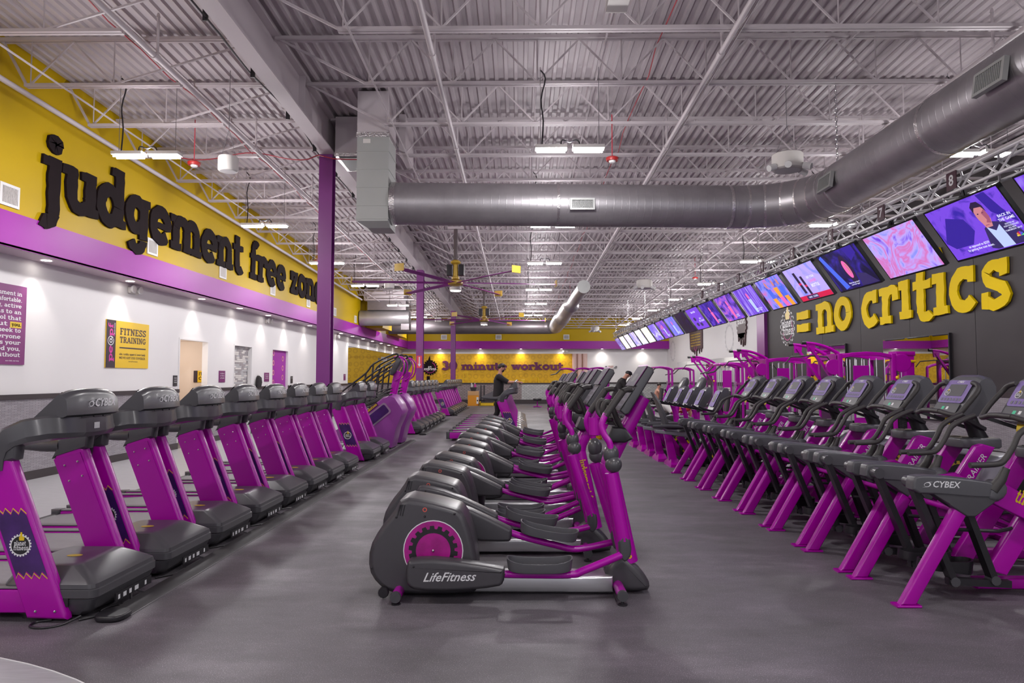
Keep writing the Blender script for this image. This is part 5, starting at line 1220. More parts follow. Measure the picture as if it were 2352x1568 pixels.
# gear signs
gs = thing('gear_sign', 'dark toothed round sign reading pf express on the orange wall', 'sign', (-5.87, YF+.01, 2.28))
gm = gear(.42, .50, 18); gg = MB().loft([[(x, 0, y) for x, y, _ in gm.v], [(x, -.06, y) for x, y, _ in gm.v]])
obj('board', gg, 'letter_black', gs, flat=True); obj('rim_print', ring(.33, .355, 30, 200, 430).xf(frame((0, -.062, 0), (1, 0, 0), (0, 0, 1))), 'decal_pink', gs, flat=True)
obj('text_print', slab_text('pf', -.14, .12, .0, .14).xf(frame((0, -.063, 0), (1, 0, 0), (0, 0, 1))), 'decal_white', gs, flat=True); obj('text_print', slab_text('express', -.40, .40, -.17, .13).xf(frame((0, -.064, 0), (1, 0, 0), (0, 0, 1))), 'decal_white', gs, flat=True)
obj('hand', MB().prism([(-.25, .1), (-.24, .5), (-.16, .42), (-.1, .62), (-.02, .80), (.02, .5), (.12, .46), (.15, .1)], -.07, -.05, 'y'), 'letter_black', gs, flat=True)
lg = thing('gear_logo', 'white outlined gear emblem with two words and a yellow hand on the dark wall', 'sign', (XR-.003, 24.75, 3.42))
F_ = frame((-.0, 0, 0), (0, -1, 0), (0, 0, 1))
obj('rim_print', gear(.56, .66, 18, lambda p: (p[0]*.93, p[1]*.93, 0)).xf(F_), 'decal_white', lg, flat=True)
obj('ring_print', ring(.43, .46, 30, 200, 420).xf(F_), 'decal_pink', lg, flat=True)
obj('text_print', slab_text('planet', -.46, .42, .02, .22).xf(frame((-.002, 0, 0), (0, -1, 0), (0, 0, 1))), 'decal_white', lg, flat=True)
obj('text_print', slab_text('fitness', -.40, .56, -.26, .22).xf(frame((-.002, 0, 0), (0, -1, 0), (0, 0, 1))), 'decal_white', lg, flat=True)
obj('hand_print', poly([(-.14, .30), (.2, .30), (.24, .52), (.12, .60), (.10, .92), (-.02, .92), (-.04, .6), (-.18, .5)]).xf(frame((-.003, 0, 0), (0, -1, 0), (0, 0, 1))), 'decal_yellow', lg, flat=True)
mat('sign_brown', (.055, .018, .025), .5)
rs = thing('drip_sign', 'brown hanging board with yellow lines and a dripping lower edge on the white wall', 'sign', (XR-.01, 38.8, 3.0)); r3 = random.Random(8)
pp = [(0, 1.5), (2.7, 1.5), (2.7, .25)]
for i in range(13): pp += [(2.7-.2*i-.02, .18-r3.uniform(0, .5)*math.sin(PI*(i+1)/14)), (2.7-.2*i-.14, .22)]
obj('board', MB().add([(x, y, 0) for x, y in pp]+[(x, y, .05) for x, y in pp], [tuple(range(len(pp)))[::-1], tuple(range(len(pp), 2*len(pp)))]+[(i, (i+1) % len(pp), len(pp)+(i+1) % len(pp), len(pp)+i) for i in range(len(pp))]).xf(frame((0, 0, 0), (0, -1, 0), (0, 0, 1))), 'sign_brown', rs, flat=True)
mb = MB()
for i, ln in enumerate(('no gym intimidation', 'no lunks allowed here', 'be kind and respect', 'everyone who trains', 'wipe it all down')): slab_text(ln, .35, 2.4, .95-.15*i, .06, mb=mb)
obj('text_print', mb.xf(frame((-.052, 0, 0), (0, -1, 0), (0, 0, 1))), 'decal_yellow', rs, flat=True); obj('ring_print', ring(.20, .24, 24, 180, 360).xf(frame((-.053, -1.35, .32), (0, -1, 0), (0, 0, 1))), 'decal_pink', rs, flat=True)
r4 = thing('drip_sign', 'dark brown gear shaped board half hidden behind the screens', 'sign', (XR-.01, 29.7, 3.9)); gm = gear(.58, .66, 16)
obj('board', MB().loft([[(0, x, y) for x, y, _ in gm.v], [(-.05, x, y) for x, y, _ in gm.v]]), 'sign_brown', r4, flat=True)
obj('text_print', slab_text('planet', -.5, .5, .05, .2).add([], []).xf(frame((-.052, 0, 0), (0, -1, 0), (0, 0, 1))), 'decal_white', r4, flat=True)
obj('drips', MB().prism([(-.5, -.35), (-.4, -.9), (-.3, -.55), (-.15, -.95), (0, -.6), (.15, -.85), (.3, -.5), (.45, -.7), (.5, -.35)], -.05, 0, 'x'), 'sign_brown', r4, flat=True)
# faint gear prints on the white wall
for i, (y, z) in enumerate(((31.6, 3.45), (43.2, 3.3))):
    p_ = tag(obj('wall_print', gear(.60, .68, 16, .54).xf(frame((0, 0, 0), (0, -1, 0), (0, 0, 1))), 'print_pale' if 'print_pale' in M else mat('print_pale', (.60, .59, .60), .6), None, (XR-.006, y, z), flat=True), ['faint grey gear print on the white wall nearer the pilaster', 'faint grey gear print at the far end of the white wall'][i], 'wall print')
# mirrors
for i, (y0, y1, z0, z1, lb) in enumerate(((15.42, 18.2, .65, 2.61, 'large dark framed mirror on the dark wall nearest the camera'), (20.3, 23.0, .65, 2.61, 'second dark framed mirror on the dark wall'), (27.7, 42.0, 1.33, 2.56, 'long mirror in panes along the white wall'))):
    t = thing('wall_mirror', lb, 'mirror', (XR, y0, z0))
    if i < 2: obj('frame', MB().box(-.06, 0, -.02, y1-y0, -.02, z1-z0+.02), 'black', t, flat=True)
    npn = 1 if i < 2 else 6; step = (y1-y0)/npn
    for k in range(npn): obj('pane', MB().box(-.066 if i < 2 else -.012, -.06 if i < 2 else 0, step*k+.008, step*(k+1)-.025, .005, z1-z0-.005), 'mirror', t, flat=True)
# ================================================================ CEILING THINGS
def speaker(dia, h, label, loc, drop, pods=False):
    t = thing('pendant_speaker' if not pods else 'pendant_hub', label, 'speaker', loc)
    obj('shell', MB().lathe([(dia*.36, 0), (dia*.44, -.0), (dia*.5, .02), (dia*.5, h), (dia*.46, h+.02)], (0, 0, 0), 'z', 28), 'offwhite', t)
    obj('grille_face', MB().lathe([(dia*.40, -.004), (dia*.02, -.006)], (0, 0, 0), 'z', 24), 'white', t)
    obj('hanger', MB().tube([(-dia*.4, 0, h), (0, 0, h+.45)], .004, 5).tube([(dia*.4, 0, h), (0, 0, h+.45)], .004, 5).tube([(0, 0, h+.45), (0, 0, roofz(loc[1])+.01-loc[2])], .005, 5), 'rail_grey', t)
    if pods:
        for a in (200, 250, 320, 20):
            c = (dia*.62*math.cos(math.radians(a)), dia*.62*math.sin(math.radians(a)), .02); d = Vector((math.cos(math.radians(a)), math.sin(math.radians(a)), -.35)).normalized()
            obj('pod', MB().tube([Vector(c)-d*.05, Vector(c)+d*.07], .052, 10), 'white', t)
    return t
speaker(.30, .21, 'white cylindrical pendant speaker left of the nearest purple column', (-4.5, 10.35, 4.80), 1.4)
speaker(.46, .24, 'big white drum pendant with small pods, hanging before the duct elbow', (4.13, 10.4, 4.80), 1.4, True)
speaker(.50, .26, 'white drum pendant with pods farther down the right side', (3.95, 21.5, 4.42), 1.4, True)
speaker(.46, .26, 'white drum pendant with pods near the far yellow wall', (4.1, 37, 4.1), 1.3, True)
speaker(.32, .22, 'white pendant speaker just right of the nearest purple column', (-4.2, 21.9, 4.50), 1.4)
speaker(.32, .22, 'white pendant speaker between the second and third columns', (-4.0, 33.5, 4.35), 1.2)
sm0 = None
for i, (x, y, z, lb) in enumerate(((-5.25, 10.8, 5.04, 'left of the nearest column above the white speaker'), (1.47, 10.65, 5.04, 'right of the middle strip light'), (2.2, 29.5, 5.0, 'above the capped end of the far duct'), (-6.3, 21, 5.2, 'over the far left strip lights'), (6.2, 24, 5.1, 'above the right hand screens'))):
    if sm0 is None:
        sm0 = thing('smoke_alarm', 'red ceiling alarm '+lb, 'smoke alarm', (x, y, z), group='red ceiling alarms')
        obj('base', MB().lathe([(.09, .0), (.10, .02), (.10, .05), (.06, .07)], (0, 0, 0), 'z', 18), 'red', sm0); obj('sensor', MB().lathe([(.03, -.03), (.05, -.02), (.055, .0)], (0, 0, 0), 'z', 12), 'white', sm0)
        obj('conduit', MB().tube([(0, 0, .06), (0, 0, .75)], .008, 5), 'red_wire', sm0)
    else: dup(sm0, (x, y, z), 'red ceiling alarm '+lb)
# big ceiling fans
def fan():
    t = thing('ceiling_fan', 'x', 'ceiling fan')
    obj('down_pipe', MB().tube([(0, 0, .42), (0, 0, 1.25)], .05, 10), 'bronze' if 'bronze' in M else mat('bronze', (.10, .075, .08), .4), t)
    obj('top_bracket', MB().box(-.2, .2, -.05, .05, 1.20, 1.26), 'steel_paint', t)
    mt = obj('motor_mount', MB().lathe([(.06, .42), (.12, .38), (.13, .34), (.06, .30), (.07, .0), (.10, -.02), (.10, -.06), (.05, -.08)], (0, 0, 0), 'z', 14), 'gold', t)
    for s_ in (-1, 1): obj('controller_box', MB().box(min(s_*.08, s_*.22), max(s_*.08, s_*.22), -.08, .08, .02, .30, .012), 'black', t)
    obj('hub', MB().lathe([(.16, -.10), (.19, -.12), (.19, -.20), (.14, -.22)], (0, 0, 0), 'z', 16), 'gold', t)
    for k in range(6):
        a = k*PI/3+.12; M_ = Matrix.Rotation(a, 4, 'Z')
        b_ = MB().loft([[(x, -.09, z-.02), (x, -.02, z+.012), (x, .08, z+.012), (x, .09, z+.006), (x, .0, z-.012)] for x, z in ((.17, -.16), (1.2, -.155), (2.55, -.165))])
        bl = obj('blade', b_.xf(M_), 'purple_wall', t)
        obj('winglet', MB().box(2.54, 2.56, -.12, .12, -.22, -.06, .006).xf(M_), 'gold', bl)
    obj('lamp', MB().lathe([(.13, -.36), (.15, -.34), (.15, -.27), (.08, -.25)], (0, 0, 0), 'z', 18), 'offwhite', t)
    obj('lamp_lens', MB().lathe([(.02, -.375), (.13, -.365)], (0, 0, 0), 'z', 18), 'fan_light', t)
    return t
f1 = fan(); f1.location = (-1.6, 17, 4.15); f1['label'] = 'large ceiling fan with yellow hub and lit lamp below the big duct'; f1['group'] = 'large ceiling fans'
for o in bpy.data.objects:
    pass
dup(f1, (-1.45, 28, 4.15), 'large ceiling fan farther back, in front of the long dark duct')
# white box high above the middle of the hall
bx = tag(obj('ceiling_box', MB().box(-.12, .12, -.6, .6, -.1, .1, .01), 'offwhite', None, (1.13, 7.2, 5.98)), 'white rectangular housing under the joists at the top of the view', 'ceiling box')
# ================================================================ STAIR MACHINES (origin at floor under the shell's toe, +x = front)
def make_stair():
    t = thing('stair_climber', 'x', 'stair climber')
    sh = [(.0, .03), (-.36, .03), (-.95, .55), (-.62, .85), (-.22, 1.20), (-.06, 1.26), (.06, 1.22), (.20, 1.03), (.27, .86), (.24, .76), (.10, .45)]
    R_ = []
    for k in range(7):
        v = -1+2*k/6; c = 1-.10*abs(v)**4
        R_.append([(-.2+(x+.2)*c if x > -.2 else x, .36*v, z*(1-.05*abs(v)**4) if z > .9 else z) for x, z in sh])
    obj('shell', MB().loft(R_), 'stair_purple', t)
    for s_ in (-1, 1):
        y = s_*.366
        fr_ = frame((-.42, y, .72), (.78*(1 if s_ < 0 else -1), 0, .62*(1)), (-.62*(1 if s_ < 0 else -1), 0, .78)) if s_ < 0 else frame((-.42, y, .72), (-.78, 0, -.62), (-.62, 0, .78))
        pn_ = obj('window_rim', MB().prism(rrect(-.42, .40, -.15, .13, .06), 0, .006, 'z').xf(fr_), 'silver', t, flat=True)
        obj('window_print', MB().prism(rrect(-.38, .36, -.115, .095, .04), .006, .008, 'z').xf(fr_), 'sticker_violet', pn_, flat=True)
        obj('slogan_plate', MB().prism(rrect(-.45, .25, .155, .235, .01), 0, .004, 'z').xf(fr_), 'dark_purple', pn_, flat=True)
        if s_ < 0: obj('slogan_print', slab_text('no gymtimidation', -.43, .23, .175, .042, .005, .005).xf(fr_), 'decal_yellow', pn_, flat=True)
        # rails
        obj('hand_rail', MB().tube([(.02, s_*.30, 2.06), (.12, s_*.34, 2.13), (.0, s_*.35, 2.15), (-.45, s_*.36, 1.93), (-.62, s_*.36, 1.72), (-1.1, s_*.36, 1.35), (-1.35, s_*.36, 1.12)], .021, 8, 3), 'black', t)
        obj('hand_rail', MB().tube([(-.05, s_*.30, 1.96), (-.42, s_*.36, 1.75), (-.98, s_*.36, 1.30), (-1.25, s_*.36, 1.0)], .019, 8, 3), 'black', t)
        for x, z0, z1 in ((-.62, 1.0, 1.72), (-.9, .8, 1.5), (-.45, 1.1, 1.93)): obj('rail_post', MB().tube([(x-.08, s_*.36, z0), (x, s_*.36, z1)], .02, 8), 'black', t)
        for j in range(3): obj('side_bar', MB().tube([(-.02, s_*(.30+.0*j), 1.38-.07*j), (-.25, s_*.37, 1.33-.07*j), (-.95, s_*.38, .98-.07*j)], .014, 6), 'black', t)
        obj('front_grip', MB().tube([(-.02, s_*.10, 2.10), (.12, s_*.18, 2.10), (.23, s_*.22, 1.95), (.20, s_*.22, 1.70), (.08, s_*.20, 1.58), (.0, s_*.12, 1.56)], .018, 8, 3), PU, t)
        obj('lower_side', MB().prism([(-.36, .03), (-1.75, .03), (-1.75, .20), (-.9, .62), (-.5, .45)], s_*.33, s_*.36, 'y'), 'stair_purple', t)
    obj('console_post', MB().prism([(-.14, 1.18), (.02, 1.2), (.14, 1.75), (-.02, 1.8)], -.09, .09, 'y', .02), PU, t)
    obj('console', MB().prism(smooth2([(-.14, 1.70), (-.02, 1.66), (.16, 1.98), (.15, 2.06), (.08, 2.08), (.02, 2.02)]), -.22, .22, 'y', .03), 'gunmetal', t)
    for k in range(5): obj('step', MB().box(-1.72+.24*k, -1.46+.24*k, -.32, .32, .16+.17*k, .20+.17*k, .008), 'rail_grey', t); 
    obj('riser', MB().add([(-1.70, -.31, .05), (-.62, -.31, .82), (-.62, .31, .82), (-1.70, .31, .05)], [(0, 1, 2, 3)]), 'black', t, flat=True)
    obj('foot_bar', MB().box(-.30, -.04, -.30, .30, 0, .035, .01), 'black', t)
    obj('foot_bar', MB().box(-1.7, -1.5, -.30, .30, 0, .035, .01), 'black', t)
    return t
s1 = make_stair(); s1.location = (-2.89, 15.95, 0); s1['label'] = 'tall purple stair machine with black rails, nearer of the two'; s1['group'] = 'tall stair machines'
dup(s1, (-2.87, 17.15, 0), 'tall purple stair machine with black rails, farther of the two')

# ================================================================ RECUMBENT BIKES (origin: floor at the rear foot, +x = front)
def make_recumbent():
    t = thing('recumbent_bike', 'x', 'exercise bike')
    obj('rear_leg', MB().prism([(-.03, .03), (.13, .03), (-.02+.02, .62), (-.16+.02, .66)][::1], -.05, .05, 'y', .012), PU, t)
    obj('rear_foot', MB().loft([[(-.07, -.30, 0), (.13, -.30, 0), (.13, .30, 0), (-.07, .30, 0)], [(-.06, -.29, .05), (.12, -.29, .05), (.12, .29, .05), (-.06, .29, .05)], [(-.02, -.12, .13), (.11, -.12, .13), (.11, .12, .13), (-.02, .12, .13)]]), PU, t)
    obj('seat_rail', MB().prism([(-.30, .66), (.35, .60), (.62, .40), (.60, .34), (.30, .52), (-.28, .60)], -.06, .06, 'y', .012), 'pale_shell', t)
    for s_ in (-1, 1): obj('side_grip', MB().tube([(-.38, s_*.28, .74), (-.10, s_*.29, .745), (.20, s_*.27, .73)], .028, 8), 'grey_shell', t)
    obj('seat', MB().prism(smooth2([(-.16, .68), (-.14, .78), (.05, .80), (.30, .77), (.32, .70), (.1, .67)]), -.22, .22, 'y', .03), 'upholstery', t)
    bk = MB(); R_ = []
    for z, x, w_, d in ((.76, -.10, .17, .07), (.95, -.16, .21, .06), (1.15, -.235, .20, .05), (1.30, -.31, .14, .04), (1.35, -.34, .07, .03)):
        R_.append([(x+d*.5, -w_, z), (x+d*.2, -w_*.5, z), (x+d*.1, 0, z), (x+d*.2, w_*.5, z), (x+d*.5, w_, z), (x-d*.3, w_*.95, z), (x-d*.8, 0, z), (x-d*.3, -w_*.95, z)])
    obj('backrest', bk.loft(R_), 'grey_shell', t)
    obj('frame_beam', MB().prism([(.10, .52), (.22, .55), (.50, .14), (.56, .05), (.40, .05)], -.045, .045, 'y', .01), PU, t)
    obj('front_housing', MB().prism(smooth2([(.42, .06), (.40, .30), (.55, .52), (.85, .60), (1.10, .52), (1.22, .30), (1.20, .07)]), -.13, .13, 'y', .03), 'black', t)
    for s_ in (-1, 1):
        obj('gear_print', gear(.15, .18, 14, .11).xf(frame((.62, s_*.1315, .24), (1, 0, 0) if s_ < 0 else (-1, 0, 0), (0, 0, 1))), 'decal_yellow', t, flat=True)
        obj('crank', MB().tube([(.80, s_*.14, .36), (.80+.15*s_, s_*.15, .36-.06*s_)], .016, 6), 'chrome', t); obj('pedal', MB().box(.75+.15*s_, .86+.15*s_, s_*.2-.05, s_*.2+.05, .34-.06*s_, .37-.06*s_, .006), 'black', t)
    obj('floor_shroud', MB().prism(smooth2([(.18, .02), (.22, .12), (.42, .08), (.46, .02)]), -.14, .14, 'y', .01), 'grey_shell', t)
    obj('front_foot', MB().box(1.06, 1.16, -.30, .30, 0, .07, .012), PU, t)
    obj('mast', MB().tube([(1.02, 0, .50), (.98, 0, .80), (.90, 0, 1.02)], [.055, .05, .045], 10, 3), PU, t)
    obj('console', MB().loft([[(.70+a_, y*w_, 1.02+b_) for y, a_ in ((-1, 0), (1, 0), (1, .10), (-1, .10))] for w_, b_, in ((.15, -.03),)]+[[(x0+a_, y*w_, z0) for y, a_ in ((-1, 0), (1, 0), (1, dd), (-1, dd))] for x0, z0, w_, dd in ((.74, 1.04, .18, .14), (.84, 1.24, .19, .16), (.92, 1.38, .17, .12), (.97, 1.43, .12, .06))]), 'grey_shell', t)
    A_, d = Vector((.735, 0, 1.05)), Vector((.10, 0, .20)).normalized(); nn = Vector((d.z, 0, -d.x))
    obj('face_print', MB().prism(rrect(-.15, .15, .04, .36, .03), 0, .002, 'z').xf(frame(A_-nn*.004, (0, -1, 0), d)), 'console_violet', t, flat=True)
    obj('display', MB().prism(rrect(-.08, .08, .13, .30, .008), 0, .002, 'z').xf(frame(A_-nn*.007, (0, -1, 0), d)), 'screen_grey', t, flat=True)
    obj('handlebar', MB().tube([(.46, -.25, 1.10), (.62, -.26, 1.03), (.80, -.16, 1.0), (.86, 0, 1.0), (.80, .16, 1.0), (.62, .26, 1.03), (.46, .25, 1.10)], .02, 8, 3), 'black', t)
    return t
rb = make_recumbent(); rb['label'] = 'recumbent bike nearest the arc trainers'; rb['group'] = 'recumbent bikes after the arc trainers'
for i, (x, y) in enumerate(((2.80, 12.75), (2.74, 13.6), (2.74, 14.5), (2.74, 15.4), (2.70, 16.3))):
    if i == 0: rb.location = (x, y, 0)
    else: dup(rb, (x, y, 0), f'recumbent bike {ORD[i]} beyond the arc trainers')
def make_upright():
    t = thing('upright_bike', 'x', 'exercise bike')
    obj('base', MB().box(0, .10, -.28, .28, 0, .06, .012).box(1.0, 1.1, -.28, .28, 0, .06, .012).box(.05, 1.05, -.05, .05, .03, .12, .01), PU, t)
    obj('housing', MB().prism(smooth2([(.25, .10), (.28, .45), (.50, .62), (.80, .60), (1.0, .38), (1.0, .10)]), -.12, .12, 'y', .03), 'black', t)
    obj('seat_post', MB().tube([(.36, 0, .50), (.26, 0, .92)], .03, 8), PU, t)
    obj('seat', MB().prism(smooth2([(.10, .92), (.10, 1.0), (.25, 1.02), (.42, .99), (.42, .94)]), -.11, .11, 'y', .03), 'upholstery', t)
    obj('mast', MB().tube([(.72, 0, .55), (.80, 0, 1.05), (.86, 0, 1.25)], .05, 10), PU, t)
    obj('console', MB().prism(smooth2([(.74, 1.24), (.90, 1.20), (1.06, 1.50), (1.02, 1.62), (.94, 1.63)]), -.18, .18, 'y', .03), 'gunmetal', t)
    obj('handlebar', MB().tube([(.92, 0, 1.20), (.80, -.2, 1.22), (.55, -.25, 1.20), (.48, -.25, 1.30)], .02, 8, 3).tube([(.92, 0, 1.20), (.80, .2, 1.22), (.55, .25, 1.20), (.48, .25, 1.30)], .02, 8, 3), 'black', t)
    for s_ in (-1, 1): obj('crank', MB().tube([(.60, s_*.13, .35), (.60+.13*s_, s_*.14, .30)], .016, 6), 'chrome', t)
    return t
ub = make_upright(); ub['label'] = 'upright bike ridden by the man in the black hoodie'; ub['group'] = 'upright bikes'
ub.location = (2.62, 20.3, 0)
for i, (x, y) in enumerate(((3.52, 18.6), (3.75, 17.7), (2.45, 21.3), (2.45, 22.3))):
    dup(ub, (x, y, 0), ['upright bike behind the recumbent bikes, farther one', 'upright bike behind the recumbent bikes, nearer one', 'upright bike just behind the man in the hoodie', 'upright bike second behind the man in the hoodie'][i])

# ================================================================ CABLE STATIONS
def make_station(right=True):
    t = thing('cable_station', 'x', 'multi gym')
    H_ = 2.12
    for x in (-.55, .55):
        for y in (-.45, .45): obj('post', MB().box(x-.045, x+.045, y-.045, y+.045, 0, H_, .008), PU, t)
    obj('base_frame', MB().box(-.6, .6, -.50, -.40, 0, .06).box(-.6, .6, .40, .50, 0, .06).box(-.60, -.50, -.45, .45, 0, .06).box(.50, .60, -.45, .45, 0, .06), PU, t)
    tf = MB()
    for y in (-.45, .45): tf.prism([(-.6, H_-.12), (-.3, H_-.06), (0, H_-.04), (.3, H_-.06), (.6, H_-.12), (.6, H_-.04), (.3, H_+.02), (0, H_+.04), (-.3, H_+.02), (-.6, H_-.04)], y-.04, y+.04, 'y', .008)
    tf.box(-.6, -.5, -.45, .45, H_-.12, H_-.02).box(.5, .6, -.45, .45, H_-.12, H_-.02); obj('top_frame', tf, PU, t)
    for x in (-.46, -.15, .15, .46):
        for y in (-.42, .42):
            gr_ = obj('guide_rod', MB().tube([(x-.07, y, .1), (x-.07, y, H_-.1)], .011, 6).tube([(x+.07, y, .1), (x+.07, y, H_-.1)], .011, 6), 'chrome', t)
            if x in (-.46, .46):
                for k in range(10): pass
            st_ = MB()
            for k in range(12): st_.box(x-.11, x+.11, y-.055, y+.055, .12+.047*k, .12+.047*k+.042)
            w_ = obj('weight_stack', st_, 'black', t, flat=True)
    obj('shroud_panel', MB().box(-.30, .02, -.505, -.49, .15, H_-.25, .004), PU, t); obj('shroud_panel', MB().box(-.62, -.605, -.30, .30, .15, H_-.25, .004), 'dark_purple', t)
    obj('placard', MB().box(-.26, -.04, -.512, -.506, .80, 1.28), 'offwhite', t, flat=True); obj('placard', MB().box(-.628, -.622, -.14, .10, .9, 1.35), 'offwhite', t, flat=True)
    ln = MB()
    for k in range(6): ln.add(quad(-.24, -.06, .85+.07*k, .885+.07*k).xf(frame((0, -.513, 0), (1, 0, 0), (0, 0, 1))).v, [(0, 1, 2, 3)])
    obj('placard_print', ln, 'rail_grey', t, flat=True)
    for s_ in ((-1, 1) if right else (-1,)):
        for y in (-.30, .30) if s_ < 0 else (-.30,):
            ar_ = obj('high_arm', MB().tube([(s_*.50, y, H_+.0), (s_*.72, y*1.05, H_+.12), (s_*.98, y*1.1, H_+.20), (s_*1.22, y*1.15, H_+.23)], [.04, .036, .034, .03], 10, 4), PU, t)
            obj('arm_brace', MB().bar((s_*1.12, y*1.12, H_+.15), (s_*.52, y, 1.42), .05, .08, (0, 1, 0)), PU, t)
            obj('arm_tip', MB().tube([(s_*1.20, y*1.15, H_+.23), (s_*1.29, y*1.15, H_+.228)], .040, 10), 'black', t)
            obj('gusset', MB().prism([(s_*1.18, H_+.21), (s_*1.0, H_+.18), (s_*1.02, H_+.05), (s_*1.16, H_+.04)], y*1.12-.02, y*1.12+.02, 'y'), PU, t)
        y = -.34
        obj('cable', MB().tube([(s_*1.14, y, H_+.18), (s_*1.14, y, H_-.05)], .005, 5), 'chrome', t)
        obj('lat_bar', MB().tube([(s_*1.14-.50, y, H_-.22), (s_*1.14-.38, y, H_-.07), (s_*1.14, y, H_-.04), (s_*1.14+.38, y, H_-.07), (s_*1.14+.50, y, H_-.22)], .015, 8), 'grip', t)
        obj('seat', MB().box(min(s_*.95, s_*1.30), max(s_*.95, s_*1.30), -.50, -.20, .45, .53, .03), 'upholstery', t)
        obj('seat_post', MB().box(s_*1.12-.04, s_*1.12+.04, -.39, -.31, .04, .46), PU, t)
        obj('knee_pad', MB().tube([(s_*.82, -.56, .66), (s_*.82, -.14, .66)], .06, 10), 'upholstery', t)
        obj('floor_beam', MB().box(min(s_*.55, s_*1.3), max(s_*.55, s_*1.3), -.38, -.32, 0, .06), PU, t)
        obj('pulley_guard', MB().lathe([(.16, -.03), (.16, .03)], (s_*.68, -.45, H_-.28), 'y', 16), PU, t)
    obj('yellow_knob', MB().ball((-.6, -.5, 1.5), .035, 8, 5).ball((.6, -.5, 1.62), .035, 8, 5), 'yellow', t)
    return t
cs = make_station(False); cs.location = (7.2, 14.7, 0); cs['label'] = 'purple cable station nearest the camera, in front of the dark wall mirrors'; cs['group'] = 'purple cable stations'
cs2 = make_station(); cs2.location = (7.1, 18.6, 0); cs2['label'] = 'purple cable station second from the camera, in front of the purple pilaster'; cs2['group'] = 'purple cable stations'
dup(cs2, (7.35, 24.3, 0), 'purple cable station farthest back, by the long mirror')
obj('pulley_disc', MB().lathe([(.17, -.04), (.19, -.03), (.19, .03), (.17, .04)], (.72, -.45, 1.92), 'y', 20), PU, cs)
# side tower at right of the nearest station
tw_ = thing('cable_tower', 'tall narrow purple cable tower against the nearest dark framed mirror', 'cable tower', (8.62, 15.3, 0))
obj('column', MB().prism([(-.10, 0), (.10, 0), (.10, 2.1), (-.10, 2.15)], -.14, .14, 'y', .015), PU, tw_); obj('guide_rod', MB().tube([(-.18, -.1, .1), (-.18, -.1, 2.1)], .012, 6).tube([(-.18, .1, .1), (-.18, .1, 2.1)], .012, 6), 'chrome', tw_)
obj('outer_rail', MB().box(-.30, -.24, -.06, .06, 0, 2.1), 'dark_purple', tw_); obj('top_cap', MB().box(-.32, .12, -.16, .16, 2.1, 2.2, .02), PU, tw_)
st_ = MB()
for k in range(14): st_.box(-.26, -.11, -.14, .14, .10+.05*k, .145+.05*k)
obj('weight_stack', st_, 'black', tw_, flat=True); obj('brand_print', sans('CYBEX', .13, .015).xf(frame((-.0, -.1415, 1.25), (0, 0, -1), (1, 0, 0))), 'decal_white', tw_, flat=True)
obj('base', MB().box(-.35, .25, -.3, .3, 0, .05, .01), PU, tw_); obj('yellow_handle', MB().tube([(-.12, -.16, 1.98), (.1, -.16, 1.98)], .03, 8), 'yellow', tw_)
# row and press machines farther back
def make_press(idx, label, loc):
    t = thing('press_machine', label, 'weight machine', loc)
    obj('rear_frame', MB().tube([(.35, -.30, .03), (.35, -.30, 1.75), (.30, -.30, 1.95), (.0, -.30, 2.03), (-.35, -.30, 2.0)], .042, 8, 3).tube([(.35, .30, .03), (.35, .30, 1.75), (.30, .30, 1.95), (.0, .30, 2.03), (-.35, .30, 2.0)], .042, 8, 3), 'purple_plate', t)
    obj('cross_tube', MB().box(-.36, -.30, -.34, .34, 1.97, 2.03).box(.31, .38, -.34, .34, 1.40, 1.46).box(.3, .4, -.34, .34, 0, .06), 'purple_plate', t)
    st_ = MB()
    for k in range(12): st_.box(.16, .28, -.14, .14, .12+.05*k, .165+.05*k)
    obj('weight_stack', st_, 'black', t, flat=True); obj('guide_rod', MB().tube([(.22, -.08, .1), (.22, -.08, 1.5)], .012, 6).tube([(.22, .08, .1), (.22, .08, 1.5)], .012, 6), 'chrome', t)
    obj('shield', MB().prism([(-.15, .45), (.1, .45), (.32, 1.25), (.16, 1.36)], -.36, -.33, 'y'), PU, t)
    obj('seat', MB().box(-.5, -.15, -.18, .18, .46, .54, .03), 'upholstery', t); obj('back_pad', MB().prism([(-.12, .6), (-.02, .6), (.06, 1.2), (-.04, 1.22)], -.15, .15, 'y', .02), 'upholstery', t)
    obj('seat_post', MB().box(-.37, -.29, -.04, .04, .03, .47), PU, t); obj('floor_rail', MB().box(-.7, .35, -.04, .04, 0, .06), PU, t)
    obj('press_arm', MB().tube([(-.3, -.36, 2.0), (-.5, -.34, 1.8), (-.75, -.30, 1.74)], .022, 8).tube([(-.3, .36, 2.0), (-.5, .34, 1.8), (-.75, .30, 1.74)], .022, 8), 'grip', t)
    return t
for i, (x, y, lb) in enumerate(((6.35, 20.9, 'purple press machine behind the bikes, in front of the class sign reflection'), (2.9, 30.5, 'purple weight machine far back by the orange wall end'), (2.2, 31.5, 'purple weight machine far back, left one of the cluster'), (3.4, 29.2, 'purple weight machine far back, right one of the cluster'), (7.2, 30.0, 'purple weight machine under the long pane mirror'), (5.6, 27.0, 'purple weight machine in the far middle of the weight area'))):
    make_press(i, lb, (x, y, 0))

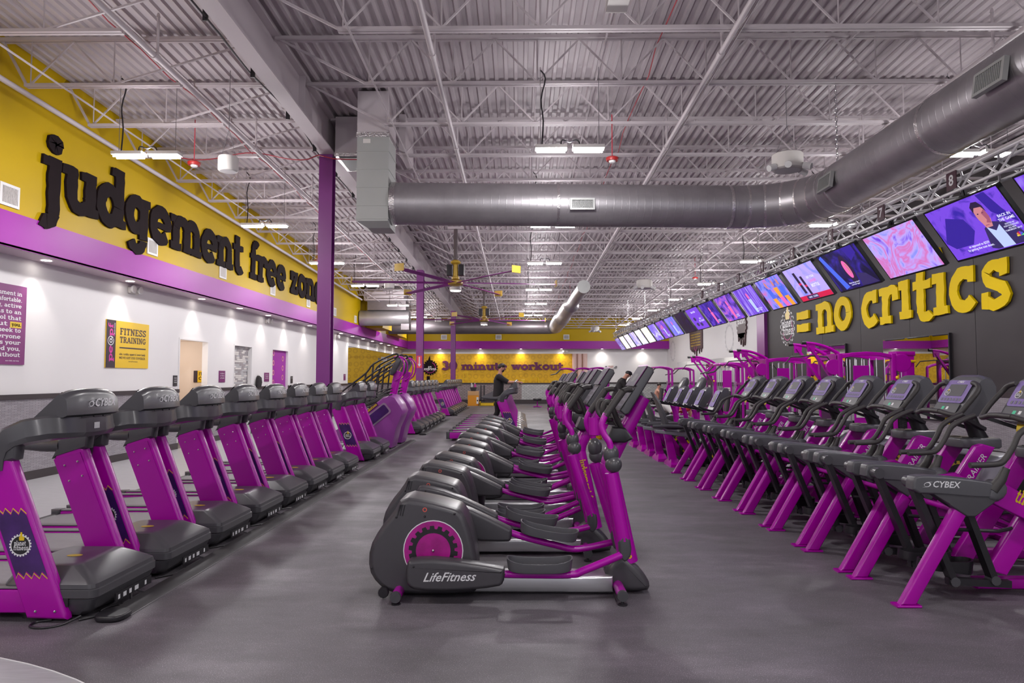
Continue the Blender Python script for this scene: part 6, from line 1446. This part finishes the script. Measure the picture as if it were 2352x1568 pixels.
# ================================================================ SMALL THINGS IN THE DISTANCE
cab = thing('supply_cabinet', 'small orange cabinet with pale wooden top drawer near the far aisle', 'cabinet', (-2.66, 39.6, 0))
obj('body', MB().box(-.31, .31, -.25, .25, 0, .60, .01), 'orange', cab); obj('drawer_front', MB().box(-.31, .31, -.25, .25, .60, .84, .01), mat('wood_pale', (.62, .36, .16), .5), cab); obj('side_label', MB().box(.19, .31, -.256, -.25, .12, .5), 'white', cab, flat=True); obj('label_print', disc(.045).xf(frame((.25, -.258, .30), (1, 0, 0), (0, 0, 1))), 'black', cab, flat=True)
cad = thing('spray_caddy', 'black caddy standing on the orange cabinet', 'caddy', (-2.66, 39.6, .845))
obj('tub', MB().loft([[(x, y, z) for x, y in ((-w_, -.12), (w_, -.12), (w_, .12), (-w_, .12))] for z, w_ in ((0, .13), (.22, .19))]), 'black', cad)
for i, (dx, c) in enumerate(((-.12, 'cloth_white'), (.12, 'decal_pink'))):
    b_ = thing('spray_bottle', ['white spray bottle in the black caddy', 'pink spray bottle in the black caddy'][i], 'spray bottle', (-2.66+dx*.8, 39.6, 1.07)); obj('bottle', MB().lathe([(.05, 0), (.055, .12), (.02, .18), (.02, .2)], (0, 0, 0), 'z', 10), c, b_); obj('trigger', MB().box(-.05, .02, -.015, .015, .2, .24).box(-.04, -.03, -.01, .01, .14, .2), 'white', b_)
def ybench(lb, loc, kind):
    t = thing('abdominal_bench' if kind == 0 else 'stretch_frame', label=lb, cat='exercise frame', loc=loc)
    if kind == 0:
        obj('frame', MB().tube([(-.5, -.25, .03), (-.35, -.25, 1.25), (-.30, -.25, 1.55), (-.10, -.25, 1.60)], .035, 8).tube([(.5, -.25, .03), (.42, -.25, 1.40), (.30, -.25, 1.58), (.12, -.25, 1.55)], .035, 8), 'yellow', t)
        obj('pad', MB().box(-.12, .28, -.35, -.22, .75, 1.12, .03), 'yellow', t); obj('cross', MB().box(-.5, .5, -.28, -.22, .0, .06), 'yellow', t)
    elif kind == 1:
        obj('frame', MB().tube([(-.45, 0, .03), (-.22, 0, 1.42), (.22, 0, 1.42), (.45, 0, .03)], .035, 8).tube([(-.45, .5, .03), (-.22, .3, 1.42), (.22, .3, 1.42), (.45, .5, .03)], .035, 8), 'yellow', t); obj('rung', MB().tube([(-.35, 0, .6), (.35, 0, .6)], .03, 8).tube([(-.27, 0, 1.05), (.27, 0, 1.05)], .03, 8), 'yellow', t)
    else:
        obj('ladder', MB().tube([(-.25, 0, .03), (-.12, 0, 1.72)], .03, 8).tube([(.25, 0, .03), (.12, 0, 1.72)], .03, 8), 'yellow', t); obj('rung', MB().box(-.2, .2, -.02, .02, .6, .65).box(-.18, .18, -.02, .02, .95, 1.0).box(-.15, .15, -.02, .02, 1.3, 1.35).box(-.13, .13, -.02, .02, 1.65, 1.7), 'yellow', t)
    t.scale = (1, 1, 1.16); return t
ybench('yellow arched training frame behind the gear sign post', (-4.55, 43.7, 0), 0); ybench('yellow ladder frame right of the farthest column', (-3.45, 43.7, 0), 2); ybench('yellow A shaped frame right of the walking man', (.95, 43.5, 0), 1); ybench('yellow arched frame at the far left of the orange wall', (-7.8, 43.7, 0), 0)
yb_ = thing('weight_block', 'small yellow padded block against the rail behind the walking man', 'pad', (.22, 43.6, .0)); obj('pad', MB().box(-.12, .12, -.1, .1, 1.15, 1.52, .02), 'yellow', yb_); obj('post', MB().box(-.03, .03, -.03, .03, 0, 1.16), 'black', yb_)
sp = thing('step_platform', 'yellow framed black step platform on the far floor', 'step platform', (-1.85, 39.5, 0)); obj('deck', MB().box(-.40, .40, -.3, .3, .16, .22, .01), 'black', sp); obj('frame', MB().box(-.42, .42, -.32, -.30, .02, .18).box(-.42, .42, .30, .32, .02, .18).box(-.44, -.38, -.32, .32, 0, .24).box(.38, .44, -.32, .32, 0, .24), 'yellow', sp)
bp_ = thing('pole_rack', 'pair of tall black poles standing against the far brown tiles', 'rack', (-2.28, 42.3, 0)); obj('pole', MB().tube([(-.1, 0, 0), (-.1, 0, 1.15)], .035, 8), 'black', bp_); obj('pole', MB().tube([(.1, 0, 0), (.1, 0, 1.15)], .035, 8), 'black', bp_); obj('base', MB().box(-.2, .2, -.15, .15, 0, .04), 'black', bp_)
sl = thing('stool', 'low black stool with purple star base on the far floor', 'stool', (.98, 37.5, 0)); obj('seat', MB().lathe([(.22, .36), (.24, .40), (.24, .45), (.2, .48)], (0, 0, 0), 'z', 14), 'black', sl); obj('stem', MB().tube([(0, 0, .05), (0, 0, .37)], .03, 8), PU, sl)
for k in range(5): a = 2*PI*k/5; obj('foot', MB().bar((0, 0, .06), (.26*math.cos(a), .26*math.sin(a), .03), .04, .04), PU, sl)
gp = thing('sign_post', 'dark post below the toothed round sign', 'post', (-5.87, 44.0, 0)); obj('post', MB().box(-.10, .10, -.05, .05, 0, 1.72), 'letter_black', gp); obj('foot', MB().box(-.25, .25, -.2, .2, 0, .04), 'letter_black', gp)
# yellow perforated basket
bk_ = thing('perforated_basket', 'yellow perforated basket on the floor behind the nearest elliptical consoles', 'basket', (1.88, 18.2, 0))
m = MB(); n_, rows_ = 40, 14
for i in range(rows_):
    for j in range(n_):
        if i in (0, rows_-1) : continue
        a0, a1 = 2*PI*j/n_, 2*PI*(j+1)/n_; z0, z1 = .04+.42*i/rows_, .04+.42*(i+1)/rows_
        f = .28
        def P3(a, z): r_ = .30-.10*(z/.46); return (r_*math.cos(a), r_*math.sin(a), z)
        a_m, z_m = (a0+a1)/2, (z0+z1)/2
        o_ = [P3(a0, z0), P3(a1, z0), P3(a1, z1), P3(a0, z1)]; q_ = [P3(a_m+(a-a_m)*.5, z_m+(z-z_m)*.5) for a, z in ((a0, z0), (a1, z0), (a1, z1), (a0, z1))]
        m.add(o_+q_, [(0, 1, 5, 4), (1, 2, 6, 5), (2, 3, 7, 6), (3, 0, 4, 7)])
for i in (0, rows_-1): z0, z1 = .04+.42*i/rows_, .04+.42*(i+1)/rows_; m.lathe([(.30-.10*z0/.46, z0), (.30-.10*z1/.46, z1)], (0, 0, 0), 'z', n_, cap=False)
obj('wall', m, 'yellow', bk_, flat=True); obj('rim', MB().lathe([(.305, .0), (.305, .05), (.285, .05), (.285, 0)], (0, 0, 0), 'z', 40, cap=False).lathe([(.21, .45), (.21, .48), (.19, .48), (.19, .45)], (0, 0, 0), 'z', 40, cap=False), 'yellow', bk_)
# caution sign and notice behind the treadmills
cs_ = thing('caution_sign', 'yellow folding caution sign standing behind the front treadmills', 'floor sign', (-5.5, 17.2, 0), .5)
for s_ in (-1, 1): obj('panel', MB().prism([(-.15, 0), (.15, 0), (.10, .66), (-.10, .66)], 0, .02, 'y').xf(Matrix.Translation((0, s_*.14, 0)) @ Matrix.Rotation(s_*.2, 4, 'X')), 'yellow', cs_, flat=True)
obj('warning_print', MB().add([(-.07, 0, .3), (.07, 0, .3), (0, 0, .45)], [(0, 1, 2)]).xf(Matrix.Translation((0, -.14-.003+.07, 0)) @ Matrix.Rotation(-.2, 4, 'X')), 'black', cs_, flat=True)
# red arrow sign on the second column, white extinguisher arrow
ar2 = thing('arrow_sign', 'red sign with a white downward arrow on the second purple column', 'sign', (-3.43, 23.385, 1.95)); obj('board', MB().box(-.09, .09, -.01, 0, 0, .42), 'red_bright' if 'red_bright' in M else mat('red_bright', (.75, .05, .10), .5), ar2, flat=True)
obj('arrow_print', poly([(-.02, .38), (.02, .38), (.02, .14), (.06, .14), (0, .04), (-.06, .14), (-.02, .14)]).xf(frame((0, -.012, 0), (1, 0, 0), (0, 0, 1))), 'decal_white', ar2, flat=True)

# ================================================================ PEOPLE
def skinned(name, joints, edges, m, parent=None, sub=2, root=0):
    me = bpy.data.meshes.new(name); me.from_pydata([j[0] for j in joints], edges, [])
    o = bpy.data.objects.new(name, me); C.objects.link(o); o.parent = parent
    md = o.modifiers.new('skin', 'SKIN'); md.use_smooth_shade = True
    for v, j in zip(me.skin_vertices[0].data, joints): r_ = j[1]; v.radius = r_ if isinstance(r_, tuple) else (r_, r_)
    me.skin_vertices[0].data[root].use_root = True
    sb_ = o.modifiers.new('sub', 'SUBSURF'); sb_.levels = sub; sb_.render_levels = sub
    me.materials.append(M[m]); return o
def person(label, loc, J, shirt, pants, shoes='black', hairm='hair', rz=0, cap_=None, sleeve=.5, group=None):
    """J: joint positions (x forward, y left, z up) for pelvis chest neck head and both limbs"""
    t = thing('person', label, 'person', loc, rz)
    V_ = Vector; pel, ch, nk, hd = [V_(J[k]) for k in ('pelvis', 'chest', 'neck', 'head')]
    js = [(pel, .135), ((pel+ch)/2, .12), (ch, .135), (nk, .055), (nk.lerp(hd, .55), .065), (hd, .09), (hd+(hd-nk).normalized()*.085, .068)]
    es = [(0, 1), (1, 2), (2, 3), (3, 4), (4, 5), (5, 6)]
    cl = {'shirt': [[((pel+ch)/2, .145), (pel-(ch-pel).normalized()*.10, .155), (ch, .175), (ch.lerp(nk, .75), .09)], [(0, 1), (0, 2), (2, 3)]], 'trousers': [[(pel+V_((0, 0, .0)), .15), (pel+(ch-pel).normalized()*.14, .135)], [(0, 1)]]}
    for s_ in ('l', 'r'):
        sh, el_, wr, hp, kn, an, to = [V_(J[k+'_'+s_]) for k in ('sho', 'elb', 'wri', 'hip', 'kne', 'ank', 'toe')]
        b_ = len(js); js += [(sh, .055), (sh.lerp(el_, .5), .046), (el_, .038), (el_.lerp(wr, .4), .036), (wr, .025)]
        es += [(2, b_), (b_, b_+1), (b_+1, b_+2), (b_+2, b_+3), (b_+3, b_+4)]
        f = (wr-el_).normalized(); sd = V_((0, 0, 1)).cross(f); sd = sd.normalized() if sd.length > .1 else V_((0, 1, 0)); dn = sd.cross(f)
        pm = len(js); js.append((wr+f*.05, (.030, .02))); es.append((b_+4, pm))
        for q, (a_, l_) in enumerate(((-.03, .07), (-.010, .085), (.010, .08), (.03, .06))):
            c_ = len(js); js += [(wr+f*.085+sd*a_, .011), (wr+f*(.085+l_*.55)+sd*a_*1.1-dn*.0, .009), (wr+f*(.085+l_*.8)+sd*a_*1.1+dn*.03, .008)]; es += [(pm, c_), (c_, c_+1), (c_+1, c_+2)]
        c_ = len(js); sg = 1 if s_ == 'r' else -1; js += [(wr+f*.045+sd*.035*sg, .012), (wr+f*.085+sd*.055*sg+dn*.015, .010)]; es += [(pm, c_), (c_, c_+1)]
        b_ = len(js); js += [(hp, .085), (hp.lerp(kn, .5), .072), (kn, .053), (kn.lerp(an, .35), .052), (an, .036), (to, (.035, .028))]
        es += [(0, b_), (b_, b_+1), (b_+1, b_+2), (b_+2, b_+3), (b_+3, b_+4), (b_+4, b_+5)]
        S_ = cl['shirt']; k = len(S_[0]); e_ = sh.lerp(el_, 1.0 if sleeve >= .5 else .6); S_[0] += [(sh, .105), (e_ if sleeve < 1 else el_, .068)]; S_[1] += [(2, k), (k, k+1)]
        if sleeve >= 1: S_[0] += [(wr, .045)]; S_[1] += [(k+1, k+2)]
        P_ = cl['trousers']; k = len(P_[0]); end = an if pants[1] == 'long' else kn.lerp(an, .05)
        P_[0] += [(hp, .105), (hp.lerp(kn, .5), .09), (kn, .072)]; P_[1] += [(0, k), (k, k+1), (k+1, k+2)]
        if pants[1] == 'long': P_[0] += [(an, .055)]; P_[1] += [(k+2, k+3)]
        d = (to-an); d.z = 0; d = d.normalized() if d.length > .01 else V_((1, 0, 0)); sole = MB()
        sdv = V_((-d.y, d.x, 0)); base = an-V_((0, 0, .05))
        obj('shoe', MB().loft([[tuple(base+d*(-.07)+sdv*x+V_((0, 0, z))) for x, z in ((-.035, -.04), (.035, -.04), (.04, .04), (-.04, .04))], [tuple(base+d*.05+sdv*x+V_((0, 0, z))) for x, z in ((-.045, -.04), (.045, -.04), (.04, .05), (-.04, .05))], [tuple(base+d*.17+sdv*x+V_((0, 0, z))) for x, z in ((-.04, -.04), (.04, -.04), (.035, .0), (-.035, .0))]]), shoes, t)
    skinned('body', js, es, 'skin', t)
    ax = (ch-pel).normalized(); xa = V_((1, 0, 0)); xa = (xa-ax*xa.dot(ax)).normalized(); ya = V_((0, 1, 0))
    def er(c, rx, ry): return [tuple(c+xa*rx*math.cos(2*PI*i/18)+ya*ry*math.sin(2*PI*i/18)) for i in range(18)]
    if shirt:
        sm = MB(); top = ch+ax*.11
        sm.loft([er(pel-ax*.10, .135, .175), er(pel, .14, .178), er(pel.lerp(ch, .5), .132, .165), er(ch, .140, .190), er(ch+ax*.07, .125, .185), er(top+ax*.02, .095, .13), er(top+ax*.06, .070, .075)])
        for s_ in ('l', 'r'):
            sh, el_, wr = [V_(J[k+'_'+s_]) for k in ('sho', 'elb', 'wri')]; ins = sh+(ch-sh)*.35
            sm.tube([ins, sh, sh.lerp(el_, .5), el_]+([el_.lerp(wr, .5), wr] if sleeve >= 1 else []), [.085, .082, .070, .062]+([.056, .045] if sleeve >= 1 else []), 12, 3)
        obj('shirt', sm, shirt, t)
    tm_ = MB(); tm_.loft([er(pel-ax*.09, .12, .16), er(pel-ax*.03, .132, .17), er(pel+ax*.06, .13, .165)])
    for s_ in ('l', 'r'):
        hp, kn, an = [V_(J[k+'_'+s_]) for k in ('hip', 'kne', 'ank')]; lng = pants[1] == 'long'
        tm_.tube([hp+V_((0, 0, .04)), hp.lerp(kn, .5), kn]+([kn.lerp(an, .5), an-(an-kn).normalized()*.03] if lng else []), [.105, .088, .070]+([.062, .052] if lng else []), 12, 3)
    obj('trousers', tm_, pants[0], t)
    up_ = (hd-nk).normalized(); fw_ = V_(J.get('face', (1, 0, 0))).normalized(); sd = up_.cross(fw_).normalized()
    F_ = Matrix((fw_, sd, up_)).transposed().to_4x4(); F_.translation = hd
    obj('nose', MB().tube([(.085, 0, .02), (.112, 0, -.02), (.09, 0, -.03)], [.008, .014, .01], 6).xf(F_), 'skin', t)
    obj('ear', MB().ball((0, .085, -.005), (.02, .01, .03), 8, 5).ball((0, -.085, -.005), (.02, .01, .03), 8, 5).xf(F_), 'skin', t)
    obj('eye', MB().ball((.084, .03, .015), (.008, .014, .008), 8, 4).ball((.084, -.03, .015), (.008, .014, .008), 8, 4).xf(F_), 'hair', t)
    obj('mouth', MB().box(.084, .09, -.022, .022, -.062, -.054).xf(F_), 'cloth_red', t)
    h = MB().ball((-.018, 0, .045), (.10, .092, .088), 12, 8)
    if cap_: h = MB().ball((-.005, 0, .055), (.105, .097, .075), 12, 8).prism(smooth2([(.06, -.06), (.17, -.045), (.18, 0), (.17, .045), (.06, .06)]), .045, .06, 'z')
    obj('cap' if cap_ else 'hair', h.xf(F_), cap_ or hairm, t)
    if J.get('beard'): obj('beard', MB().ball((.04, 0, -.075), (.055, .06, .05), 10, 6).xf(F_), 'hair', t)
    return t
person('man in a black shirt walking on the treadmill, arm stretched to its console', (-.56, 18.02, .235), dict(beard=1, pelvis=(0, 0, .93), chest=(.02, 0, 1.30), neck=(.05, 0, 1.49), head=(.09, 0, 1.64), face=(1, 0, 0),
    sho_l=(.02, .19, 1.41), elb_l=(.24, .22, 1.27), wri_l=(.48, .2, 1.26), sho_r=(.02, -.19, 1.41), elb_r=(.26, -.22, 1.27), wri_r=(.50, -.2, 1.27),
    hip_l=(0, .09, .88), kne_l=(.16, .09, .50), ank_l=(.10, .09, .10), toe_l=(.22, .09, .03), hip_r=(0, -.09, .88), kne_r=(-.02, -.09, .48), ank_r=(-.22, -.09, .14), toe_r=(-.10, -.09, .05)), 'cloth_black', ('cloth_black', 'long'), sleeve=.5)
person('man in a black hoodie and cap leaning forward over his bike console', (2.75, 20.3, .0), dict(pelvis=(.12, 0, 1.07), chest=(.27, 0, 1.44), neck=(.36, 0, 1.60), head=(.46, 0, 1.71), face=(1, 0, -.5),
    sho_l=(.27, .19, 1.50), elb_l=(.42, .25, 1.26), wri_l=(.60, .22, 1.24), sho_r=(.27, -.19, 1.50), elb_r=(.42, -.25, 1.26), wri_r=(.60, -.22, 1.24),
    hip_l=(.14, .10, 1.02), kne_l=(.58, .12, .84), ank_l=(.52, .14, .44), toe_l=(.64, .14, .38), hip_r=(.14, -.10, 1.02), kne_r=(.50, -.12, .66), ank_r=(.36, -.14, .27), toe_r=(.48, -.14, .22)), 'cloth_black', ('cloth_black', 'long'), cap_='black', sleeve=1)
person('shirtless man in red shorts sitting on a bench far back', (6.35, 32.0, .0), dict(pelvis=(0, 0, .55), chest=(.08, 0, .93), neck=(.12, 0, 1.10), head=(.17, 0, 1.25), face=(1, 0, -.2),
    sho_l=(.08, .2, 1.02), elb_l=(.22, .26, .80), wri_l=(.42, .16, .86), sho_r=(.08, -.2, 1.02), elb_r=(.22, -.26, .80), wri_r=(.42, -.16, .86),
    hip_l=(.03, .10, .53), kne_l=(.45, .14, .52), ank_l=(.48, .14, .10), toe_l=(.6, .14, .03), hip_r=(.03, -.10, .53), kne_r=(.45, -.14, .52), ank_r=(.48, -.14, .10), toe_r=(.6, -.14, .03)), None, ('cloth_red', 'short'), sleeve=0)
person('person in a white top and red shorts lying back on a purple bench', (4.72, 22.2, .0), dict(pelvis=(.35, 0, .52), chest=(-.0, 0, .66), neck=(-.17, 0, .76), head=(-.30, 0, .84), face=(.45, 0, 1),
    sho_l=(-.03, .2, .70), elb_l=(.12, .30, .52), wri_l=(.34, .26, .56), sho_r=(-.03, -.2, .70), elb_r=(.12, -.30, .52), wri_r=(.34, -.26, .56),
    hip_l=(.38, .10, .52), kne_l=(.78, .13, .66), ank_l=(.86, .13, .26), toe_l=(.98, .13, .2), hip_r=(.38, -.10, .52), kne_r=(.78, -.13, .66), ank_r=(.86, -.13, .26), toe_r=(.98, -.13, .2)), 'cloth_white', ('cloth_red', 'short'), sleeve=.5)
for i, (x, y, z, lb) in enumerate(((6.35, 32.0, .42, 'black bench under the shirtless man'), (4.72, 22.2, .38, 'purple reclined bench under the lying person'))):
    t = thing('weight_bench', lb, 'bench', (x, y, 0))
    if i == 0: obj('pad', MB().box(-.25, .75, -.14, .14, z-.02, z+.04, .02), 'upholstery', t)
    else: obj('pad', MB().prism([(-.35, .62), (.30, .36), (.62, .36), (.62, .30), (.28, .29), (-.38, .55)], -.14, .14, 'y', .015), 'upholstery', t)
    obj('frame', MB().box(-.2, .6, -.03, .03, .22, .3).box(-.15, -.09, -.2, .2, 0, .28).box(.5, .56, -.2, .2, 0, .28), PU, t)
